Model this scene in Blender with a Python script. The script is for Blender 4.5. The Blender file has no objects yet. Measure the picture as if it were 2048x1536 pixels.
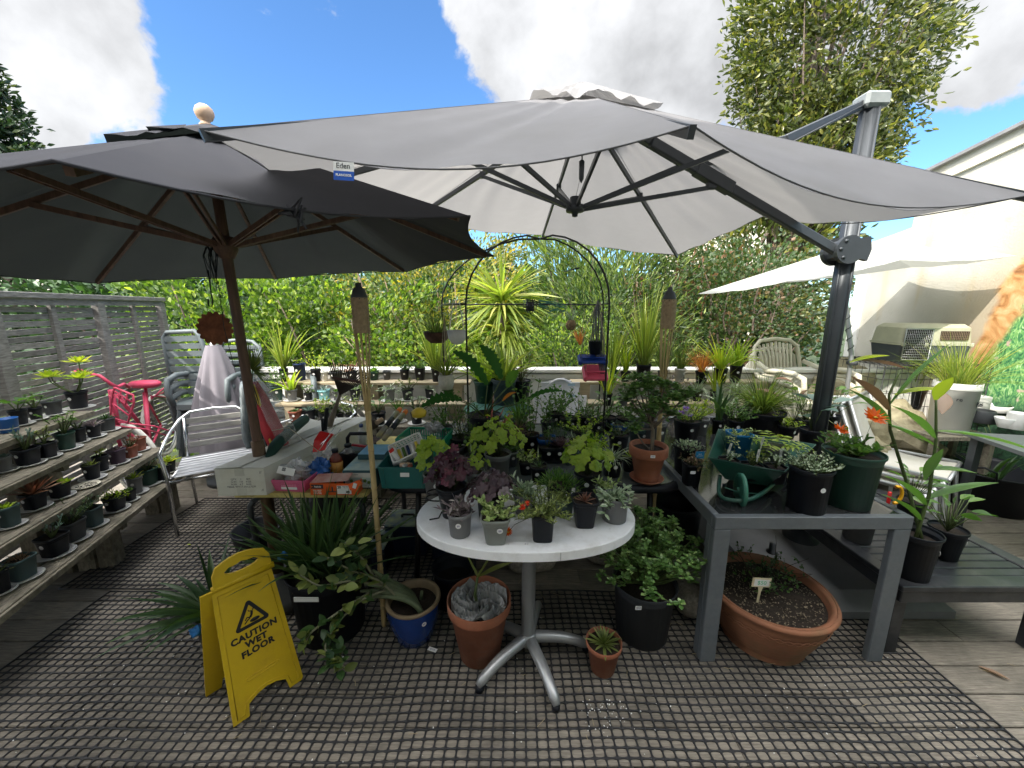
import bpy, math, random
import numpy as np
from mathutils import Vector, Matrix
random.seed(7); RG=np.random.default_rng(7)
sc=bpy.context.scene; COL=sc.collection
R=math.radians; PI=math.pi; pi=math.pi
# ---------------------------------------------------------------- camera
FPX=769.0; PITCH=R(11.3); H=1.6
cam=bpy.data.cameras.new('camera'); cam.sensor_width=36; cam.lens=36*FPX/2048; cam.clip_start=.02; cam.clip_end=3000
co=bpy.data.objects.new('camera',cam); COL.objects.link(co); co.location=(0,0,H); co.rotation_euler=(PI/2-PITCH,0,0); sc.camera=co
_f=np.array([0,math.cos(PITCH),-math.sin(PITCH)]); _d=np.array([0,-math.sin(PITCH),-math.cos(PITCH)])
def ray(px,py): return np.array([(px-1024)/FPX,0,0])+(py-768)/FPX*_d+_f
def G(px,py,z=0.):          # a photo pixel -> the real point on the horizontal plane at height z
    r=ray(px,py); t=(z-H)/r[2]; return Vector(np.array([0,0,H])+t*r)
def Y(px,py,y):             # a photo pixel -> the real point at distance y
    r=ray(px,py); t=y/r[1]; return Vector(np.array([0,0,H])+t*r)
def PXM(p):                 # metres per photo pixel at a point
    return float((np.array(p)-[0,0,H])@_f)/FPX
# ---------------------------------------------------------------- light
SUN=Vector((-.53,-.56,.70)).normalized()
EXPO=1.42
sc.view_settings.view_transform='Standard'; sc.view_settings.look='None'; sc.view_settings.gamma=1; sc.view_settings.exposure=EXPO
sc.render.film_transparent=False
sl=bpy.data.lights.new('sun','SUN'); sl.energy=2.5; sl.angle=R(.5); sl.color=(1,.94,.84)
so=bpy.data.objects.new('sun',sl); COL.objects.link(so); so.rotation_euler=SUN.to_track_quat('Z','Y').to_euler(); so.location=(0,-5,12)
def world():
    w=bpy.data.worlds.new('World'); sc.world=w; w.use_nodes=True; nt=w.node_tree; N=nt.nodes; L=nt.links; N.clear()
    sky=N.new('ShaderNodeTexSky'); sky.sky_type='NISHITA'; sky.sun_disc=False
    sky.sun_elevation=math.asin(SUN.z); sky.sun_rotation=math.atan2(SUN.x,SUN.y); sky.air_density=1.0; sky.dust_density=.4; sky.ozone_density=2.2
    tc=N.new('ShaderNodeTexCoord')
    def val(x): return x
    def mth(op,a,b=None,c=None,clamp=False):
        n=N.new('ShaderNodeMath'); n.operation=op; n.use_clamp=clamp
        for i,v in enumerate((a,b,c)):
            if v is None: continue
            if isinstance(v,(int,float)): n.inputs[i].default_value=v
            else: L.new(v,n.inputs[i])
        return n.outputs[0]
    nrm=N.new('ShaderNodeVectorMath'); nrm.operation='NORMALIZE'; L.new(tc.outputs['Generated'],nrm.inputs[0])
    # cloud banks: directions in the sky (from the place), with angular radius in degrees
    banks=[(50,50,7,1),(150,70,4.5,1),(205,110,3.4,1),(240,140,2.0,.9),(120,130,3.6,.95),(50,150,4,.9),(190,160,2.0,.9),(20,20,8,1),(-150,40,12,1),(1180,60,12,1),(1300,160,11,1),(1050,110,7,.9),(985,60,5,.8),(1450,40,12,1),(1060,190,5,.7),(930,20,3.5,.7),
           (1680,40,9,1),(1950,50,5,.85),(2060,40,5,.8),(1540,190,5,.85),(120,262,3,.9),(1250,330,10,.9),(1430,500,4,.7),(1450,-200,13,1),(500,-420,12,.8)]
    acc=None
    for (px,py,rad,s) in banks:
        v=ray(px,py); v=v/np.linalg.norm(v)
        dn=N.new('ShaderNodeVectorMath'); dn.operation='DOT_PRODUCT'; L.new(nrm.outputs[0],dn.inputs[0]); dn.inputs[1].default_value=tuple(v)
        mr=N.new('ShaderNodeMapRange'); mr.inputs[1].default_value=math.cos(R(rad*1.35)); mr.inputs[2].default_value=math.cos(R(rad*.35)); mr.inputs[3].default_value=0; mr.inputs[4].default_value=s; mr.clamp=True
        L.new(dn.outputs['Value'],mr.inputs[0])
        acc=mr.outputs[0] if acc is None else mth('MAXIMUM',acc,mr.outputs[0])
    n1=N.new('ShaderNodeTexNoise'); n1.inputs['Scale'].default_value=5.5; n1.inputs['Detail'].default_value=9; n1.inputs['Roughness'].default_value=.58; n1.inputs['Distortion'].default_value=.25
    L.new(nrm.outputs[0],n1.inputs['Vector'])
    n2=N.new('ShaderNodeTexNoise'); n2.inputs['Scale'].default_value=4.2; n2.inputs['Detail'].default_value=8; n2.inputs['Roughness'].default_value=.55
    mp=N.new('ShaderNodeMapping'); mp.inputs['Location'].default_value=(3.1,1.7,.4); L.new(nrm.outputs[0],mp.inputs[0]); L.new(mp.outputs[0],n2.inputs['Vector'])
    d=mth('ADD',acc,mth('MULTIPLY',mth('SUBTRACT',n1.outputs[0],.5),2.2))
    mk=N.new('ShaderNodeMapRange'); mk.interpolation_type='SMOOTHSTEP'; mk.inputs[1].default_value=.40; mk.inputs[2].default_value=.62; L.new(d,mk.inputs[0])
    # cloud brightness: grey bellies, bright tops
    sh=N.new('ShaderNodeMapRange'); sh.inputs[1].default_value=.34; sh.inputs[2].default_value=.62; sh.inputs[3].default_value=.62; sh.inputs[4].default_value=1.15; L.new(n2.outputs[0],sh.inputs[0])
    cc=N.new('ShaderNodeMix'); cc.data_type='RGBA'; cc.blend_type='MULTIPLY'; cc.inputs[0].default_value=1
    cc.inputs[6].default_value=(3.15,3.2,3.3,1); L.new(sh.outputs[0],cc.inputs[7])
    tint=N.new('ShaderNodeMix'); tint.data_type='RGBA'; tint.blend_type='MULTIPLY'; tint.inputs[0].default_value=1; L.new(sky.outputs[0],tint.inputs[6]); tint.inputs[7].default_value=(.55,.80,1.02,1)
    mx=N.new('ShaderNodeMix'); mx.data_type='RGBA'; L.new(mk.outputs[0],mx.inputs[0]); L.new(tint.outputs[2],mx.inputs[6]); L.new(cc.outputs[2],mx.inputs[7])
    # bright patch added to the unseen sky behind the viewer to lift the shade
    v=Vector((-.25,-.45,.86)).normalized(); dn=N.new('ShaderNodeVectorMath'); dn.operation='DOT_PRODUCT'; L.new(nrm.outputs[0],dn.inputs[0]); dn.inputs[1].default_value=tuple(v)
    mr=N.new('ShaderNodeMapRange'); mr.interpolation_type='SMOOTHSTEP'; mr.inputs[1].default_value=math.cos(R(74)); mr.inputs[2].default_value=math.cos(R(12)); mr.inputs[3].default_value=0; mr.inputs[4].default_value=1; L.new(dn.outputs['Value'],mr.inputs[0])
    gl=N.new('ShaderNodeMix'); gl.data_type='RGBA'; L.new(mr.outputs[0],gl.inputs[0]); L.new(mx.outputs[2],gl.inputs[6]); gl.inputs[7].default_value=(29,28.4,27.4,1); mx=gl
    bg=N.new('ShaderNodeBackground'); bg.inputs[1].default_value=.11; L.new(mx.outputs[2],bg.inputs[0])
    o=N.new('ShaderNodeOutputWorld'); L.new(bg.outputs[0],o.inputs[0])
world()
# ---------------------------------------------------------------- object helpers
def tag(o,label=None,cat=None,group=None,kind=None):
    if label: o['label']=label
    if cat: o['category']=cat
    if group: o['group']=group
    if kind: o['kind']=kind
    return o
def thing(name,label,cat,loc=(0,0,0),rz=0,group=None):
    o=bpy.data.objects.new(name,None); COL.objects.link(o); o.location=loc; o.rotation_euler=(0,0,rz); o.empty_display_size=.05
    return tag(o,label,cat,group)
class MB:
    """collects verts/faces; material index per face"""
    def __init__(s): s.v=[]; s.f=[]; s.m=[]; s.n=0; s.sm=[]
    def add(s,v,f,m=0,smooth=False):
        v=np.asarray(v,float).reshape(-1,3); s.v.append(v)
        for q in f: s.f.append(tuple(int(i)+s.n for i in q)); s.m.append(m); s.sm.append(smooth)
        s.n+=len(v); return s
    def box(s,c,d,rot=None,m=0,bev=0):
        x,y,z=[a/2 for a in d]; b=min(bev,x*.9,y*.9,z*.9) if bev else 0
        if b:
            vs=[];
            for sx in(-1,1):
                for sy in(-1,1):
                    for sz in(-1,1):
                        vs+= [(sx*x,sy*(y-b),sz*(z-b)),(sx*(x-b),sy*y,sz*(z-b)),(sx*(x-b),sy*(y-b),sz*z)]
            def i(sx,sy,sz,k): return ((sx>0)*4+(sy>0)*2+(sz>0))*3+k
            f=[]
            for a in(-1,1):
                f.append([i(a,-1,-1,0),i(a,1,-1,0),i(a,1,1,0),i(a,-1,1,0)][::a]); f.append([i(-1,a,-1,1),i(1,a,-1,1),i(1,a,1,1),i(-1,a,1,1)][::-a]); f.append([i(-1,-1,a,2),i(1,-1,a,2),i(1,1,a,2),i(-1,1,a,2)][::a])
                for b2 in(-1,1):
                    f.append([i(a,b2,-1,0),i(a,b2,-1,1),i(a,b2,1,1),i(a,b2,1,0)]); f.append([i(a,-1,b2,0),i(a,-1,b2,2),i(a,1,b2,2),i(a,1,b2,0)]); f.append([i(-1,a,b2,1),i(-1,a,b2,2),i(1,a,b2,2),i(1,a,b2,1)])
                    for c2 in(-1,1): f.append([i(a,b2,c2,0),i(a,b2,c2,1),i(a,b2,c2,2)])
        else:
            vs=[(-x,-y,-z),(x,-y,-z),(x,y,-z),(-x,y,-z),(-x,-y,z),(x,-y,z),(x,y,z),(-x,y,z)]
            f=[(3,2,1,0),(4,5,6,7),(0,1,5,4),(1,2,6,5),(2,3,7,6),(3,0,4,7)]
        vs=np.array(vs)
        if rot is not None:
            if isinstance(rot,(int,float)): rot=Matrix.Rotation(rot,3,'Z')
            vs=vs@np.array(rot).T
        return s.add(vs+np.array(c,float),f,m)
    def beam(s,a,b,w,h,m=0,up=(0,0,1),bev=0):
        a=Vector(a);b=Vector(b);d=(b-a);L=d.length
        if L<1e-6:return s
        d.normalize(); x=d.cross(Vector(up))
        if x.length<1e-3: x=d.cross(Vector((0,1,0)))
        x.normalize(); z=x.cross(d)
        M=Matrix((x,d,z)).transposed()
        return s.box((a+b)/2,(w,L,h),rot=M,m=m,bev=bev)
    def tube(s,pts,r,n=8,m=0,closed=False,caps=True):
        P=[Vector(p) for p in pts]; k=len(P)
        if not hasattr(r,'__len__'): r=[r]*k
        t0=None; rings=[]; up=Vector((0.123,.321,.94))
        for i in range(k):
            if closed: t=P[(i+1)%k]-P[i-1]
            else: t=P[min(i+1,k-1)]-P[max(i-1,0)]
            if t.length<1e-9: t=Vector((0,0,1))
            t.normalize()
            if i==0:
                x=t.cross(up)
                if x.length<.1: x=t.cross(Vector((1,0,0)))
            else: x=x-t*x.dot(t)
            if x.length<1e-6: x=t.cross(Vector((1,0,0)))
            x.normalize(); y=t.cross(x)
            for j in range(n):
                a=2*PI*j/n; rings.append(P[i]+(x*math.cos(a)+y*math.sin(a))*r[i])
        f=[]
        for i in range(k if closed else k-1):
            for j in range(n):
                a=i*n+j;b=i*n+(j+1)%n;i2=(i+1)%k; f.append((a,b,i2*n+(j+1)%n,i2*n+j))
        if caps and not closed: f.append(tuple(range(n-1,-1,-1))); f.append(tuple((k-1)*n+j for j in range(n)))
        return s.add(rings,f,m,True)
    def lathe(s,prof,n=24,c=(0,0,0),m=0,sq=0,rot=0,smooth=True,sx=1,sy=1,wob=0,cap=True):
        vs=[]
        for (r,z) in prof:
            for j in range(n):
                a=2*PI*j/n; ca,sa=math.cos(a),math.sin(a); k=1
                if sq: k=1/((abs(ca)**sq+abs(sa)**sq)**(1/sq))
                if wob: k*=1+wob*math.sin(a*8)
                x,y=r*k*ca*sx,r*k*sa*sy
                vs.append((c[0]+x*math.cos(rot)-y*math.sin(rot),c[1]+x*math.sin(rot)+y*math.cos(rot),c[2]+z))
        f=[]
        for i in range(len(prof)-1):
            for j in range(n): f.append((i*n+j,i*n+(j+1)%n,(i+1)*n+(j+1)%n,(i+1)*n+j))
        if cap and prof[0][0]>1e-5: f.append(tuple(range(n-1,-1,-1)))
        if cap and prof[-1][0]>1e-5: f.append(tuple((len(prof)-1)*n+j for j in range(n)))
        return s.add(vs,f,m,smooth)
    def prism(s,outline,z0,z1,m=0):
        n=len(outline); v=[(x,y,z0) for x,y in outline]+[(x,y,z1) for x,y in outline]
        f=[tuple(range(n-1,-1,-1)),tuple(range(n,2*n))]+[(i,(i+1)%n,n+(i+1)%n,n+i) for i in range(n)]
        return s.add(v,f,m)
    def quad(s,a,b,c,d,m=0): return s.add([a,b,c,d],[(0,1,2,3)],m)
    def xf(s,M):
        M=np.array(M)
        s.v=[v@M[:3,:3].T+M[:3,3] for v in s.v]; return s
    def merge(s,o):
        for v in o.v: s.v.append(v)
        for q,m,sm in zip(o.f,o.m,o.sm): s.f.append(tuple(i+s.n for i in q)); s.m.append(m); s.sm.append(sm)
        s.n+=o.n; return s
    def build(s,name,mats,parent=None,loc=None,rz=None,label=None):
        me=bpy.data.meshes.new(name)
        V=np.concatenate(s.v) if s.v else np.zeros((0,3))
        me.from_pydata(V.tolist(),[],s.f)
        if not isinstance(mats,(list,tuple)): mats=[mats]
        for m in mats: me.materials.append(m)
        if len(s.f):
            me.polygons.foreach_set('material_index',s.m); me.polygons.foreach_set('use_smooth',s.sm)
        me.update()
        o=bpy.data.objects.new(name,me); COL.objects.link(o)
        if parent is not None: o.parent=parent
        if loc is not None: o.location=loc
        if rz is not None: o.rotation_euler=(0,0,rz)
        if label: o['label']=label
        return o
def solo(mb,name,mats,label,cat,group=None,loc=None,rz=None): return tag(mb.build(name,mats,None,loc,rz),label,cat,group)
def struct(mb,name,mats,kind='structure'): return tag(mb.build(name,mats),kind=kind)
def text_mb(body,size,M,m=0,ext=.0004,bold=0.,align='CENTER',shear=0,space=1,lsp=1):
    cu=bpy.data.curves.new('t','FONT'); cu.body=body; cu.size=size; cu.extrude=ext; cu.offset=bold; cu.align_x=align; cu.align_y='CENTER'; cu.shear=shear; cu.space_character=space; cu.space_line=lsp; cu.resolution_u=3
    o=bpy.data.objects.new('t',cu); COL.objects.link(o); dg=bpy.context.evaluated_depsgraph_get(); me=bpy.data.meshes.new_from_object(o.evaluated_get(dg))
    v=[tuple(Matrix(M)@x.co) for x in me.vertices]; f=[tuple(p.vertices) for p in me.polygons]
    mb=MB(); mb.add(v,f,m); bpy.data.objects.remove(o); bpy.data.curves.remove(cu); bpy.data.meshes.remove(me); return mb
def frame(o,x,z):   # matrix whose local x = x, local y(up of text)= z
    x=Vector(x).normalized(); yv=Vector(z).normalized(); zz=x.cross(yv).normalized(); yv=zz.cross(x)
    M=Matrix((x,yv,zz)).transposed().to_4x4(); M.translation=Vector(o); return M
# ---------------------------------------------------------------- materials
_mc={}
def mat(name,c,rough=.6,var=.12,nscale=12,bump=.0,metal=0,spec=.5,bscale=None,stretch=(1,1,1),c2=None,coat=0,trans=0,ior=1.45,alpha=1,island=0,sheen=0,dirt=None,dirtscale=3,dirtamt=.5):
    if name in _mc: return _mc[name]
    m=bpy.data.materials.new(name); m.use_nodes=True; nt=m.node_tree; N=nt.nodes; L=nt.links; b=N['Principled BSDF']
    tc=N.new('ShaderNodeTexCoord'); mp=N.new('ShaderNodeMapping'); mp.inputs['Scale'].default_value=stretch; L.new(tc.outputs['Object'],mp.inputs[0])
    nz=N.new('ShaderNodeTexNoise'); nz.inputs['Scale'].default_value=nscale; nz.inputs['Detail'].default_value=6; nz.inputs['Roughness'].default_value=.62; L.new(mp.outputs[0],nz.inputs['Vector'])
    cr=N.new('ShaderNodeValToRGB'); L.new(nz.outputs[0],cr.inputs[0])
    ca=tuple(max(0,x*(1-var)) for x in c); cb=tuple(min(1,x*(1+var)) for x in c) if c2 is None else c2
    cr.color_ramp.elements[0].position=.3; cr.color_ramp.elements[1].position=.7; cr.color_ramp.elements[0].color=(*ca,1); cr.color_ramp.elements[1].color=(*cb,1)
    out=cr.outputs[0]
    if dirt:
        n2=N.new('ShaderNodeTexNoise'); n2.inputs['Scale'].default_value=dirtscale; n2.inputs['Detail'].default_value=8; n2.inputs['Roughness'].default_value=.7; L.new(tc.outputs['Object'],n2.inputs['Vector'])
        mr=N.new('ShaderNodeMapRange'); mr.inputs[1].default_value=.48; mr.inputs[2].default_value=.72; mr.inputs[4].default_value=dirtamt; L.new(n2.outputs[0],mr.inputs[0])
        mx=N.new('ShaderNodeMix'); mx.data_type='RGBA'; L.new(mr.outputs[0],mx.inputs[0]); L.new(out,mx.inputs[6]); mx.inputs[7].default_value=(*dirt,1); out=mx.outputs[2]
    if island:
        g=N.new('ShaderNodeNewGeometry'); hs=N.new('ShaderNodeHueSaturation'); mr=N.new('ShaderNodeMapRange'); mr.inputs[3].default_value=1-island; mr.inputs[4].default_value=1+island
        L.new(g.outputs['Random Per Island'],mr.inputs[0]); L.new(mr.outputs[0],hs.inputs['Value']); L.new(out,hs.inputs['Color']); out=hs.outputs[0]
    L.new(out,b.inputs['Base Color'])
    b.inputs['Roughness'].default_value=rough; b.inputs['Metallic'].default_value=metal; b.inputs['Specular IOR Level'].default_value=spec; b.inputs['Coat Weight'].default_value=coat; b.inputs['Transmission Weight'].default_value=trans; b.inputs['IOR'].default_value=ior; b.inputs['Alpha'].default_value=alpha
    rr=N.new('ShaderNodeMapRange'); rr.inputs[3].default_value=max(0,rough-.08); rr.inputs[4].default_value=min(1,rough+.1); L.new(nz.outputs[0],rr.inputs[0]); L.new(rr.outputs[0],b.inputs['Roughness'])
    if bump:
        nb=N.new('ShaderNodeTexNoise'); nb.inputs['Scale'].default_value=bscale or nscale*4; nb.inputs['Detail'].default_value=5; L.new(mp.outputs[0],nb.inputs['Vector'])
        bp=N.new('ShaderNodeBump'); bp.inputs['Strength'].default_value=min(1,bump); bp.inputs['Distance'].default_value=.004; L.new(nb.outputs[0],bp.inputs['Height']); L.new(bp.outputs[0],b.inputs['Normal'])
    _mc[name]=m; return m
def leafmat(name,c1,c2,c3=None,rough=.45,tr=.35,spec=.5,trc=None):
    if name in _mc: return _mc[name]
    m=bpy.data.materials.new(name); m.use_nodes=True; nt=m.node_tree; N=nt.nodes; L=nt.links; b=N['Principled BSDF']; out=N['Material Output']
    g=N.new('ShaderNodeNewGeometry'); cr=N.new('ShaderNodeValToRGB'); L.new(g.outputs['Random Per Island'],cr.inputs[0])
    if not any(k in name for k in ('hedge','willow','ivy','tree','conif','cabb','petal','lime')): c1,c2,c3=[tuple(min(.8,v*1.4) for v in c) if c else None for c in (c1,c2,c3)]
    e=cr.color_ramp.elements; e[0].position=0; e[0].color=(*c1,1); e[1].position=.75; e[1].color=(*c2,1)
    x=e.new(1.0); x.color=(*(c3 or c2),1)
    L.new(cr.outputs[0],b.inputs['Base Color']); b.inputs['Roughness'].default_value=rough; b.inputs['Specular IOR Level'].default_value=spec
    if tr:
        t=N.new('ShaderNodeBsdfTranslucent'); gm=N.new('ShaderNodeMix'); gm.data_type='RGBA'; gm.blend_type='MULTIPLY'; gm.inputs[0].default_value=1; L.new(cr.outputs[0],gm.inputs[6]); gm.inputs[7].default_value=(*(trc or (1.9,2.1,.8)),1)
        L.new(gm.outputs[2],t.inputs['Color']); ms=N.new('ShaderNodeMixShader'); ms.inputs[0].default_value=tr; L.new(b.outputs[0],ms.inputs[1]); L.new(t.outputs[0],ms.inputs[2]); L.new(ms.outputs[0],out.inputs[0])
    _mc[name]=m; return m
def fabric(name,c,tr=.3,var=.08,trc=None,dirt=None,da=.3):
    m=mat(name,c,rough=.9,var=var,nscale=5,bump=.25,bscale=500,spec=.1,dirt=dirt,dirtscale=1.6,dirtamt=da)
    nt=m.node_tree; N=nt.nodes; L=nt.links; t=N.new('ShaderNodeBsdfTranslucent'); t.inputs[0].default_value=(*(trc or c),1); ms=N.new('ShaderNodeMixShader'); ms.inputs[0].default_value=tr
    L.new(N['Principled BSDF'].outputs[0],ms.inputs[1]); L.new(t.outputs[0],ms.inputs[2]); L.new(ms.outputs[0],N['Material Output'].inputs[0]); return m
# common materials
M_black=mat('black_plastic',(.007,.009,.014),rough=.45,var=.3,spec=.35,dirt=(.03,.03,.03),dirtscale=9,dirtamt=.2)
M_grey=mat('grey_plastic',(.17,.175,.18),rough=.5,var=.08,dirt=(.1,.09,.08),dirtscale=10,dirtamt=.3)
M_dgrey=mat('dark_grey_plastic',(.05,.055,.06),rough=.5,var=.1,dirt=(.1,.09,.08),dirtscale=10,dirtamt=.3)
M_green=mat('dark_green_plastic',(.012,.05,.035),rough=.45,var=.1,dirt=(.06,.06,.05),dirtscale=8,dirtamt=.25)
M_teal=mat('grey_green_plastic',(.055,.1,.105),rough=.5,var=.1,dirt=(.08,.08,.07),dirtscale=9,dirtamt=.3)
M_blue=mat('blue_plastic',(.01,.1,.36),rough=.4,var=.1)
M_navy=mat('navy_plastic',(.012,.03,.1),rough=.4,var=.1)
M_ltblue=mat('light_blue_plastic',(.25,.55,.6),rough=.5,var=.06)
M_purple=mat('purple_plastic',(.06,.035,.06),rough=.5,var=.1)
M_terra=mat('terracotta',(.30,.105,.055),rough=.8,var=.22,nscale=9,bump=.25,dirt=(.42,.3,.24),dirtscale=6,dirtamt=.35)
M_terrap=mat('terracotta_plastic',(.27,.08,.045),rough=.55,var=.1)
M_white=mat('white_plastic',(.72,.72,.70),rough=.45,var=.04,dirt=(.4,.38,.33),dirtscale=14,dirtamt=.35)
M_saucer=mat('white_saucer_plastic',(.70,.70,.68),rough=.4,var=.05,dirt=(.32,.29,.24),dirtscale=20,dirtamt=.5)
M_soil=mat('potting_soil',(.012,.008,.006),rough=.95,var=.6,nscale=120,bump=1,bscale=160,c2=(.035,.024,.016))
M_stick=mat('paper_sticker',(.75,.75,.74),rough=.7,var=.03)
M_ink=mat('ink',(.02,.02,.03),rough=.7,var=.1)
M_pen=mat('blue_pen_ink',(.12,.12,.3),rough=.7,var=.1)
M_stem=mat('green_stem',(.07,.1,.03),rough=.6,var=.25,nscale=30)
M_bark=mat('brown_bark',(.11,.085,.065),rough=.9,var=.35,nscale=30,bump=.6)
M_branch=mat('pale_branch',(.2,.15,.1),rough=.85,var=.3,nscale=20)
M_steel=mat('polished_aluminium',(.75,.76,.78),rough=.22,var=.04,metal=1)
M_gpaint=mat('silver_paint',(.36,.37,.38),rough=.35,var=.06,metal=.55)
M_dsteel=mat('charcoal_powder_coat',(.055,.062,.07),rough=.38,var=.1,metal=.3)
M_blackm=mat('black_metal',(.01,.01,.011),rough=.4,var=.2,metal=.2)
M_rope=mat('rope',(.35,.3,.22),rough=.95,var=.2,nscale=80)
LF=dict(
 green=leafmat('leaf_green',(.03,.075,.018),(.07,.14,.03),(.12,.19,.05)),
 dark=leafmat('leaf_dark_green',(.015,.04,.015),(.035,.075,.022),(.05,.1,.03),tr=.2),
 lime=leafmat('leaf_lime',(.2,.3,.025),(.33,.42,.05),(.42,.48,.12),tr=.4),
 yel=leafmat('leaf_yellow_green',(.13,.2,.02),(.26,.3,.03),(.42,.38,.05),tr=.4),
 blue=leafmat('leaf_blue_grey',(.07,.12,.1),(.14,.2,.17),(.22,.29,.26),tr=.15,trc=(1,1.2,1)),
 silver=leafmat('leaf_silver_variegated',(.11,.17,.09),(.3,.36,.25),(.5,.54,.42),tr=.2,trc=(1.1,1.2,.8)),
 cream=leafmat('leaf_cream_edged',(.14,.21,.06),(.28,.34,.13),(.52,.54,.33),tr=.25,trc=(1.2,1.3,.7)),
 burg=leafmat('leaf_burgundy',(.016,.004,.008),(.045,.008,.018),(.08,.015,.03),tr=.25,trc=(2.2,.8,1)),
 plum=leafmat('leaf_plum_silver',(.035,.014,.022),(.09,.06,.07),(.2,.16,.17),tr=.15,trc=(1.4,.9,1)),
 purp=leafmat('leaf_purple_grey',(.09,.07,.08),(.17,.14,.14),(.3,.28,.26),tr=.2,trc=(1.2,.9,1)),
 red=leafmat('leaf_red_brown',(.09,.04,.025),(.16,.07,.04),(.22,.13,.07),tr=.2,trc=(1.5,.9,.7)),
 orange=leafmat('leaf_orange_sedge',(.3,.12,.03),(.45,.2,.05),(.55,.33,.1),tr=.35,trc=(1.5,1.2,.7)),
 brown=leafmat('leaf_dry_brown',(.11,.07,.04),(.2,.13,.08),(.3,.22,.14),tr=.2,trc=(1.2,1,.8)),
 jade=leafmat('leaf_jade',(.045,.10,.025),(.10,.18,.05),(.2,.28,.1),tr=.12,rough=.3),
 olive=leafmat('leaf_olive',(.06,.08,.02),(.12,.15,.04),(.2,.22,.07),tr=.25),
 philo=leafmat('leaf_philodendron',(.012,.05,.018),(.03,.085,.025),(.07,.14,.03),tr=.25,rough=.25),
 hedge=leafmat('leaf_hedge_bright',(.022,.05,.01),(.11,.185,.028),(.32,.38,.07),tr=.45),
 hedgey=leafmat('leaf_hedge_yellow',(.03,.05,.012),(.17,.185,.035),(.46,.33,.05),tr=.4),
 willow=leafmat('leaf_willow',(.03,.055,.018),(.11,.16,.04),(.25,.30,.08),tr=.4),
 ivy=leafmat('leaf_ivy',(.025,.055,.016),(.06,.1,.03),(.17,.09,.05),tr=.25),
 tree=leafmat('leaf_tree_olive',(.025,.04,.012),(.10,.115,.03),(.27,.25,.06),tr=.35,rough=.3),
 conif=leafmat('leaf_conifer',(.012,.03,.012),(.03,.06,.02),(.08,.1,.04),tr=.15),
 cab=leafmat('leaf_cabbage',(.1,.16,.03),(.25,.29,.06),(.42,.4,.13),tr=.4),
)
P_or=leafmat('petal_orange',(.75,.1,.005),(.8,.16,.01),tr=.3,trc=(1.1,1,.8)); P_red=leafmat('petal_red',(.6,.02,.01),(.7,.05,.01),tr=.3,trc=(1.1,1,.8)); P_vio=leafmat('petal_violet',(.18,.08,.5),(.3,.15,.6),tr=.3,trc=(1,1,1)); P_yel=leafmat('petal_yellow',(.8,.6,.05),(.85,.7,.1),tr=.3,trc=(1,1,1)); P_whi=leafmat('petal_white',(.7,.7,.6),(.8,.8,.7),tr=.3,trc=(1,1,1)); P_pink=leafmat('petal_pink',(.6,.25,.3),(.8,.4,.45),tr=.3,trc=(1,1,1))
# ---------------------------------------------------------------- foliage
PROF={'lance':(.25,.8,1,.7,.04),'blade':(.8,1,.9,.6,.03),'obov':(.3,.65,1,.95,.15),'round':(.5,.95,1,.85,.2),'fing':(.7,1,1,.85,.3),'oval':(.3,.9,1,.75,.08),'diam':(0,1,0)}
def leaves(mb,base,d,L,W,droop=.15,shape='lance',fold=.25,seg=None,m=0,up=None,twist=.4,thick=0):
    base=np.atleast_2d(np.asarray(base,float)); d=np.atleast_2d(np.asarray(d,float)); n=len(base)
    if len(d)==1: d=np.repeat(d,n,0)
    d=d/np.maximum(np.linalg.norm(d,axis=1,keepdims=True),1e-9)
    L=np.broadcast_to(np.asarray(L,float),(n,)).reshape(n,1); W=np.broadcast_to(np.asarray(W,float),(n,)).reshape(n,1)
    dr=np.broadcast_to(np.asarray(droop,float),(n,)).reshape(n,1)
    w=np.array(PROF[shape]); K=len(w)
    if seg and seg!=K-1:
        w=np.interp(np.linspace(0,1,seg+1),np.linspace(0,1,K),w); K=seg+1
    upv=np.tile([0,0,1.],(n,1))+RG.normal(0,twist,(n,3)) if up is None else np.tile(np.asarray(up,float),(n,1))+RG.normal(0,twist*.3,(n,3))
    p=base.copy(); rows=[]; dd=d.copy()
    for k in range(K):
        s=np.cross(dd,upv); s/=np.maximum(np.linalg.norm(s,axis=1,keepdims=True),1e-6); nn=np.cross(s,dd)
        hw=W*w[k]/2
        rows.append(np.stack([p-s*hw+nn*hw*fold,p-nn*hw*fold*(0 if w[k]<.01 else .3),p+s*hw+nn*hw*fold],1))
        dd=dd+np.array([0,0,-1.])*dr*(1.0 if k else .4)*4/(K-1); dd/=np.linalg.norm(dd,axis=1,keepdims=True)
        p=p+dd*L/(K-1)
    V=np.stack(rows,1).reshape(n,K*3,3)
    f=[]
    for k in range(K-1):
        a=k*3; f+= [(a,a+1,a+4,a+3),(a+1,a+2,a+5,a+4)]
    f=np.array(f); off=(np.arange(n)*K*3)[:,None,None]
    F=(f[None]+off).reshape(-1,4)+mb.n
    mb.v.append(V.reshape(-1,3)); mb.n+=n*K*3
    mb.f.extend(map(tuple,F.tolist())); mb.m.extend([m]*len(F)); mb.sm.extend([True]*len(F))
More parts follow.
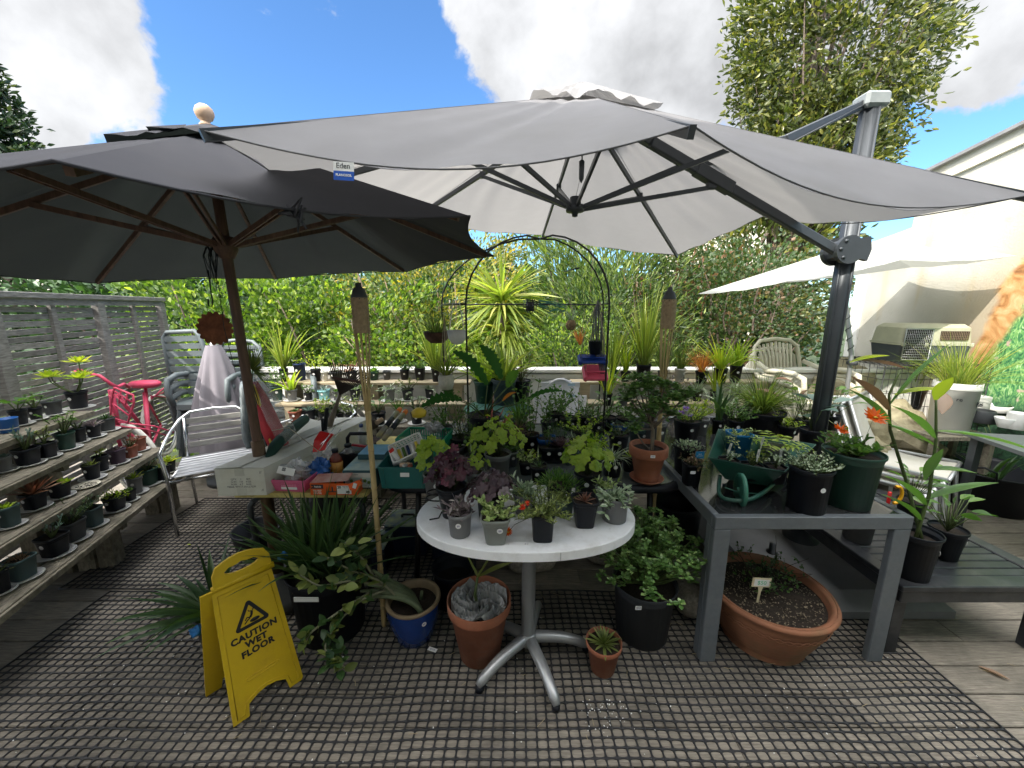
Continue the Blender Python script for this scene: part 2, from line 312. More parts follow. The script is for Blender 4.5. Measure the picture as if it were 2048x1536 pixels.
def diamonds(mb,base,d,L,W,m=0,fold=.3):
    base=np.asarray(base,float); n=len(base); d=d/np.maximum(np.linalg.norm(d,axis=1,keepdims=True),1e-9); L=np.broadcast_to(L,(n,))[:,None]; W=np.broadcast_to(W,(n,))[:,None]
    s=np.cross(d,RG.normal(0,1,(n,3))); s/=np.maximum(np.linalg.norm(s,axis=1,keepdims=True),1e-6); nn=np.cross(s,d)
    V=np.stack([base,base+d*L*.45+s*W/2+nn*W*fold*.5,base+d*L-nn*L*.08,base+d*L*.45-s*W/2+nn*W*fold*.5,base+d*L*.8+s*W*.28,base+d*L*.8-s*W*.28],1)
    f=np.array([(0,1,4,5),(0,5,3,0)])
    F=np.concatenate([(np.array([[0,1,4,5]])[None]+(np.arange(n)*6)[:,None,None]).reshape(-1,4)],0)+mb.n
    T1=(np.array([0,5,3])[None]+(np.arange(n)*6)[:,None])+mb.n; T2=(np.array([5,4,2])[None]+(np.arange(n)*6)[:,None])+mb.n
    mb.v.append(V.reshape(-1,3)); mb.n+=n*6
    for X in(F,T1,T2):
        mb.f.extend(map(tuple,X.tolist())); mb.m.extend([m]*len(X)); mb.sm.extend([False]*len(X))
def sph(n,lo=-1.,hi=1.):
    z=RG.uniform(lo,hi,n); a=RG.uniform(0,2*PI,n); r=np.sqrt(1-z*z); return np.stack([r*np.cos(a),r*np.sin(a),z],1)
def rosette(mb,c,r,n=22,shape='obov',wr=.42,el0=5,el1=75,m=0,droop=-.06,fold=.3,axis=None):
    c=np.asarray(c,float); a=np.arange(n)*2.39996+RG.uniform(0,6); t=np.linspace(0,1,n)
    el=np.radians(el0+(el1-el0)*t+RG.normal(0,4,n)); d=np.stack([np.cos(a)*np.cos(el),np.sin(a)*np.cos(el),np.sin(el)],1)
    L=r*(1-.55*t)*RG.uniform(.9,1.1,n)
    if axis is not None:
        q=Vector((0,0,1)).rotation_difference(Vector(axis)); Mq=np.array(q.to_matrix()); d=d@Mq.T
    leaves(mb,c+d*r*.06,d,L,L*wr,droop,shape,fold,seg=3,m=m,twist=.05)
def curve_pts(a,d,L,k=5,droop=0.,wig=.1):
    p=np.array(a,float); d=np.array(d,float); d/=np.linalg.norm(d); o=[p.copy()]
    for i in range(k):
        d=d+RG.normal(0,wig,3)+np.array([0,0,-droop]); d/=np.linalg.norm(d); p=p+d*L/k; o.append(p.copy())
    return o
def lobed(mb,c,nrm,r,m=0,lob=7,ruf=.12):
    n=lob*4; q=np.array(Vector((0,0,1)).rotation_difference(Vector(nrm)).to_matrix()); ro=RG.uniform(0,6)
    vs=[(0,0,-.12*r)]
    for ring,(rr) in enumerate((.55,1.)):
        for j in range(n):
            a=2*PI*j/n; k=1+(.13*math.cos(a*lob) if ring else .04*math.cos(a*lob)); 
            if abs((a+PI)%(2*PI)-PI)<.28: k*=.55
            vs.append((r*rr*k*math.cos(a+ro),r*rr*k*math.sin(a+ro),r*(ruf*math.sin(a*lob+1)*(.6 if ring else .2)+(.06 if ring==0 else -.1*rr))))
    f=[(0,1+j,1+(j+1)%n) for j in range(n)]+[(1+j,1+n+j,1+n+(j+1)%n,1+(j+1)%n) for j in range(n)]
    mb.add(np.array(vs)@q.T+np.asarray(c,float),f,m,True)
def blades(mb,n,h,spread,w,droop=.25,m=0,r0=.01,lo=.55,jit=.25,seg=6,fold=.5):
    a=RG.uniform(0,2*PI,n); sp=np.abs(RG.normal(0,1,n))*.5+.1; sp=np.clip(sp,0,1.4)*spread/h
    d=np.stack([np.cos(a)*sp,np.sin(a)*sp,np.ones(n)],1); b=np.stack([np.cos(a)*r0*RG.uniform(0,1,n),np.sin(a)*r0*RG.uniform(0,1,n),np.zeros(n)],1)
    L=h*RG.uniform(lo,1.15,n)*np.sqrt(1+sp*sp); leaves(mb,b,d,L,w*RG.uniform(.7,1.2,n),droop*RG.uniform(.4,1.4,n),'blade',fold,seg=seg,m=m,twist=.2)
# each plant returns (foliage MB, stem MB or None, flower MB or None)
def p_ros(h,w,n=24,wr=.42,shape='obov',k=1,el0=5,el1=80,**q):
    f=MB()
    for i in range(k):
        a=RG.uniform(0,6); rr=0 if k==1 else w*.5
        rosette(f,(rr*math.cos(a+i*6.28/k),rr*math.sin(a+i*6.28/k),0),w if k==1 else w*.62,n,shape,wr,el0,el1)
    return f,None,None
def p_spiky(h,w,n=26,**q):
    f=MB(); rosette(f,(0,0,0),max(w,h),n,'lance',.16,12,82,droop=.03); return f,None,None
def p_blades(h,w,n=40,bw=.006,droop=.22,**q):
    f=MB(); blades(f,n,h,w,bw,droop,r0=w*.12); return f,None,None
def p_bush(h,w,ns=14,ll=.02,lw=.011,per=12,lsh='oval',droop=.05,sr=.0015,up=.5,**q):
    f=MB(); s=MB()
    for i in range(ns):
        a=RG.uniform(0,2*PI); t=math.sqrt(RG.uniform(0,1)); d=(math.cos(a)*w*t,math.sin(a)*w*t,h*RG.uniform(.6,1.1))
        pts=curve_pts((math.cos(a)*w*t*.25,math.sin(a)*w*t*.25,0),d,np.linalg.norm(d),5,.05,.1); s.tube(pts,[sr*1.3]*3+[sr]*3,4)
        P=np.array(pts); u=RG.uniform(.15,1,per)*5; i0=np.minimum(u.astype(int),4); fr=(u-i0)[:,None]; B=P[i0]*(1-fr)+P[i0+1]*fr
        dd=sph(per,-.3,.7)+np.array([0,0,up]); leaves(f,B,dd,ll*RG.uniform(.7,1.25,per),lw*RG.uniform(.8,1.2,per),droop,lsh,.3,seg=3)
    return f,s,None
def p_jade(h,w,ns=10,ll=.016,cl=9,**q):
    f=MB(); s=MB()
    for i in range(ns):
        a=2*PI*i/ns+RG.uniform(-.4,.4); t=RG.uniform(.15,1); d=(math.cos(a)*w*t,math.sin(a)*w*t,h*RG.uniform(.6,1.05)*math.sqrt(1.15-t*t*.8))
        pts=curve_pts((0,0,0),d,np.linalg.norm(d),4,0,.12); s.tube(pts,[.005,.004,.0035,.003,.002],5)
        for q0 in (4,3):
            for jj in range(2 if q0==4 else 1):
                c=pts[q0]+RG.normal(0,ll*.5,3)*(jj>0 or q0==3); rosette(f,c,ll*RG.uniform(.8,1.25),cl,'obov',.72,-15,70,droop=-.03)
    return f,s,None
def p_lobed(h,w,n=26,lr=.03,**q):
    f=MB(); s=MB()
    for i in range(n):
        a=i*2.4+RG.uniform(-.2,.2); t=math.sqrt((i+.5)/n); zz=h*(1-.55*t*t)*RG.uniform(.82,1.08)
        zz*=RG.uniform(.78,1.12); c=np.array([math.cos(a)*w*t*.85,math.sin(a)*w*t*.85,zz]); s.tube([(c[0]*.1,c[1]*.1,0),(c[0]*.5,c[1]*.5,zz*.65),c],.0012,4)
        nj=RG.normal(0,.42,3); lobed(f,c,(math.cos(a)*t*.95+nj[0],math.sin(a)*t*.95-.25+nj[1],.75+.3*nj[2]),lr*RG.uniform(.65,1.2),lob=5+int(RG.integers(0,3)),ruf=RG.uniform(.14,.30))
    return f,s,None
def p_finger(h,w,ns=7,ll=.03,**q):
    f=MB(); s=MB()
    for i in range(ns):
        a=2*PI*i/ns+RG.uniform(-.4,.4); t=RG.uniform(.2,1); d=np.array((math.cos(a)*w*t,math.sin(a)*w*t,h*RG.uniform(.45,.95)))*.75
        pts=curve_pts((0,0,0),d,np.linalg.norm(d),4,-.05,.1); s.tube(pts,[.004,.004,.0035,.003,.003],5)
        n=9; dd=np.array(pts[-1]-pts[-2])/np.linalg.norm(pts[-1]-pts[-2])+sph(n,-.2,1)*.75; B=np.array(pts)[RG.integers(3,5,n)]; leaves(f,B,dd,ll*RG.uniform(.7,1.2,n),ll*.22,-.08,'fing',.5,seg=3)
    return f,s,None
def p_dome(h,w,n=260,ll=.02,lw=.004,**q):
    f=MB(); d=sph(n,-.1,1); b=d*np.array([w,w,h])*RG.uniform(.35,.85,(n,1)); leaves(f,b,d+np.array([0,0,.35])+RG.normal(0,.25,(n,3)),ll*RG.uniform(.7,1.3,n),lw,-.03,'fing',.4,seg=3); return f,None,None
def p_trail(h,w,ns=16,ll=.03,lw=.01,per=9,sag=.5,**q):
    f=MB(); s=MB()
    for i in range(ns):
        a=RG.uniform(0,2*PI); L=w*RG.uniform(.5,1.25); d=(math.cos(a),math.sin(a),RG.uniform(.2,1.3)*h/w); pts=curve_pts((0,0,0),d,L,6,sag*.28,.12); s.tube(pts,.0013,4)
        P=np.array(pts); u=RG.uniform(.1,1,per)*6; i0=np.minimum(u.astype(int),5); fr=(u-i0)[:,None]; B=P[i0]*(1-fr)+P[i0+1]*fr
        dd=P[i0+1]-P[i0]; dd=dd/np.linalg.norm(dd,axis=1,keepdims=True)*.6+sph(per,-.2,.9); leaves(f,B,dd,ll*RG.uniform(.7,1.2,per),lw,.06,'lance',.35,seg=3)
    return f,s,None
def p_aeon(h,w,k=4,**q):
    f=MB(); s=MB()
    for i in range(k):
        a=2*PI*i/k+.4; t=.35 if i==0 else 1; e=np.array((math.cos(a)*w*t*.9,math.sin(a)*w*t*.4,h*(1 if i==0 else RG.uniform(.45,.6)))); s.tube([(0,0,0),(e[0]*.55,e[1]*.5,e[2]*.3),(e[0]*.95,e[1]*.9,e[2]*.7),e],[.005,.004,.004,.003],6); rosette(f,e,w*.42,22,'obov',.4,0,80)
    return f,s,None
def p_twig(h,w,ns=14,ll=.012,per=5,**q):
    f=MB(); s=MB()
    for i in range(ns):
        a=RG.uniform(0,2*PI); t=RG.uniform(.1,1); d=(math.cos(a)*w*t,math.sin(a)*w*t,h*RG.uniform(.5,1)); pts=curve_pts((0,0,0),d,np.linalg.norm(d),6,0,.18); s.tube(pts,[.003,.0026,.002,.0018,.0014,.001,.0008],4)
        for j in range(3):
            q0=pts[RG.integers(2,6)]; p2=curve_pts(q0,sph(1,-.1,1)[0],h*.25,3,0,.2); s.tube(p2,.0008,3); leaves(f,np.array(p2)[RG.integers(1,4,per)],sph(per),ll,ll*.6,.05,'oval',.3,seg=3)
    return f,s,None
def p_broad(h,w,n=7,ll=.1,lw=.04,**q):
    f=MB(); s=MB()
    for i in range(n):
        a=i*2.4+RG.uniform(-.3,.3); t=RG.uniform(.3,1); e=np.array((math.cos(a)*w*t*.5,math.sin(a)*w*t*.5,h*RG.uniform(.35,.8))); s.tube([(0,0,0),e*.5,e],.002,5); leaves(f,[e],[(math.cos(a)*.9,math.sin(a)*.9,.45)],ll*RG.uniform(.8,1.15),lw,.14,'lance',.3,seg=6)
    return f,s,None
def p_fern(h,w,n=9,**q):
    f=MB(); s=MB()
    for i in range(n):
        a=2*PI*i/n+RG.uniform(-.3,.3); pts=curve_pts((0,0,0),(math.cos(a)*w,math.sin(a)*w,h*1.3),math.hypot(w,h)*1.05,8,.22,.03); s.tube(pts,.001,4)
        P=np.array(pts); t=P[-1]-P[0]; sd=np.cross(t,[0,0,1]); sd/=np.linalg.norm(sd)+1e-6
        for k in range(2,9):
            Lk=w*.42*(1-(k/9)**2)+.004
            for sg in(-1,1): leaves(f,[P[k]],[sd*sg+t/np.linalg.norm(t)*.5],Lk,Lk*.28,.08,'lance',.2,seg=3)
    return f,s,None
PL=dict(ros=p_ros,spiky=p_spiky,blades=p_blades,bush=p_bush,jade=p_jade,lobed=p_lobed,finger=p_finger,dome=p_dome,trail=p_trail,aeon=p_aeon,twig=p_twig,broad=p_broad,fern=p_fern)
def pot_mb(rt,h,shape,tap=.74,rim=None,n=28,wall=.003):
    sq={'r':0,'s':5,'h':2.6}[shape]; n=28 if shape=='r' else 32; rb=rt*tap; lip=min(.012,h*.16) if rim is None else rim; lr=rt*.045+.0008
    rot=PI/4 if 0 else 0; mb=MB(); ri=rt-wall
    pr=[(rb*.9,0),(rb,.002),(rb+(rt*.95-rb)*.9,h-lip),(rt-lr*.2,h-lip),(rt,h-lip*.85),(rt,h-.001),(rt-.001,h),(ri,h),(ri-.001,h-.002),(ri*.97,h-.02 if h>.05 else h*.7),(rb*.93,h*.35),(0.0,h*.34)]
    mb.lathe(pr,n,sq=sq); return mb
def soil_mb(r,z,shape='r'):
    mb=MB(); sq={'r':0,'s':5,'h':2.6}[shape]; n=24; rings=5; vs=[(0,0,z)]
    for i in range(1,rings+1):
        for j in range(n):
            a=2*PI*j/n; k=1/((abs(math.cos(a))**sq+abs(math.sin(a))**sq)**(1/sq)) if sq else 1; vs.append((r*k*i/rings*math.cos(a),r*k*i/rings*math.sin(a),z+RG.normal(0,r*.03)*(i<rings)))
    f=[(0,1+j,1+(j+1)%n) for j in range(n)]
    for i in range(rings-1): f+=[(1+i*n+j,1+(i+1)*n+j,1+(i+1)*n+(j+1)%n,1+i*n+(j+1)%n) for j in range(n)]
    mb.add(vs,f,0,True); return mb
def put_sticker(t,r0,r1,h,zf,ang,sr=.011,shape='r',txt=None,m=None,rect=None,M2=None):
    # a sticker standing on the pot side, ang from the -y direction
    z=h*zf; k=1
    if shape!='r': ang0=ang; k=1/((abs(math.sin(ang))**5+abs(math.cos(ang))**5)**.2)
    rr=(r0+(r1-r0)*zf)*k+.0012; nx,ny=math.sin(ang),-math.cos(ang); nz=-(r1-r0)/h
    if shape!='r': 
        nrm=(0,-1) if abs(ang)<PI/4 else (math.copysign(1,ang),0); tx=(1,0) if abs(ang)<PI/4 else (0,math.copysign(1,ang))
    else: nrm=(nx,ny); tx=(-ny,nx)
    o=Vector((nx*rr,ny*rr,z)); xx=Vector((tx[0],tx[1],0)); up=Vector((-nrm[0]*nz,-nrm[1]*nz,1)).normalized()
    M=frame(o+Vector((nrm[0],nrm[1],0))*.0006,xx,up); mb=MB()
    if rect: w_,h_=rect; mb.box((0,0,0),(w_,h_,.0008))
    else: mb.lathe([(sr,-.0004),(sr,.0004)],16,smooth=False)
    mb.xf(M)
    if txt: mb.merge(text_mb(txt,sr*1.0 if not rect else rect[1]*.7,M@Matrix.Translation((0,0,.0006)),m=1,ext=.0002))
    mb.build('price_sticker',[m or M_stick,M2 or M_pen],t)
SAUC=[]
def potted(label,px,py,z,wp,hp,shape,pm,plant,leaf,ph,pw,name='potted_plant',cat='potted plant',tap=.74,st=1,stp=None,group=None,rz=0,sauc=None,txt=None,flowers=None,soil=M_soil,pt=None,fillz=.86,lean=None,stem=None,rim=None,**q):
    g=G(px,py,z); s=PXM(g); a_=(px-1024)/FPX; rt=wp/2*s/math.sqrt(1+a_*a_*.85); h=hp*s*1.02; rb=rt*tap; c=Vector((g.x,g.y+rb*.95,z))
    if pt is not None: c=Vector(pt)
    if sauc:
        m=MB(); R_=rt*1.22+.01 if sauc is True else sauc; m.lathe([(R_*.72,0),(R_*.8,.002),(R_,.009),(R_+.003,.010),(R_-.002,.012),(R_*.78,.005),(0,.0045)],32); solo(m,'plant_saucer',M_saucer,'white plastic saucer under '+label_short(label),'saucer',group='white saucers on the plant stands',loc=c); c=c+Vector((0,0,.005))
    t=thing(name,label,cat,c,rz,group)
    pot_mb(rt,h,shape,tap,rim).build('pot',pm,t)
    ri=(rb+(rt-rb)*fillz)*.96
    soil_mb(ri,h*fillz,shape).build('soil',soil,t)
    if plant:
        f,sm,fl=PL[plant](max(ph*s*1.2,.01),max(pw*s*1.22/math.sqrt(1+a_*a_*.6),.008),**q)
        for mb_,nm,mm in ((f,'foliage',LF[leaf] if isinstance(leaf,str) else leaf),(sm,'stem',stem or M_stem),(fl,'flower',P_or)):
            if mb_ is not None and mb_.n: 
                mb_.build(nm,mm,t,(0,0,h*fillz))
    if flowers:
        for (fx,fz,fy,fr,fm,cm) in flowers:
            fb=MB(); n=14; a=np.arange(n)*2*PI/n; d=np.stack([np.cos(a),np.sin(a)*.75-.35,np.full(n,.25)+.5*np.sin(a)],1); leaves(fb,np.tile([fx*s,fy*s,h+fz*s],(n,1)),d,fr*s,fr*s*.38,.0,'oval',.1,seg=3); fb.lathe([(0,-.002),(fr*s*.22,0),(0,fr*s*.12)],8,c=(fx*s,fy*s-fr*s*.15,h+fz*s+fr*s*.1),m=1); fb.tube([(fx*s*.3,fy*s*.3,h*.85),(fx*s*.8,fy*s*.8,h+fz*s*.6),(fx*s,fy*s,h+fz*s)],.001,4,m=2); fb.build('flower',[fm,cm,M_stem],t)
    if st: put_sticker(t,rb,rt*.97,h,.62,(RG.uniform(-.2,.5) if shape=='r' else RG.uniform(-.3,.3)) if stp is None else stp,sr=min(.011,rt*.22),shape=shape,txt=txt)
    t['h']=h; t['rt']=rt; del t['h']; del t['rt']
    return t,c,rt,h,s
def label_short(l):
    w=l.split(); return 'the '+' '.join(w[:10]) if w[0] not in('the',) else ' '.join(w[:11])
# ================================================================ SETTING
M_deck=mat('weathered_deck_timber',(.165,.145,.12),rough=.85,var=.3,nscale=9,stretch=(1.2,16,1),bump=.5,bscale=30,c2=(.28,.25,.205),island=.22,dirt=(.05,.048,.04),dirtscale=1.6,dirtamt=.9)
M_fence=mat('silvered_fence_timber',(.17,.16,.145),rough=.85,var=.3,nscale=8,stretch=(2,2,14),bump=.5,bscale=20,c2=(.31,.30,.28),island=.25,dirt=(.12,.115,.1),dirtscale=3,dirtamt=.6)
M_stand=mat('mossy_grey_timber',(.17,.15,.115),rough=.9,var=.35,nscale=10,stretch=(6,2,2),bump=.6,c2=(.30,.27,.21),dirt=(.04,.045,.025),dirtscale=5,dirtamt=.8,island=.15)
M_grass=mat('rough_grass_ground',(.03,.045,.015),rough=.95,var=.5,nscale=3,bump=.5)
M_dark=mat('dark_earth_shade',(.015,.013,.01),rough=1,var=.3)  # near-black fill: deck underlay, empty pots, and painted shade in carrier openings
g=MB(); n=24; vs=[(0,0,-.35)]+[(1500*math.cos(2*PI*i/n),1500*math.sin(2*PI*i/n),-.35) for i in range(n)]; g.add(vs,[(0,1+i,1+(i+1)%n) for i in range(n)]); struct(g,'ground',M_grass)
g=MB(); y=-1.35; k=0
while y<3.85:
    x=-5.2+RG.uniform(-1.5,0)
    while x<6.2:
        L=RG.uniform(2.4,4.2); x1=min(x+L,6.3); g.box(((x+x1)/2,y,-.014+RG.normal(0,.0006)),(x1-x-.003,.1255,.028),bev=.003); x=x1
    y+=.131; k+=1
g.box((.5,1.2,-.20),(11.4,5.2,.16),m=1)
struct(g,'deck',[M_deck,M_dark])
# rubber mesh mats
M_mat=mat('black_rubber_mesh',(.012,.013,.016),rough=.6,var=.3,nscale=20,dirt=(.06,.055,.05),dirtscale=6,dirtamt=.35)
def mesh_mat(x0,x1,y0,y1,label,cx=.042,cy=.0335):
    g=MB(); nx=int((x1-x0)/cx); ny=int((y1-y0)/cy)
    I,J=np.meshgrid(np.arange(nx+1),np.arange(ny+1),indexing='ij')
    wx=.004*np.sin(J*.21+1)+.003*np.sin(I*.33+J*.1); wy=.005*np.sin(I*.13)+.003*np.sin(I*.4+J*.05)
    X=x0+I*cx+wx; Yy=y0+J*cy+wy; Z=.0045+.0022*np.sin(I*.37+J*.23)*np.sin(J*.19)
    # per cell: outer square + rounded hole of 12 points
    A=np.arange(12)*2*PI/12+PI/12; k=1/((np.abs(np.cos(A))**5+np.abs(np.sin(A))**5)**.2)
    hx=.5+.435*np.cos(A)*k; hy=.5+.425*np.sin(A)*k
    A2=k/k.max(); ox=.5+.5*np.clip(np.cos(A)/np.maximum(abs(np.cos(A)),abs(np.sin(A))),-1,1); oy=.5+.5*np.clip(np.sin(A)/np.maximum(abs(np.cos(A)),abs(np.sin(A))),-1,1)
    # snap nearest outer points to corners
    for qx,qy in((0,0),(1,0),(1,1),(0,1)):
        j=np.argmin((ox-qx)**2+(oy-qy)**2); ox[j]=qx; oy[j]=qy
    def bil(F,u,v):
        a=F[:-1,:-1,None];b=F[1:,:-1,None];c=F[1:,1:,None];d=F[:-1,1:,None]; return a*(1-u)*(1-v)+b*u*(1-v)+c*u*v+d*(1-u)*v
    V=[]
    for (u,v,dz) in ((ox,oy,.0012),(hx,hy,0),(hx,hy,-.0035)):
        V.append(np.stack([bil(X,u,v),bil(Yy,u,v),bil(Z,u,v)+dz],-1))
    V=np.concatenate(V,2).reshape(-1,3); nc=nx*ny
    f=[]
    for i in range(12):
        j=(i+1)%12; f.append((i,j,12+j,12+i)); f.append((12+i,12+j,24+j,24+i))
    F=(np.array(f)[None]+(np.arange(nc)*36)[:,None,None]).reshape(-1,4)
    g.v.append(V); g.n=len(V); g.f=list(map(tuple,F.tolist())); g.m=[0]*len(F); g.sm=[False]*len(F)
    # edge border
    for e in (0,nx): g.tube([(X[e,j],Yy[e,j],Z[e,j]) for j in range(ny+1)],.0035,5)
    for e in (0,ny): g.tube([(X[i,e],Yy[i,e],Z[i,e]) for i in range(nx+1)],.0035,5)
    solo(g,'mesh_mat',M_mat,label,'floor mat')
mesh_mat(-2.3,1.93,.42,1.93,'wide black rubber mesh mat laid across the deck in the foreground')
mesh_mat(-2.62,-.42,1.945,3.05,'black rubber mesh mat under the yellow topped table')
# low white wall at the back
M_wall=mat('white_painted_wall',(.74,.735,.70),rough=.7,var=.05,nscale=4,bump=.15,dirt=(.45,.44,.38),dirtscale=2.2,dirtamt=.45)
w=thing('low_wall','low white painted wall with capping behind the plant shelves','wall',(0,3.72,0))
g=MB(); g.box((.85,0,.47),(6.7,.10,1.0)); 
for x in (-2.4,-1.35,-.1,1.2,2.5,3.6): g.box((x,-.051,.47),(.004,.003,.98),m=0)
g.build('wall_panel',M_wall,w); g=MB(); g.box((.85,-.01,1.0),(6.73,.17,.035),bev=.006); g.box((.85,-.06,.945),(6.7,.022,.05),bev=.004); g.build('capping',M_wall,w)
# slatted fence on the left
u=Vector((-.286,.958,0)).normalized(); fn=Vector((.958,.286,0)).normalized(); F0=fn*(-2.41)
def FP(t,off=0,z=0): return F0+u*t+fn*off+Vector((0,0,z))
fe=thing('slatted_fence','silvered timber slat fence leaning along the left behind the pink bicycle','fence',FP(3.2))
inv=Matrix.Translation(FP(3.2)).inverted()
def fbuild(g,nm,m=M_fence): g.xf(inv); g.build(nm,m,fe)
posts=[1.55,3.22,4.15,5.06]
ang=math.atan2(u.y,u.x)
for a,b in zip(posts[:-1],posts[1:]):
    g=MB(); z=.10
    while z<1.60:
        dz=RG.normal(0,.0025); g.beam(FP(a+.03,0,z+dz),FP(b-.03,0,z-dz+RG.normal(0,.002)),.012,.037); z+=.0495
    fbuild(g,'slat_panel')
    g=MB(); m_=(a+b)/2; g.beam(FP(m_,.018,.06),FP(m_,.018,1.64),.045,.022,up=tuple(fn)); fbuild(g,'batten')
for t in posts:
    g=MB(); g.beam(FP(t,.022,0),FP(t,.022,1.655),.085,.05,up=tuple(fn),bev=.004); fbuild(g,'fence_post')
g=MB(); g.beam(FP(1.5,.02,1.68),FP(5.1,.02,1.68),.085,.04,bev=.004); fbuild(g,'top_rail')
g=MB(); g.beam(FP(1.5,.035,1.635),FP(5.1,.035,1.635),.018,.045); fbuild(g,'top_rail')
# stepped timber stand on the left
st=thing('stepped_plant_stand','weathered timber four tier plant stand beside the slatted fence','plant stand',fn*(-1.9)+u*2.6)
sinv=Matrix.Translation(st.location).inverted()
SH=[(.30,-1.715,3.60),(.52,-1.815,3.55),(.72,-1.93,3.42),(.90,-2.05,3.3)]
for i,(z,no,te) in enumerate(SH):
    g=MB(); t0=1.0 if i else .9
    for kk in (0,1): 
        o=no-.05-kk*.105; g.beam(fn*o+u*t0+Vector((0,0,z-.013)),fn*o+u*te+Vector((0,0,z-.013)),.098,.024,bev=.003)
    g.beam(fn*(no+.004)+u*t0+Vector((0,0,z-.03)),fn*(no+.004)+u*te+Vector((0,0,z-.018)),.018,.032,bev=.002)
    g.xf(sinv); g.build('shelf',M_stand,st)
for t in (1.75,2.82,3.5):
    g=MB()
    for (z,no,te) in SH:
        if t<te: g.beam(fn*(no-.1)+u*t,fn*(no-.1)+u*t+Vector((0,0,z-.028)),.085,.09,up=tuple(u)); g.beam(fn*(no-.2)+u*t+Vector((0,0,z-.05)),fn*(no)+u*t+Vector((0,0,z-.05)),.04,.045)
    g.xf(sinv); g.build('support',M_stand,st)
# unseen building behind the camera, placed and sized to shade the near deck
def house(name,label,c,d,roofh,wm,rm,wins,rz=0,gable='x'):
    h=thing(name,label,'house',c,rz); g=MB(); g.box((0,0,d[2]/2),d); g.build('wall',wm,h)
    g=MB(); x,y,z=d[0]/2+.25,d[1]/2+.25,d[2]+.01
    if gable=='x': V=[(-x,-y,z),(x,-y,z),(x,y,z),(-x,y,z),(-x,0,z+roofh),(x,0,z+roofh)]; F=[(0,1,5,4),(2,3,4,5),(1,2,5),(3,0,4),(3,2,1,0)]
    else: V=[(-x,-y,z),(x,-y,z),(x,y,z),(-x,y,z),(0,-y,z+roofh),(0,y,z+roofh)]; F=[(1,2,5,4),(3,0,4,5),(0,1,4),(2,3,5),(3,2,1,0)]
    g.add(V,F); g.build('roof',rm,h)
    for (wx,wy,wz,ww,wh) in wins:
        g=MB(); sy=-1 if wy<0 else 1; g.box((wx,wy,wz),(ww+.12,.06,wh+.12)); f=g.build('window',M_white,h); g=MB(); g.box((wx,wy+.035*sy,wz),(ww,.01,wh)); g.build('pane',mat('dark_glass',(.03,.04,.05),rough=.05,spec=.8),f)
    return h
M_cream=mat('cream_weatherboard',(.62,.58,.48),rough=.8,var=.06); M_roof=mat('grey_roof',(.12,.12,.125),rough=.6,var=.15)
house('unseen_building','unseen cream building put behind the viewer to shade the deck',(.0,-3.6,0),(14,5.0,5.6),.4,M_cream,M_roof,[(-3,2.5,1.4,1.2,1.2),(3,2.5,1.4,1.2,1.2)])['category']='building'
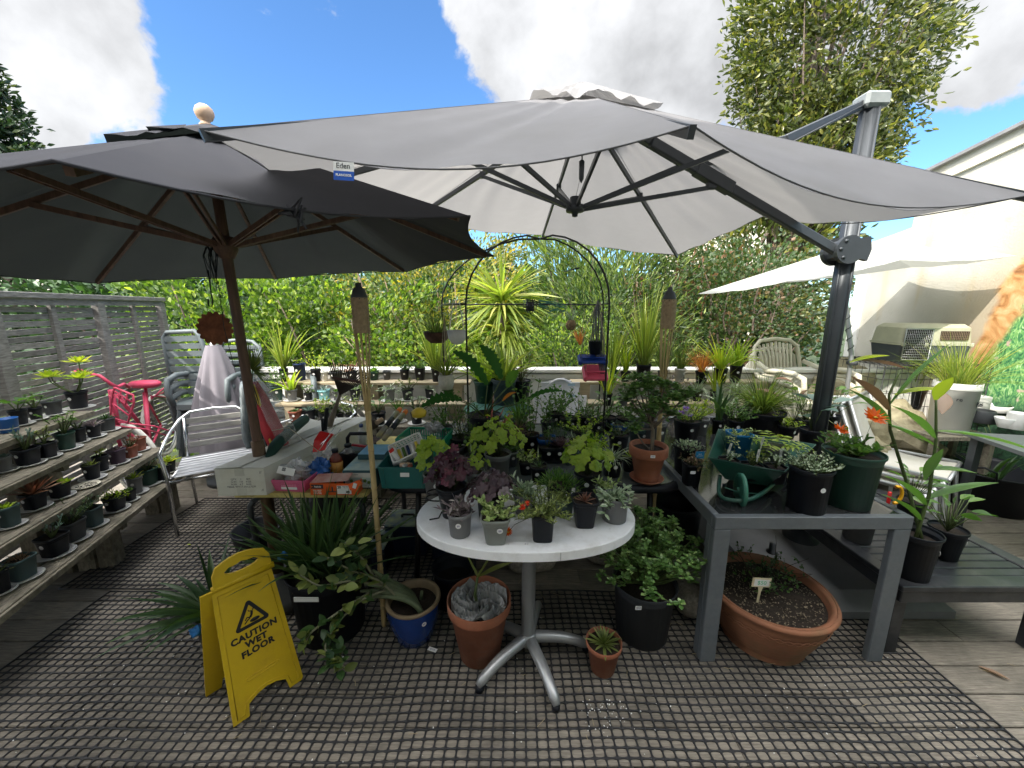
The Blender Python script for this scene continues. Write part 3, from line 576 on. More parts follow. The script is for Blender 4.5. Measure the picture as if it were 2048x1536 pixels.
# rendered building on the right with painted garden mural
def wallmat():
    m=bpy.data.materials.new('cream_render_with_mural'); m.use_nodes=True; nt=m.node_tree; N=nt.nodes; L=nt.links; b=N['Principled BSDF']; b.inputs['Roughness'].default_value=.85
    tc=N.new('ShaderNodeTexCoord'); sp=N.new('ShaderNodeSeparateXYZ'); L.new(tc.outputs['Object'],sp.inputs[0])
    def nz(scale,det=6,dist=0,st=None):
        n=N.new('ShaderNodeTexNoise'); n.inputs['Scale'].default_value=scale; n.inputs['Detail'].default_value=det; n.inputs['Distortion'].default_value=dist
        if st: mp=N.new('ShaderNodeMapping'); mp.inputs['Scale'].default_value=st; L.new(tc.outputs['Object'],mp.inputs[0]); L.new(mp.outputs[0],n.inputs[0])
        else: L.new(tc.outputs['Object'],n.inputs[0])
        return n.outputs[0]
    def M(op,a,b=None,cl=False):
        n=N.new('ShaderNodeMath'); n.operation=op; n.use_clamp=cl
        for i,v in enumerate((a,b)):
            if v is None: continue
            if isinstance(v,(int,float)): n.inputs[i].default_value=v
            else: L.new(v,n.inputs[i])
        return n.outputs[0]
    def ramp(v,st):
        r=N.new('ShaderNodeValToRGB'); L.new(v,r.inputs[0]); e=r.color_ramp.elements
        while len(e)<len(st): e.new(.5)
        for k,(p,c) in enumerate(st): e[k].position=p; e[k].color=(*c,1)
        return r.outputs[0]
    def step(v,a,b):
        r=N.new('ShaderNodeMapRange'); r.inputs[1].default_value=a; r.inputs[2].default_value=b; r.interpolation_type='SMOOTHSTEP'; L.new(v,r.inputs[0]); return r.outputs[0]
    def mix(f,a,bb):
        n=N.new('ShaderNodeMix'); n.data_type='RGBA'; L.new(f,n.inputs[0])
        for i,v in((6,a),(7,bb)):
            if isinstance(v,tuple): n.inputs[i].default_value=(*v,1)
            else: L.new(v,n.inputs[i])
        return n.outputs[2]
    yy,zz=sp.outputs[1],sp.outputs[2]      # object y: distance along the wall, z up
    base=ramp(nz(3,8),[(.3,(.40,.385,.33)),(.7,(.48,.465,.41))])
    streak=step(nz(2.2,6,0,(1,2.4,.35)),.55,.72); base=mix(M('MULTIPLY',streak,.55),base,(.42,.36,.24))
    grime=step(nz(7,8),.62,.75); base=mix(M('MULTIPLY',grime,.35),base,(.25,.24,.2))
    # edge position of the rock band: runs diagonally up the wall
    wob=M('MULTIPLY',M('SUBTRACT',nz(2.4,5,.6),.5),.3)
    e=M('ADD',M('SUBTRACT',yy,M('MULTIPLY',zz,-.28)),wob)    # smaller = nearer the camera
    rock=ramp(nz(7,8,1.2),[(.25,(.13,.055,.02)),(.42,(.42,.2,.07)),(.56,(.58,.33,.14)),(.72,(.62,.45,.25))])
    halo=step(e,4.3,3.8); base=mix(M('MULTIPLY',halo,.55),base,(.46,.34,.2))
    c=mix(step(e,3.9,3.84),base,rock)
    fol=ramp(nz(16,6,2.5,(1,1.6,.7)),[(.3,(.015,.07,.03)),(.45,(.05,.22,.08)),(.58,(.2,.42,.12)),(.72,(.5,.66,.4))])
    sky=ramp(nz(3,4),[(.4,(.35,.52,.68)),(.6,(.6,.72,.8))])
    fol=mix(step(zz,2.0,2.2),fol,sky); fol=mix(step(zz,.95,.7),fol,ramp(nz(22,5,1),[(.35,(.01,.035,.02)),(.65,(.04,.12,.06))]))
    pk=step(nz(5,3),.66,.7); fol=mix(M('MULTIPLY',pk,.8),fol,(.6,.38,.36))
    c=mix(step(e,3.72,3.66),c,fol)
    L.new(c,b.inputs['Base Color'])
    bp=N.new('ShaderNodeBump'); bp.inputs['Strength'].default_value=.35; bp.inputs['Distance'].default_value=.01; L.new(nz(60,4),bp.inputs['Height']); L.new(bp.outputs[0],b.inputs['Normal'])
    return m
rb=thing('rendered_building','cream rendered building with painted rock and garden mural on the right','building',(0,0,0))
WX=4.2; WY=4.83
g=MB(); slope=[(WY,2.32),(WY-.55,2.42),(WY-.56,2.92),(2.0,3.33),(-1,3.6)]
V=[];F=[]
xa=lambda y: WX-(4.83-y)*-.0+ (y-4.83)*-.0
pts=[(WY,-.3),(-1,-.3)]+[(y,z) for y,z in slope[::-1]]
V=[(WX,y,z) for y,z in pts]+[(WX+5,y,z) for y,z in pts]; n=len(pts)
F=[tuple(range(n)),tuple(range(2*n-1,n-1,-1))]+[(i,n+i,n+(i+1)%n,(i+1)%n) for i in range(n)]
g.add(V,F); g.build('wall',wallmat(),rb)
g=MB()
for (a,b) in zip(slope[2:-1],slope[3:]): g.beam((WX-.015,a[0],a[1]-.14),(WX-.015,b[0],b[1]-.14),.03,.025); g.beam((WX+.02,a[0],a[1]+.012),(WX+.02,b[0],b[1]+.012),.14,.03,m=1)
g.box((WX-.03,WY-.28,2.28),(.14,.62,.1)); g.build('parapet_trim',[mat('cream_trim',(.66,.63,.52),rough=.8),mat('lead_flashing',(.2,.2,.2),rough=.6)],rb)
g=MB(); g.box((WX-.012,WY-.07,1.15),(.02,.14,2.3)); g.build('corner_board',M_white,rb)
# ================================================================ UMBRELLAS
def canopy(apex,rim,sag,ns=10,nt=14,fold=.008,inward=.06,r0=0.0,seed=0):
    g=MB(); ap=Vector(apex); n=len(rim); rr=random.Random(seed)
    for k in range(n):
        a=Vector(rim[k]); b=Vector(rim[(k+1)%n]); sg=sag[k] if hasattr(sag,'__len__') else sag; vs=[]; ph=rr.uniform(0,6); c=(a+b)/2
        for i in range(ns+1):
            s=r0+(1-r0)*i/ns
            for j in range(nt+1):
                t=j/nt; e=a.lerp(b,t); q=4*t*(1-t); e=e+(ap-e)*inward*q*s; p=ap.lerp(e,s); p.z-=sg*q*s*s; p.z+=.022*math.sin(ph*3+t*31+s*9+2*math.sin(s*5+t*3))*s*(1-s)*q*(.5+.5*math.sin(k*2+t*5)); p.z+=fold*math.sin(ph+t*17+s*3)*s*q+fold*.6*math.sin(ph*2+s*14+t*5)*q*s; vs.append(p)
        f=[(i*(nt+1)+j,i*(nt+1)+j+1,(i+1)*(nt+1)+j+1,(i+1)*(nt+1)+j) for i in range(ns) for j in range(nt)]
        g.add(vs,f,0,True)
    return g
def rimcurve(apex,rim,sag,k,inward=.06,nt=12):
    ap=Vector(apex); a=Vector(rim[k]); b=Vector(rim[(k+1)%len(rim)]); sg=sag[k] if hasattr(sag,'__len__') else sag; o=[]
    for j in range(nt+1):
        t=j/nt; e=a.lerp(b,t); q=4*t*(1-t); e=e+(ap-e)*inward*q; e.z-=sg*q; o.append(e)
    return o
# --- dark market umbrella, brown timber frame
M_dfab=fabric('charcoal_canvas',(.062,.062,.07),tr=.05,trc=(.06,.075,.07),dirt=(.085,.083,.085),da=.4); M_tim=mat('brown_stained_timber',(.085,.045,.03),rough=.6,var=.3,nscale=6,stretch=(8,8,1),c2=(.16,.09,.06)); M_fin=mat('pale_turned_wood',(.55,.38,.26),rough=.6,var=.1)
S_=.867
U1=[Vector((x*S_,y*S_,1.6+(z-1.6)*S_)) for x,y,z in ((-.176,2.848,1.978),(-.156,1.70,1.969),(-.953,.874,1.898),(-2.101,.854,1.806),(-2.927,1.651,1.748),(-2.948,2.799,1.757),(-2.15,3.625,1.828),(-1.002,3.646,1.919))]
U1[0]=Y(988,512,2.44); U1[1]=Y(940,432,1.47); U1[5]=Y(187,566,2.43); U1[6]=Y(553,557,3.14); U1[7]=Y(815,543,3.16)
A1=Vector((-1.395,1.95,2.385)); B1=Vector((-1.335,1.95,0))
def UX(z): return B1.lerp(A1,z/2.385)
um=thing('market_umbrella','dark charcoal market umbrella on a brown timber pole with pale ball finial','umbrella',B1)
ui=Matrix.Translation(B1).inverted()
def ub(g,nm,m,par=um): g.xf(ui); return g.build(nm,m,par)
sg1=[.02]*8; sg1[1]=.055
g=canopy(A1,U1,sg1,16,28,fold=.006,inward=.05); g2=canopy(A1+Vector((.0,.02,.045)),[A1.lerp(p,.30)+Vector((0,0,.03)) for p in U1],.012,4,8,fold=.006,inward=.03)
cn=ub(g,'canopy',M_dfab); ub(g2,'vent',M_dfab)
g=MB()
for k in range(8): g.tube(rimcurve(A1,U1,sg1,k,.05),.0035,5)
ub(g,'hem',M_dfab)
HB=UX(1.88)
for k in range(8):
    g=MB(); a=A1+Vector((0,0,-.05)); b=a.lerp(U1[k]+Vector((0,0,-.018)),.965); g.beam(a,b,.015,.024); mid=a.lerp(b,.52)
    r=ub(g,'rib',M_tim); g=MB()
    side=(b-a).cross(Vector((0,0,1))).normalized()*.014
    for s_ in(-1,1): g.beam(HB+side*s_*.6,mid+side*s_+Vector((0,0,-.01)),.008,.022)
    ub(g,'strut',M_tim)
g=MB(); g.tube([B1+Vector((0,0,.02)),UX(.9),UX(1.85),UX(2.36)],[.023,.023,.023,.022],16); ub(g,'pole',M_tim)
g=MB(); g.tube([UX(1.83),UX(1.86),UX(1.87),UX(1.92),UX(1.93)],[.03,.045,.05,.05,.04],16); ub(g,'hub',M_tim); g=MB(); g.tube([UX(2.27),UX(2.33),UX(2.345)],[.045,.045,.03],12); ub(g,'top_hub',M_tim)
g=MB(); g.tube([UX(.0),UX(.5),UX(.9),UX(.905)],[.031,.031,.031,.026],16); ub(g,'base_sleeve',mat('rusty_bronze_tube',(.12,.075,.045),rough=.5,var=.4,metal=.5))
g=MB(); g.lathe([(.0,0),(.24,.0),(.25,.03),(.22,.06),(.05,.09),(.034,.12)],32,c=tuple(B1)); ub(g,'base',M_dgrey)
g=MB(); g.lathe([(.024,-.01),(.026,.0),(.018,.008),(.018,.014),(.03,.024),(.037,.04),(.038,.052),(.033,.068),(.02,.08),(0,.084)],20,c=tuple(A1+Vector((0,0,.03)))); ub(g,'finial',M_fin)
g=MB(); a=HB+Vector((-.05,-.03,-.02)); g.tube([a,a+Vector((.01,0,-.18)),a+Vector((.0,.01,-.36)),Vector((-1.385,1.9,1.28))],.0016,5)
for i in range(7):
    o=HB+Vector((-.055+.02*RG.uniform(-1,1),-.03,.0)); g.tube([o,o+Vector((-.012,-.01,-.04)),o+Vector((.004,-.01,-.08-.02*i)),o+Vector((.018,0,-.03)),o+Vector((.0,0,.02))],.0022,5)
ub(g,'cord',M_black)
# a torn knot on the front edge
kp=rimcurve(A1,U1,sg1,1,.05)[7]; g=MB()
for i in range(9): g.tube([kp+Vector(RG.normal(0,.012,3)),kp+Vector(RG.normal(0,.02,3)),kp+Vector(RG.normal(0,.014,3))+Vector((.02,0,-.012))],.0035,5)
ub(g,'tie_knot',M_dfab)
# loose flap at the top
g=MB(); a=A1.lerp(U1[3],.15)+Vector((0,0,.022)); 
g.add([a,a+Vector((.16,-.06,-.0)),a+Vector((.2,-.14,-.05)),a+Vector((.02,-.09,-.02)),a+Vector((-.02,-.02,-.02))],[(0,1,2,3,4)]); ub(g,'top_flap',M_dfab)
# --- grey cantilever umbrella
M_gfab=fabric('light_grey_polyester',(.245,.243,.255),tr=.34,trc=(.34,.33,.32),dirt=(.19,.186,.18),da=.5); M_gfab2=fabric('grey_polyester_vent',(.30,.298,.305),tr=.28,trc=(.3,.29,.28))
U2=[Y(402,260,.99),Y(1385,251,.86),Y(2068,388,1.30),Y(1538,428,2.45),Y(1355,510,3.25),Y(1085,470,3.6),Vector((-.80,3.15,2.25)),Vector((-1.12,2.05,2.17))]
A2=Y(1170,190,2.05); C2=Vector((1.895,2.28,0)); HB2=Y(1150,420,2.05)
cu=thing('cantilever_umbrella','large light grey cantilever umbrella hung from a charcoal side post','umbrella',C2); ci=Matrix.Translation(C2).inverted()
def cb(g,nm,m): g.xf(ci); return g.build(nm,m,cu)
sg2=[.092,.105,.09,.035,.05,.04,.05,.03]
cb(canopy(A2,U2,sg2,20,36,fold=.006,inward=.04,seed=3),'canopy',M_gfab)
rim=[A2.lerp(p,.24)+Vector((0,0,.036)) for p in U2]; g=canopy(A2+Vector((0,0,.055)),rim,.02,5,14,fold=.014,inward=.03,seed=9); cb(g,'vent',M_gfab2)
g=MB(); 
for k in range(8): g.tube([A2.lerp(U2[k],i/8)+Vector((0,0,.0)) for i in range(1,9)],.0014,5)
cb(g,'seam',M_gfab)
g=MB()
for k in range(8): g.tube(rimcurve(A2,U2,sg2,k,.04,18),.0022,5)
cb(g,'hem',mat('dark_grey_tape',(.12,.12,.125),rough=.9))
for k in range(8):
    g=MB(); a=A2+Vector((0,0,-.05)); b=U2[k]+Vector((0,0,-.012)); g.beam(a,b,.014,.026); cb(g,'rib',M_dsteel)
    g=MB(); g.beam(HB2,a.lerp(b,.46)+Vector((0,0,-.012)),.012,.02); g.box(a.lerp(b,.46)+Vector((0,0,-.005)),(.03,.03,.035)); cb(g,'strut',M_dsteel)
g=MB(); g.lathe([(.0,-.035),(.014,-.03),(.016,-.012),(.045,-.008),(.048,.02),(.03,.022),(.026,.06),(.0,.06)],16,c=tuple(HB2)); cb(g,'hub',M_dsteel)
g=MB(); q=Y(1163,345,2.05); g.lathe([(0,-.05),(.012,-.03),(.014,.05),(.0,.06)],8,c=tuple(q)); g.tube([q,HB2+Vector((0,0,.05))],.001,4); g.tube([q,A2+Vector((0,0,-.03))],.004,5); cb(g,'pull_weight',M_dsteel)
PT=Y(1742,205,2.28); PB=C2+Vector((0,0,.12))
g=MB(); g.tube([PB,PT],[.043,.043],8); 
for a in range(4):
    o=Vector((math.cos(a*PI/2+.4)*.042,math.sin(a*PI/2+.4)*.042,0)); g.tube([PB+o,PT+o],.008,6)
cb(g,'post',M_dsteel)
CL=Y(1683,502,2.26); g=MB(); M=frame(CL,(1,0,0),(0,0,1))
disc=[(.075*math.cos(a),.075*math.sin(a)) for a in np.linspace(.9,5.6,20)]+[(.10,-.06),(.115,.0),(.10,.07)]
pm=MB(); pm.prism(disc,-.06,-.035); pm.prism(disc,.035,.06); pm.box((0,0,0),(.10,.1,.1),bev=.01); 
for a in (2.2,3.1,4.0): pm.lathe([(.009,.06),(.009,.066),(0,.068)],8,c=(.055*math.cos(a),.055*math.sin(a),0))
pm.tube([(.07,.05,0),(.1,.045,0),(.105,-.03,0),(.07,-.045,0)],.011,8)
pm.xf(M); cb(pm,'crank_housing',M_dsteel)
arm0=CL+Vector((-.05,-.02,.0)); arm1=Y(1302,284,2.05); g=MB(); g.beam(arm0,arm1,.034,.05,bev=.006); g.beam(arm1,A2+Vector((.05,0,-.03)),.03,.04,bev=.005); g.beam(arm0.lerp(arm1,.6),arm0.lerp(arm1,.78),.05,.06,bev=.004); br=arm0.lerp(arm1,.70); g.box(br+Vector((0,0,-.03)),(.05,.03,.05),bev=.006); g.beam(br+Vector((0,0,-.045)),HB2+Vector((.02,0,0)),.014,.02); cb(g,'main_arm',M_dsteel)
g=MB(); t1=Y(1570,280,2.1); g.beam(PT+Vector((-.02,0,0)),t1,.03,.045,bev=.005); g.beam(t1,arm0.lerp(arm1,.80),.028,.04,bev=.004); g.tube([PT+Vector((-.05,-.03,-.02)),t1+Vector((0,-.03,-.03))],.004,5); cb(g,'top_arm',M_dsteel)
g=MB(); g.box(PT+Vector((.0,0,.0)),(.13,.11,.075),bev=.014); cb(g,'post_cap',mat('light_grey_cap',(.22,.24,.24),rough=.4))
# weight base under the tables
g=MB(); 
def slab(cx,cy,w,d,h):
    V=[(cx-w/2,cy-d/2,0.012),(cx+w/2,cy-d/2,.012),(cx+w/2,cy+d/2,.012),(cx-w/2,cy+d/2,.012)]; k=.84; V+=[(cx+(x-cx)*k,cy+(y_-cy)*k,h) for x,y_,_ in V]; V+=[(cx+(x-cx)*1,cy+(y_-cy)*1,h*.45) for x,y_,_ in V[:4]]
    return V,[(0,1,9,8),(1,2,10,9),(2,3,11,10),(3,0,8,11),(8,9,5,4),(9,10,6,5),(10,11,7,6),(11,8,4,7),(4,5,6,7),(3,2,1,0)]
g.add(*slab(1.80,2.22,1.0,1.0,.12)); cb(g,'weight_base',mat('grey_base_plastic',(.17,.175,.185),rough=.45,var=.1,dirt=(.08,.08,.07),dirtscale=3,dirtamt=.4))
g=MB(); g.lathe([(.0,.10),(.10,.10),(.10,.135),(.06,.15),(.055,.22),(.0,.22)],20,c=(C2.x,C2.y,0)); cb(g,'base_flange',M_dsteel); g=MB(); g.lathe([(.03,.11),(.03,.13),(.018,.135),(.018,.18),(0,.182)],12,c=(1.60,2.12,0)); cb(g,'filler_cap',M_dsteel)
# hang tag on the near hem
tp=rimcurve(A2,U2,sg2,0,.04,18); tq=min(tp,key=lambda p:abs(1024+FPX*p.x/(np.dot(np.array(p)-[0,0,H],_f))-706)); s=PXM(tq)
g=MB(); M=frame(tq+Vector((0,-.004,-.018*s/s*1)),(1,0,-.06),(0,0,1)); w_=.048; 
t_=MB(); t_.box((0,-.012+.018,0),(w_,.020,.001),m=0); t_.box((0,-.017+.003,0),(w_,.020,.001),m=1); t_.xf(M); t_.merge(text_mb('Eden',.017,M@Matrix.Translation((-.001,.007,.0008)),m=2,ext=.0002)); t_.merge(text_mb('PLANOSOL',.0075,M@Matrix.Translation((0,-.013,.0008)),m=0,ext=.0002,bold=.0002)); cb(t_,'brand_tag',[M_stick,mat('tag_blue',(.01,.08,.42),rough=.5),M_ink])
# --- white umbrella by the right wall
M_wfab=fabric('white_canvas',(.42,.43,.40),tr=.35)
A3=Y(1728,482,3.75); U3=[Y(1395,588,3.15),Y(1574,562,2.75),Y(1800,520,2.72),Y(2034,511,3.20),Vector((4.1,4.1,2.0)),Vector((2.7,4.6,1.85))]
wu=thing('white_umbrella','small white canvas umbrella open against the cream wall','umbrella',(3.02,3.72,0)); wi=Matrix.Translation((3.02,3.72,0)).inverted()
g=canopy(A3,U3,.03,8,8,fold=.004,inward=.03); g.xf(wi); g.build('canopy',M_wfab,wu)
PX=Y(1687,800,3.3)
g=MB(); g.tube([(A3.x*.88,3.55,A3.z-.05),(PX.x,3.3,1.2),(PX.x+.01,3.25,.05)],.018,10); g.xf(wi); g.build('pole',M_gpaint,wu)
g=MB(); q0=Vector((PX.x,3.28,1.15)); pa=Vector((A3.x*.88,3.55,A3.z-.05)); pb=Vector((PX.x,3.3,1.2)); g.tube([pb.lerp(pa,a/30*.42)+Vector((math.cos(a)*.021,math.sin(a)*.021,0)) for a in np.arange(0,30,.5)],.0035,5); g.lathe([(.02,-.02),(.04,-.015),(.04,.015),(.02,.02)],12,c=(q0.x,q0.y,1.13)); g.xf(wi); g.build('tie_rope',M_dgrey,wu)
# ================================================================ VEGETATION BEHIND
def cloud(g,c,rad,nclump,per,cl,ll,lw,updir=.3,seed=1,lo=-1.,kind='d',m=0,box=False):
    q=RG.uniform(-1,1,(nclump,3)); q[:,2]=np.clip(q[:,2],-1,1.0-.35*np.abs(np.sin(q[:,0]*4.+c[0]*3))*RG.uniform(0,1,nclump)); C=(q if box else sph(nclump,lo,1)*RG.uniform(.35,1,(nclump,1))**.5)*np.array(rad)+np.array(c)
    P=(C[:,None,:]+RG.normal(0,cl,(nclump,per,3))).reshape(-1,3); d=P-np.array(c); d=d/np.linalg.norm(d,axis=1,keepdims=True)+sph(len(P))*.9+np.array([0,0,updir])
    if kind=='d': diamonds(g,P,d,RG.uniform(.7,1.2,len(P))*ll,lw*RG.uniform(.8,1.2,len(P)),m=m)
    else: leaves(g,P,d,RG.uniform(.7,1.2,len(P))*ll,lw,.08,kind,.2,seg=3,m=m)
    return C
def limbs(s,base,tips,r=.03,k=5):
    for t in tips: 
        b=Vector(base); t=Vector(t); pts=[b.lerp(t,i/k)+Vector(RG.normal(0,.05,3))*(0<i<k) for i in range(k+1)]; s.tube(pts,[r*(1-.8*i/k) for i in range(k+1)],6)
def shrub(name,label,base,c,rad,nc,per,cl,ll,lw,lm,updir=.3,kind='d',nl=16,bm=M_bark,lo=-1.,group='shrubs and trees beyond the low white wall',cat='shrub',box=True,lr=.03):
    t=thing(name,label,cat,base,0,group); iv=Matrix.Translation(base).inverted(); g=MB(); s=MB()
    C=cloud(g,c,rad,int(nc*1.35),int(per*1.15),cl*.75,ll*1.1,lw*1.3,updir,kind=kind,lo=lo,box=box)
    limbs(s,base,[C[i] for i in RG.choice(len(C),min(nl,len(C)),replace=False)],lr)
    g.xf(iv); g.build('crown',lm,t); s.xf(iv); s.build('trunk',bm,t); return t
# left bright hedge
shrub('broadleaf_shrub','bright lime green shrub beyond the wall, left behind the closed parasol',(-3.5,4.9,-.35),(-3.45,5.0,.95),(1.1,.55,1.15),230,30,.12,.065,.032,LF['hedge'])
shrub('broadleaf_shrub','bright green shrub beyond the wall right of the timber umbrella pole',(-2.0,4.8,-.35),(-2.1,4.9,.85),(1.1,.5,1.0),220,30,.12,.062,.03,LF['hedge'])
shrub('broadleaf_shrub','yellow and gold leaved shrub beyond the wall behind the left torch',(-.9,5.2,-.35),(-1.1,5.3,1.45),(1.25,.55,1.05),300,26,.13,.055,.02,LF['hedgey'],nl=30,bm=M_branch)
shrub('broadleaf_shrub','low pale green shrub beyond the wall behind the rake',(-1.1,4.4,-.35),(-1.15,4.5,.75),(.9,.35,.55),120,26,.1,.05,.03,LF['hedge'],nl=14,bm=M_branch)
shrub('willow_leaf_shrub','tall narrow leaved green shrub beyond the wall right of the arch',(1.35,5.3,-.35),(1.3,5.3,1.35),(1.05,.5,1.35),280,28,.13,.10,.016,LF['willow'],updir=.5)
shrub('broadleaf_shrub','small round leaved shrub just beyond the wall at the arch foot',(.75,4.3,-.35),(.7,4.35,.85),(.5,.3,.65),110,26,.09,.04,.018,LF['hedge'],nl=8)
shrub('ivy_shrub','dark ivy leaved shrub with rusty twigs beyond the wall',(3.1,5.6,-.35),(3.05,5.5,1.15),(1.2,.5,1.3),330,26,.13,.05,.03,LF['ivy'],nl=36,bm=M_bark)
shrub('ivy_shrub','thin dark shrub with rusty dead twigs between willow shrub and ivy',(2.2,5.9,-.35),(2.25,5.9,1.8),(.7,.4,1.1),110,16,.14,.05,.022,LF['ivy'],nl=34,bm=mat('rusty_twig',(.16,.07,.04),rough=.9,var=.3))
# dark mass behind everything
for k,(x,y_,rx,rz_,lab) in enumerate([(-7.2,7.6,2.6,1.9,'dark evergreen tree behind the slatted fence'),(-4.0,8.6,2.4,1.5,'dark evergreen tree far behind the bright shrub'),(-1.2,8.0,2.2,1.5,'dark green tree far behind the gold shrub'),(1.6,8.4,2.0,1.45,'dark green tree far behind the arch'),(4.4,8.2,1.9,1.5,'dark green tree far behind the ivy shrub')]):
    shrub('dark_tree',lab,(x,y_,-.35),(x,y_,.95),(rx,.8,rz_*1.05),260,30,.25,.13,.07,LF['dark'],nl=14,cat='tree',group='dark trees far beyond the wall',lr=.06,box=False)
# cabbage tree
t=thing('cabbage_tree','cabbage tree with drooping yellow green sword leaves behind the arch','tree',(-.12,4.75,-.35)); g=MB(); s=MB()
s.tube([(0,0,0),(.02,0,1),(0,0,2.05)],[.07,.06,.05],8)
for hz,n,dn in ((2.05,120,.22),(1.9,110,.5),(1.6,130,.9),(1.25,120,1.1),(.95,70,1.1)):
    d=sph(n,-.5,.95); leaves(g,np.tile([0,0,hz],(n,1))+d*.04,d,RG.uniform(.45,.75,n),.034,dn*.5,'blade',.3,seg=6)
d=sph(130,-.2,.6); leaves(g,np.tile([.12,-.1,1.5],(130,1)),d,RG.uniform(.4,.62,130),.026,.5,'blade',.3,seg=6)
g.build('crown',LF['cab'],t); s.build('trunk',M_bark,t)
# big tree, right
t=thing('large_tree','tall olive leaved tree rising behind the grey umbrella and cream wall','tree',(4.9,7.0,-.35)); g=MB(); s=MB()
C1=Vector((4.9,7.2,5.3)); C=np.concatenate([cloud(g,(5.3,7.2,6.2),(1.7,1.0,2.6),820,32,.11,.12,.044,.5,kind='d'),cloud(g,(5.1,7.2,4.0),(1.25,.8,1.2),300,30,.12,.12,.042,.5),cloud(g,(4.5,7.0,2.2),(1.3,.7,1.4),150,26,.17,.15,.055,.4)])
for i in RG.choice(len(C),60,replace=False):
    b=Vector((4.8+RG.normal(0,.15),7.1,RG.uniform(1.0,3.6))); e=Vector(C[i]); s.tube([b,b.lerp(e,.35)+Vector((0,0,.3)),b.lerp(e,.7)+Vector(RG.normal(0,.08,3)),e],[.04,.028,.016,.006],5)
s.tube([(4.9,7,-.35),(4.8,7.1,1.2),(4.85,7.1,3.2),(4.9,7.2,5.5),(4.9,7.2,7.6)],[.2,.17,.14,.09,.03],8)
iv=Matrix.Translation((4.9,7.0,-.35)).inverted(); g.xf(iv); s.xf(iv); g.build('crown',LF['tree'],t); s.build('trunk',M_bark,t)
# sparse twig beside it
t=thing('bare_sapling','thin bare sapling poking up above the grey umbrella','tree',(2.35,7.5,-.35)); s=MB(); s.tube([(0,0,0),(.02,0,3),(.05,0,4.6),(.12,0,5.15)],[.03,.02,.008,.003],5)
for i in range(10): q=(.04,0,3.6+i*.13); s.tube(curve_pts(q,(RG.uniform(-1,1),0,1),.45,4,0,.1),.004,4)
s.build('trunk',M_branch,t)
# conifer, left
t=thing('conifer_tree','dark layered conifer behind the fence at the far left','tree',(-10.0,8.0,-.35)); g=MB(); s=MB(); s.tube([(0,0,0),(0,0,6.5)],[.25,.03],8)
for i in range(150):
    z=RG.uniform(.8,6.4); a=RG.uniform(0,2*PI); L=(6.7-z)*.40*RG.uniform(.6,1.05)+.25; pts=curve_pts((0,0,z),(math.cos(a),math.sin(a),.12),L,5,.04,.06); s.tube(pts,.012,3)
    P=np.array(pts); n=90; u_=RG.uniform(.25,1,n)*5; i0=np.minimum(u_.astype(int),4); B=P[i0]*(1-(u_-i0)[:,None])+P[i0+1]*(u_-i0)[:,None]+RG.normal(0,.07,(n,3)); diamonds(g,B,sph(n,-.2,.8)+(P[-1]-P[0])*.6,.16,.06)
g.build('crown',LF['conif'],t); s.build('trunk',M_bark,t)
house('neighbour_house','neighbour house with grey gable roof far left beyond the conifer',(-21.5,20,-.35),(5,4,4.9),1.3,M_cream,M_roof,[(1,-2,3.4,1,1)])
house('neighbour_house','pale neighbour house glimpsed through the ivy shrub',(9.2,17,-.35),(4,4,5.2),.9,M_cream,M_roof,[(-1,-2,3.6,.9,1)])
# ================================================================ PLANT STAND POTS (left)
ZS=[.302,.522,.722,.902]
L4=[('large round leaved plant in black pot, top tier left end',30,853,42,30,'r',M_black,'broad','green',28,40,dict(n=9,ll=.055,lw=.05)),
('jade cutting in small black pot on the top tier',65,842,33,24,'r',M_black,'jade','jade',26,22,dict(ns=5,ll=.014)),
('tiny seedling in dark grey square pot on the top tier',99,832,36,28,'s',M_dgrey,'spiky','dark',10,12,dict(n=12)),
('branching yellow rosette succulent in black pot ending top tier',146,820,49,34,'r',M_black,'aeon','yel',52,60,dict(k=5))]
L3=[('pale succulent in grey pot at the frame edge',3,946,36,30,'r',M_grey,'ros','blue',16,18,{}),
('blue grey finger succulent in wide black square pot',44,934,52,33,'s',M_black,'finger','blue',52,34,dict(ns=9)),
('upright jade rosette in black pot on third tier',86,919,40,30,'s',M_black,'jade','olive',30,20,dict(ns=5)),
('leafy jade in round dark green pot on third tier',123,902,46,33,'r',M_green,'jade','green',42,36,dict(ns=9)),
('pale leaved jade in small black square pot, third tier',153,887,28,28,'s',M_black,'jade','silver',20,18,dict(ns=5,ll=.011)),
('purple haworthia in shallow black round pot',181,877,34,24,'r',M_black,'spiky','purp',20,17,dict(n=26)),
('dark spiky succulent in grey six sided pot, third tier end',208,864,35,25,'h',M_dgrey,'spiky','dark',18,18,dict(n=24))]
L2=[('lime green succulent in grey green square pot, frame edge',10,1058,46,42,'s',M_teal,'ros','lime',28,22,dict(n=20)),
('dry red brown spiky plant in black pot with white tag',58,1023,50,32,'s',M_black,'spiky','red',44,34,dict(n=34)),
('bright green rosettes in black pot with round green tag',110,999,44,28,'s',M_black,'ros','lime',14,26,dict(k=3,n=16)),
('dark haworthia in black round pot beside the gravel saucer',176,962,40,30,'r',M_black,'spiky','olive',16,18,dict(n=22)),
('yellow jade sprig in black round pot on second tier',196,945,36,30,'r',M_black,'jade','yel',20,10,dict(ns=3)),
('small dark succulent in purple square pot',229,930,33,29,'s',M_purple,'ros','purp',10,14,{}),
('red tinted succulent in terracotta coloured square pot',257,918,27,24,'s',M_terrap,'jade','red',22,18,dict(ns=6,ll=.011)),
('sparse succulent in terracotta coloured pot ending second tier',272,904,30,26,'s',M_terrap,'spiky','purp',8,12,dict(n=16))]
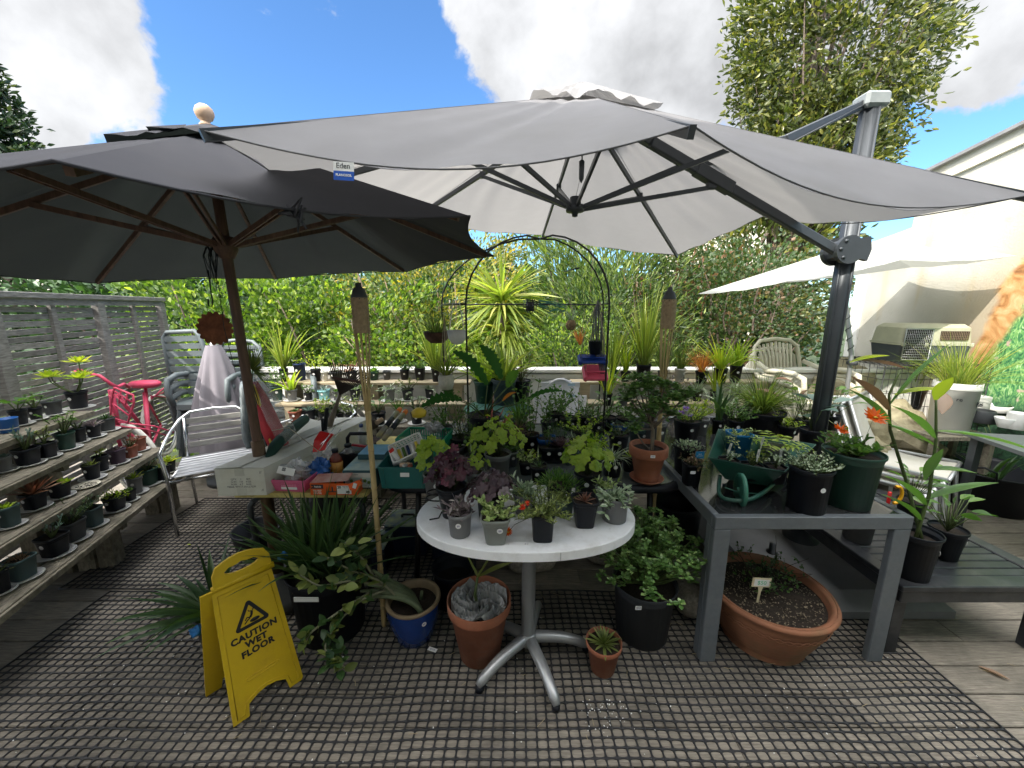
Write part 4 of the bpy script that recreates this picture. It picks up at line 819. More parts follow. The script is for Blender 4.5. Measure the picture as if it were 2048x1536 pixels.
L1=[('spiky succulent in black pot at lower frame corner',-6,1191,40,46,'s',M_black,'spiky','olive',20,22,{}),
('low trailing succulent in teal grey rectangular pot',30,1166,62,44,'s',M_teal,'dome','brown',8,26,dict(n=60)),
('old blue finger succulent with bare stems, black square pot',95,1118,62,40,'s',M_black,'finger','blue',44,44,dict(ns=6)),
('dark bushy succulent in large dark grey square pot',130,1088,60,40,'s',M_dgrey,'bush','dark',44,34,dict(ns=12,per=26,ll=.016,lw=.004)),
('blue white rosette in teal grey square pot, bottom tier',178,1057,42,38,'s',M_teal,'finger','blue',26,20,dict(ns=6,ll=.022)),
('crested lime sedum spilling over black square pot',222,1025,42,28,'s',M_black,'dome','lime',18,26,dict(n=170,ll=.012,lw=.006)),
('small green sprig in little black pot, bottom tier',256,1004,24,22,'s',M_black,'ros','green',18,12,{}),
('lime green star rosette in grey round pot',265,990,35,33,'r',M_grey,'spiky','lime',12,24,dict(n=20)),
('pink and blue finger succulent in dark green square pot',290,973,38,32,'s',M_green,'finger','blue',36,24,dict(ns=6,ll=.024)),
('dark rosette in black square pot near the bicycle wheel',320,963,30,28,'s',M_black,'ros','olive',12,16,{}),
('yellow green fleshy succulent in black pot at tier end',334,946,29,22,'r',M_black,'ros','yel',22,20,dict(n=20))]
for z,rows in zip(ZS[::-1],(L4,L3,L2,L1)):
    for (lab,px,py,wp,hp,sh,pm,pl,lf,ph,pw,q) in rows:
        potted(lab,px,py,z,wp,hp,sh,pm,pl,lf,ph,pw,sauc=True,group='potted succulents on the stepped plant stand',**q)
bp=G(-6,868,ZS[3]); g=MB(); g.lathe([(.033,0),(.036,.002),(.042,.075),(.044,.08),(.04,.08),(.037,.03),(0,.028)],20); t=thing('plastic_cup','bright blue plastic pot with white bands at top tier left edge','pot',Vector((bp.x+.02,bp.y+.04,ZS[3]))); g.build('cup',M_blue,t)
g=MB(); g.lathe([(.0376,.02),(.0382,.03)],20); g.lathe([(.0388,.038),(.0393,.046)],20); g.build('printed_band',M_stick,t)
c=G(155,980,ZS[1]); g=MB(); g.lathe([(.045,0),(.05,.002),(.062,.009),(.065,.010),(.062,.012),(.05,.005),(0,.0045)],32)
t=thing('plant_saucer','empty yellowed saucer scattered with fine gravel','saucer',Vector((c.x,c.y+.05,ZS[1]))); g.build('dish',mat('yellowed_plastic',(.62,.59,.48),rough=.5,dirt=(.3,.25,.18),dirtscale=30,dirtamt=.5),t)
g=MB(); 
for i in range(90): a=RG.uniform(0,6.28); r=.045*math.sqrt(RG.uniform()); g.box((r*math.cos(a),r*math.sin(a),.0065),(.003,.0025,.002),rot=a)
tag(g.build('gravel',M_soil,t),kind='stuff')
# round green tag on one pot handled as an extra sticker
# ================================================================ FENCE SIDE: bicycle
M_pink=mat('pink_paint',(.74,.085,.17),rough=.5,var=.1,dirt=(.4,.1,.12),dirtscale=8,dirtamt=.4); M_tyre=mat('whitewall_tyre',(.72,.70,.64),rough=.7,var=.1,dirt=(.35,.33,.3),dirtscale=20,dirtamt=.5)
bk=thing('bicycle','bright pink painted bicycle leaning on the slat fence','bicycle',(-2.95,3.3,0))
def wheel(c,ax,r,nm='wheel'):
    M=Matrix.Translation(Vector(c)-bk.location)@Vector((0,0,1)).rotation_difference(Vector(ax)).to_matrix().to_4x4()
    g=MB(); g.tube([(r*math.cos(a),r*math.sin(a),0) for a in np.arange(40)*2*PI/40],.019,8,closed=True); g.xf(M); w=g.build(nm,M_tyre,bk)
    g=MB(); g.tube([(r*.93*math.cos(a),r*.93*math.sin(a),0) for a in np.arange(40)*2*PI/40],.011,6,closed=True); g.xf(M); g.build('rim',M_gpaint,w)
    g=MB()
    for a in np.arange(28)*2*PI/28: g.tube([(.02*math.cos(a+.6),.02*math.sin(a+.6),0),(r*.93*math.cos(a),r*.93*math.sin(a),0)],.0012,3)
    g.tube([(0,0,-.05),(0,0,.05)],.014,8); g.xf(M); g.build('spokes',M_gpaint,w)
FWc=Vector((-3.12,3.0,.335)); RWc=Y(322,850,3.75)
wheel(FWc,(.33,1,.05),.325); wheel(RWc,(1,.35,.05),.30)
def bt(nm,pts,r,n=8): g=MB(); g.tube([Vector(p)-bk.location for p in pts],r,n); return g.build(nm,M_pink,bk)
hd=Y(232,775,2.95); seatp=Y(292,775,3.5); bb=Y(300,900,3.3)
g=MB(); [g.tube([Vector(a)-bk.location,Vector(b)-bk.location],r,8) for a,b,r in ((Y(222,780,2.95),Y(236,860,2.98),.02),(Y(226,845,2.98),bb,.019),(Y(236,790,2.98),Y(296,870,3.35),.014),(Y(290,785,3.5),bb,.019),(bb,RWc,.011),(Y(294,800,3.5),RWc,.009))]; g.build('frame',M_pink,bk)
bt('handlebar',[Y(152,740,3.0),Y(165,744,2.9),Y(200,752,2.85),Y(222,768,2.88),Y(235,774,2.95),Y(248,768,3.05),Y(258,775,3.15)],.012)
bt('handle_grip',[Y(150,739,3.02),Y(172,746,2.88)],.017)
bt('fork',[Y(222,800,2.96),Y(226,850,2.94),Vector(FWc)+Vector((-.02,-.05,0))],.013)
g=MB(); 
cr=[Y(229,775,2.84),Y(266,790,2.84),Y(268,805,2.84),Y(256,845,2.84),Y(222,835,2.86),Y(224,800,2.85)]
g.tube([p-bk.location for p in cr],.008,6,closed=True); 
for t_ in (.25,.5,.75): a=cr[0].lerp(cr[5],t_).lerp(cr[4],max(0,t_*2-1)*.6); b=cr[1].lerp(cr[3],t_); g.tube([a-bk.location,b-bk.location],.006,6)
for t_ in (.35,.7): a=cr[0].lerp(cr[1],t_); b=cr[4].lerp(cr[3],t_); g.tube([a-bk.location,a.lerp(b,.45)-bk.location],.006,6)
g.build('front_rack',M_pink,bk)
g=MB(); a=Y(238,862,3.0)
for dy in (-.03,.05): g.tube([Y(225,848,2.9)+Vector((0,dy,0))-bk.location,Y(290,856,3.0)+Vector((.03,dy,0))-bk.location,Y(330,868,3.2)+Vector((.03,dy,0))-bk.location],.007,6)
g.build('mudguard_stay',M_pink,bk)
g=MB(); g.lathe([(.0,-.03),(.075,-.03),(.10,-.012),(.105,.01),(.085,.028),(0,.034)],20,sx=1.35,sy=.8,c=tuple(Y(290,768,3.5)-bk.location)); g.tube([Y(291,772,3.5)-bk.location,Y(292,800,3.5)-bk.location],.013,8); g.build('saddle',M_pink,bk)
g=MB(); 
for k_ in (-.05,0,.05): g.tube([Y(302,795,3.5)+Vector((0,0,k_*.3))-bk.location,Y(340,780+k_*300,3.85)-bk.location],.007,6)
g.tube([Y(340,765,3.85)-bk.location,Y(340,795,3.85)-bk.location],.007,6); g.build('rear_rack',M_pink,bk)
# ================================================================ stacked grey plastic chairs
M_gch=mat('blue_grey_resin',(.115,.14,.15),rough=.5,var=.08,dirt=(.2,.2,.19),dirtscale=5,dirtamt=.3)
def arm_chair(name,label,loc,rz,m,hb=.86,w=.54,slats='h',group=None,z=0,tilt=0):
    t=thing(name,label,'chair',(loc[0],loc[1],z),rz,group)
    g=MB(); g.box((0,0,.41),(w-.06,.46,.022),bev=.008)
    g.box((0,-.235,.385),(w-.06,.02,.06),bev=.006); g.build('seat',m,t)
    for sx in(-1,1):
        for sy,ty in((-.22,-.26),(.2,.27)):
            g=MB(); g.beam((sx*(w/2-.05),sy,.41),(sx*(w/2-.01),ty,0),.05,.03,bev=.006); g.build('leg',m,t)
        g=MB(); x=sx*(w/2-.005); g.tube([(x-sx*.02,-.24,.40),(x,-.27,.52),(x,-.25,.63),(x,-.15,.66),(x,.1,.65),(x-sx*.03,.24,.70)],[.022,.022,.024,.026,.024,.02],8); g.build('arm',m,t)
        if slats=='fan':
            g=MB()
            for k_ in range(6): g.box((sx*(w/2-.012),.0,.425+k_*.037),(.012,.42-.02*k_,.026),bev=.004)
            g.build('side_panel',m,t)
    g=MB(); top=[(-w/2+.05,.22,.42),(-w/2+.03,.27,.65),(-w/2+.05,.31,hb-.06),(-w/2+.13,.33,hb),(0,.335,hb+.015),(w/2-.13,.33,hb),(w/2-.05,.31,hb-.06),(w/2-.03,.27,.65),(w/2-.05,.22,.42)]
    g.tube(top,.018,8); 
    if slats=='h':
        for k_ in range(6):
            zz=.5+k_*(hb-.56)/5; yy=.23+.1*(zz-.42)/.44; g.box((0,yy,zz),(w-.1,.012,.04),bev=.004)
    elif slats=='fan':
        for k_ in range(-4,5): g.tube([(k_*.022,.225,.44),(k_*.042,.27,.65),(k_*.048,.325,hb-.01-abs(k_)*.008)],.012,6)
    g.build('backrest',m,t); return t
NTH=['lowest of five','second from bottom','third from bottom','fourth from bottom','topmost']
for i in range(5): arm_chair('stacking_chair','blue grey plastic garden chair in the stack by the fence end, '+NTH[i],(-2.80+.010*i,3.64-.02*i,0),.0,M_gch,hb=.92,z=.0+i*.085,group='grey plastic chairs stacked by the fence end')
for i in range(5): arm_chair('stacking_chair','dark grey plastic chair in the low stack behind the closed parasol, '+NTH[i],(-2.12,3.42+.01*i,0),.5,M_gch,hb=.66,z=i*.075,group='grey plastic chairs stacked behind the parasol')
# tall lounge chair behind
lc=thing('lounge_chair','tall grey slatted plastic lounger folded upright behind the parasol','lounger',(-2.95,3.58,0)); g=MB(); 
a0,a1=Y(325,665,3.58)-lc.location,Y(398,662,3.58)-lc.location; b0,b1=Y(350,800,3.5)-lc.location,Y(440,800,3.5)-lc.location
g.tube([b0,a0+Vector((0,0,-.05)),a0+Vector((.04,0,0)),a1+Vector((-.04,0,0)),a1+Vector((0,0,-.05)),b1],.02,8); g.build('frame',M_gch,lc)
g=MB()
for k_ in range(8): t_=.1+k_*.11; g.beam(a0.lerp(b0,t_),a1.lerp(b1,t_),.012,.05)
g.build('slats',M_gch,lc)
# closed parasol
M_lil=fabric('pale_lilac_canvas',(.25,.235,.265),tr=.10)
pc=Vector((-2.64,3.40,0)); cp=thing('closed_parasol','closed pale grey parasol standing by the aluminium chair','parasol',pc)
ztop=Y(400,690,3.40).z; zbot=Y(400,892,3.40).z
g=MB(); n=60; rows=[]
for i in range(15):
    s_=i/14; z=ztop+(zbot-ztop)*s_; R_=.06+.24*s_**.85
    for j in range(n):
        a=2*PI*j/n; f_=1+.22*min(1,s_*2.5)*math.sin(a*10+.8*math.sin(s_*4))*(.6+.4*math.sin(a*3+1)); rows.append((R_*f_*math.cos(a),R_*f_*math.sin(a)*.8,z+.012*math.sin(a*5)*s_))
g.add(rows,[(i*n+j,i*n+(j+1)%n,(i+1)*n+(j+1)%n,(i+1)*n+j) for i in range(14) for j in range(n)],0,True); g.build('canopy',M_lil,cp)
g=MB(); g.lathe([(.02,ztop-.02),(.026,ztop+.01),(.018,ztop+.02),(.028,ztop+.04),(.03,ztop+.06),(.016,ztop+.085),(0,ztop+.09)],16); g.build('finial',M_white,cp); g=MB(); g.tube([(0,0,.05),(0,0,ztop)],.019,10); g.build('pole',M_white,cp); g=MB(); g.lathe([(0,0),(.2,0),(.2,.05),(.03,.07),(.03,.2)],24); g.build('base',M_dgrey,cp)
# aluminium chairs
def alu_chair(label,loc,rz):
    t=thing('aluminium_chair',label,'chair',loc,rz,'polished aluminium bistro chairs'); w=.27
    g=MB(); g.tube([(-w,-.24,0),(-w,-.23,.44),(-w-.02,-.21,.60),(-w,-.12,.66),(-w+.01,.10,.68),(-w+.05,.24,.73),(-.15,.28,.775),(0,.285,.785),(.15,.28,.775),(w-.05,.24,.73),(w-.01,.10,.68),(w,-.12,.66),(w+.02,-.21,.60),(w,-.23,.44),(w,-.24,0)],.0125,10)
    for sx in(-1,1): g.tube([(sx*(w-.07),.27,0),(sx*(w-.07),.2,.44),(sx*(w-.08),.25,.74)],.011,8); g.tube([(sx*(w-.03),-.22,.43),(sx*(w-.06),.2,.42)],.011,8)
    g.tube([(-w,-.23,.40),(w,-.23,.40)],.01,8); g.build('frame',M_steel,t)
    g=MB()
    for k_ in range(7): g.box((0,-.21+k_*.064,.437-.006*abs(k_-3)*.3),(.47,.05,.012),bev=.004)
    g.build('seat',mat('brushed_aluminium',(.62,.64,.68),rough=.35,var=.05,metal=.9),t)
    g=MB()
    for k_ in range(4): g.box((0,.235+.012*k_,.52+k_*.062),(.36,.012,.046),bev=.004)
    g.build('backrest',mat('grey_timber_slat',(.36,.35,.33),rough=.75,var=.2,nscale=14,stretch=(1,6,6)),t)
alu_chair('aluminium chair with grey slats beside the closed parasol',(-2.30,2.83,0),.60)
alu_chair('aluminium chair half hidden behind the red and yellow bundle',(-1.62,3.0,0),-.5)
# rusty sun
rs=Y(430,657,2.2); t=thing('rusty_sun_plaque','rusty metal sunburst plaque hanging behind the timber pole','ornament',rs); g=MB(); o=[]
for i in range(64): a=2*PI*i/64; r=.083 if i%4 in(0,1) else .098 if i%4==2 else .09; o.append((r*math.cos(a),r*math.sin(a)))
o=[((.082+.014*abs(math.sin(a*8)))*math.cos(a),(.082+.014*abs(math.sin(a*8)))*math.sin(a)) for a in np.arange(96)*2*PI/96]
g.prism(o,-.001,.001); g.xf(frame((0,0,0),(1,.2,0),(0,0,1))); g.build('plaque',mat('rust',(.16,.05,.025),rough=.9,var=.4,nscale=18,bump=.4,c2=(.3,.11,.05)),t)
hk=Y(424,600,2.1); g=MB(); g.tube([Y(416,540,2.05),Y(422,585,2.1),Y(425,600,2.1),Y(424,613,2.1),Y(417,612,2.1),Y(416,598,2.1)],.0035,6); solo(g,'hanging_hook',M_black,'black wire hook hanging above the rusty sunburst plaque','hook')
# ================================================================ TORCHES
M_bam=mat('bamboo_cane',(.45,.32,.14),rough=.5,var=.2,nscale=8,stretch=(6,6,1),c2=(.58,.44,.22)); M_weave=mat('woven_rattan',(.34,.25,.15),rough=.8,var=.25,nscale=60,bump=1)
def torch(label,x,y,base=0,hgt=1.7):
    t=thing('bamboo_torch',label,'garden torch',(x,y,0),0,'bamboo garden torches'); g=MB(); pts=[];r=[]
    zs=np.arange(base,1.22,.045)
    for z in zs: pts.append((.003*math.sin(z*3),0,z)); r.append(.0125)
    g.tube(pts,r,10)
    for z in (.12,.33,.55,.76,.95,1.13): g.tube([(.003*math.sin(z*3),0,z-.006),(.003*math.sin(z*3),0,z),(.003*math.sin(z*3),0,z+.006)],[.0127,.0145,.0127],10)
    g.build('cane',M_bam,t); g=MB()
    for k_ in range(9): a=2*PI*k_/9; g.tube([(.010*math.cos(a),.010*math.sin(a),1.14),(.012*math.cos(a),.012*math.sin(a),1.2),(.021*math.cos(a),.021*math.sin(a),1.34),(.031*math.cos(a),.031*math.sin(a),1.5)],[.0045,.0045,.004,.0038],5)
    g.build('split_cane',M_bam,t); g=MB(); n=36; rows=[]
    for i in range(31):
        z=1.49+.15*i/30
        for j in range(n): a=2*PI*j/n; rr=.034+.0018*math.sin(a*9+(PI if (i//3)%2 else 0))+.001*math.sin(i*2.1); rows.append((rr*math.cos(a),rr*math.sin(a),z))
    g.add(rows,[(i*n+j,i*n+(j+1)%n,(i+1)*n+(j+1)%n,(i+1)*n+j) for i in range(30) for j in range(n)],0,True); g.build('woven_basket',M_weave,t)
    g=MB(); g.lathe([(.032,1.63),(.034,1.645),(.03,1.655),(.024,1.675),(.013,1.685),(.012,1.7),(0,1.702)],16); g.build('burner',M_dgrey,t)
    g=MB(); g.tube([(.035,-.01,1.64),(.037,-.01,1.5),(.034,-.01,1.4),(.018,-.012,1.25)],.0012,4); g.build('tie_string',M_rope,t)
torch('bamboo garden torch standing left, between the yellow table and blue pot',-.655,1.69)
torch('bamboo garden torch standing right, by the potted jade tree',.815,2.04)
# ================================================================ ARCH TRELLIS
ar=thing('garden_arch','black tubular garden arch with hanging pots over the plant tables','arch',(.12,3.0,0)); ai=Matrix.Translation(ar.location).inverted()
fl,fr=Y(934,850,2.55),Y(1217,850,2.55); bl,brr=Y(885,740,3.35),Y(1198,740,3.35); apx=Y(1080,478,2.95)
g=MB(); yf,yb=2.55,3.35
def archpts(x0,x1,y0,xa,za):
    o=[(x0,y0,0),(x0,y0,.6),(x0,y0,1.2),(x0,y0,1.62)]
    return o
zt=1.74
for (xx,yy) in ((-.30,2.55),(.62,2.5),(-.60,3.35),(.78,3.35)):
    zz=1.62; pts=[(xx,yy,0),(xx,yy,.7),(xx,yy,1.3),(xx,yy,zz)]
    for k_ in range(1,8): a=k_/8*PI/2; pts.append((xx+(apx.x-xx)*(1-math.cos(a)),yy+(2.95-yy)*(1-math.cos(a)),zz+(apx.z+.02-zz)*math.sin(a)))
    pts.append(tuple(apx)); g.tube(pts,.0065,8)
for z in (1.62,.68):
    c_=[(-.30,2.55,z),(.62,2.5,z),(.78,3.35,z),(-.60,3.35,z)]
    for a,b in ((0,3),(3,2),(2,1)): g.tube([c_[a],((c_[a][0]+c_[b][0])/2,(c_[a][1]+c_[b][1])/2+.02,z+.004),c_[b]],.006,6)
for k_ in range(2): g.tube([(apx.x+(-.25 if k_ else .25),2.7,1.86),(apx.x+(-.2 if k_ else .2),3.1,1.87)],.005,6)
g.xf(ai); g.build('frame',M_blackm,ar)
# hanging things
def hang(nm,label,cat,p): return thing(nm,label,cat,p)
p=Y(874,672,2.9); t=hang('hanging_basket','brown coir hanging basket with grass like plant on the arch','hanging basket',p); g=MB(); g.lathe([(0,-.055),(.05,-.05),(.085,-.02),(.10,.03),(.096,.03),(.08,0),(0,0)],24); g.build('basket',mat('coir_liner',(.09,.045,.03),rough=1,var=.4,nscale=30,bump=1),t)
g=MB(); g.tube([(.1*math.cos(a),.1*math.sin(a),.032) for a in np.arange(24)*2*PI/24],.002,5,closed=True)
for a in (.3,2.4,4.5): g.tube([(.1*math.cos(a),.1*math.sin(a),.032),(0,0,.42)],.0014,4)
g.build('hanger',M_blackm,t); g=MB(); blades(g,60,.2,.16,.007,.3,r0=.05); g.build('foliage',LF['willow'],t)
p=Y(914,672,2.6); t=hang('hanging_pot','white half shell pot hung by a strap on the arch','hanging pot',p); g=MB(); rows=[]; n=24
g.lathe([(0,-.06),(.035,-.05),(.06,-.015),(.066,.04),(.062,.04),(.055,0),(0,-.045)],24,sy=.6); g.build('pot',M_white,t); g=MB(); g.beam((-.05,0,.03),(-.02,0,.24),.012,.004); g.beam((.05,0,.03),(.02,0,.24),.012,.004); g.build('strap',M_white,t)
p=Y(1060,612,2.9); t=hang('wire_lantern','small black ribbed wire lantern hung inside the arch','lantern',p); g=MB()
for k_ in range(9): z=-.05+k_*.0125; r=.05*math.sqrt(max(.15,1-(z/.062)**2)); g.tube([(r*math.cos(a),r*math.sin(a),z) for a in np.arange(20)*2*PI/20],.0025,5,closed=True)
for k_ in range(6): a=k_*PI/3; g.tube([(.05*math.sqrt(max(.15,1-(z/.062)**2))*math.cos(a),.05*math.sqrt(max(.15,1-(z/.062)**2))*math.sin(a),z) for z in np.linspace(-.05,.05,9)],.002,4)
g.tube([(0,0,.05),(0,0,.075)],.002,4); g.build('lantern_frame',M_blackm,t); g=MB(); g.lathe([(0,-.04),(.03,-.04),(.032,.03),(0,.03)],12); g.build('lantern_glass',mat('smoky_glass',(.05,.06,.07),rough=.1,spec=.8),t)
g=MB(); x0=Y(1078,605,2.95); x1=Y(1130,618,3.0)
for i in range(7): g.tube([x0+Vector((0,0,RG.normal(0,.012))),x0.lerp(x1,.5)+Vector(RG.normal(0,.03,3)),x1+Vector((0,0,RG.normal(0,.02)))],.0035,5)
solo(g,'bunched_net',mat('green_netting',(.05,.2,.16),rough=.8),'bunched green netting tied to the arch beside the lantern','netting')
p=Y(1142,650,3.1); t=hang('moss_ball','brown coir moss ball with wispy air plant on the arch','moss ball',p); g=MB(); g.lathe([(0,-.045),(.03,-.035),(.045,0),(.03,.035),(0,.045)],14); g.build('moss_ball_body',mat('coir_ball',(.25,.17,.09),rough=1,var=.4,nscale=50,bump=1),t); g=MB(); blades(g,34,.13,.12,.004,.2,r0=.02); g.xf(Matrix.Translation((0,0,.03))); g.build('foliage',LF['silver'],t); g=MB(); g.tube([(0,0,.04),(0,0,.26)],.0012,4); g.build('cord',M_rope,t)
# swings
def swing(label,px,py,y,m,w,d,tilt):
    p=Y(px,py,y); t=hang('swing_seat',label,'swing seat',p); g=MB(); g.box((0,0,0),(w,d,.022),bev=.008,rot=Matrix.Rotation(tilt,3,'X'))
    for k_ in range(9): g.box((0,-d/2+d*(k_+1)/10,.013),(w*.9,.006,.004),rot=Matrix.Rotation(tilt,3,'X'))
    for sx in(-1,1): g.box((sx*(w/2),0,-.006),(.03,d*.9,.045),bev=.01,rot=Matrix.Rotation(tilt,3,'X'))
    g.build('seat',m,t); g=MB()
    for sx in(-1,1): g.tube([(sx*w/2,0,.0),(sx*w*.35,.0,.2),(.04,.1,Y(1195,604,y).z-p.z)],.003,5)
    g.build('rope',M_rope,t)
M_bsw=mat('blue_swing_plastic',(.012,.05,.28),rough=.35); M_psw=mat('pink_swing_plastic',(.75,.1,.16),rough=.4)
swing('blue plastic swing seat hung on the right side of the arch',1185,718,2.62,M_bsw,.17,.10,.5); swing('pink plastic swing seat hung just below the blue one',1190,745,2.64,M_psw,.14,.14,.75)
p=Y(1190,695,2.62); t=hang('hanging_pot','small black pot tucked into the ropes above the swing','hanging pot',p); g=MB(); g.lathe([(0,-.045),(.036,-.045),(.046,.04),(.049,.045),(.044,.045),(.035,-.02),(0,-.02)],20); g.build('pot',M_black,t)
g=MB()
for i in range(16):
    x=1195+RG.normal(0,7); g.tube([Y(1196,600,2.7),Y(x,640,2.66+RG.normal(0,.02)),Y(x+RG.normal(0,3),700,2.62),Y(1205+RG.normal(0,3),745+RG.uniform(-20,20),2.62),Y(1208,775,2.62)],.0028,5)
solo(g,'rope_bundle',mat('grey_rope',(.13,.135,.14),rough=.9,var=.3,nscale=90),'grey swing ropes bundled down the right side of the arch','ropes')
# orange plant seen beside
p=Y(1160,690,3.2); t=hang('hanging_plant','orange leaved plant hanging in a string beside the blue swing','hanging plant',p); g=MB(); blades(g,16,.14,.14,.012,.1,r0=.01); g.build('foliage',LF['orange'],t); g=MB(); g.tube([(0,0,0),(.03,0,.3)],.0012,4); g.build('cord',M_rope,t)
# macrame cream pot
p=Y(893,778,2.55); t=hang('hanging_pot','cream crackled cup pot in macrame hanger left of the arch post','hanging pot',p); g=MB(); g.lathe([(0,0),(.04,0),(.05,.03),(.053,.085),(.045,.1),(.042,.1),(.04,.05),(0,.05)],24,wob=.015); g.build('pot',mat('crackled_cream',(.6,.56,.47),rough=.8,var=.15,nscale=60,bump=.8),t)
g=MB(); blades(g,44,.17,.17,.010,.22,r0=.02); g.xf(Matrix.Translation((0,0,.09))); g.build('foliage',LF['cab'],t); g=MB(); [g.tube([(.045*math.cos(a),.045*math.sin(a),.1),(.02*math.cos(a),.02*math.sin(a),.28),(0,0,.5)],.0022,5) for a in (0,1.57,3.14,4.7)]; g.build('macrame_cord',M_rope,t)
# ================================================================ BACK SHELVES
def plank(label,x0,x1,y,z,d=.16,m=M_stand):
    g=MB(); g.box(((x0+x1)/2,y,z-.012),(x1-x0,d,.024),bev=.003); 
    t=thing('plank_shelf',label,'shelf',((x0+x1)/2,y,0)); g.xf(Matrix.Translation(t.location).inverted()); g.build('board',m,t)
    for x in (x0+.12,(x0+x1)/2,x1-.12): g=MB(); g.box((x-t.location.x,0,(z-.026)/2),(.09,d*.9,z-.026)); g.build('support',m,t)
M_pine=mat('pale_pine_board',(.36,.30,.2),rough=.8,var=.2,nscale=8,stretch=(1,8,8),dirt=(.2,.17,.12),dirtscale=4,dirtamt=.5)
plank('upper plank shelf against the white wall, left of arch',-2.15,-.38,3.50,.93,m=M_pine); plank('lower plank shelf against the white wall, left of arch',-2.05,-.40,3.30,.78,m=M_pine)
plank('upper plank shelf against the white wall, right of arch',.55,2.45,3.52,.93,m=M_pine); plank('lower plank shelf against the white wall, right of arch',.55,2.35,3.32,.78,m=M_pine)
plank('bottom plank shelf against the white wall, left of arch',-1.9,-.42,3.10,.64)
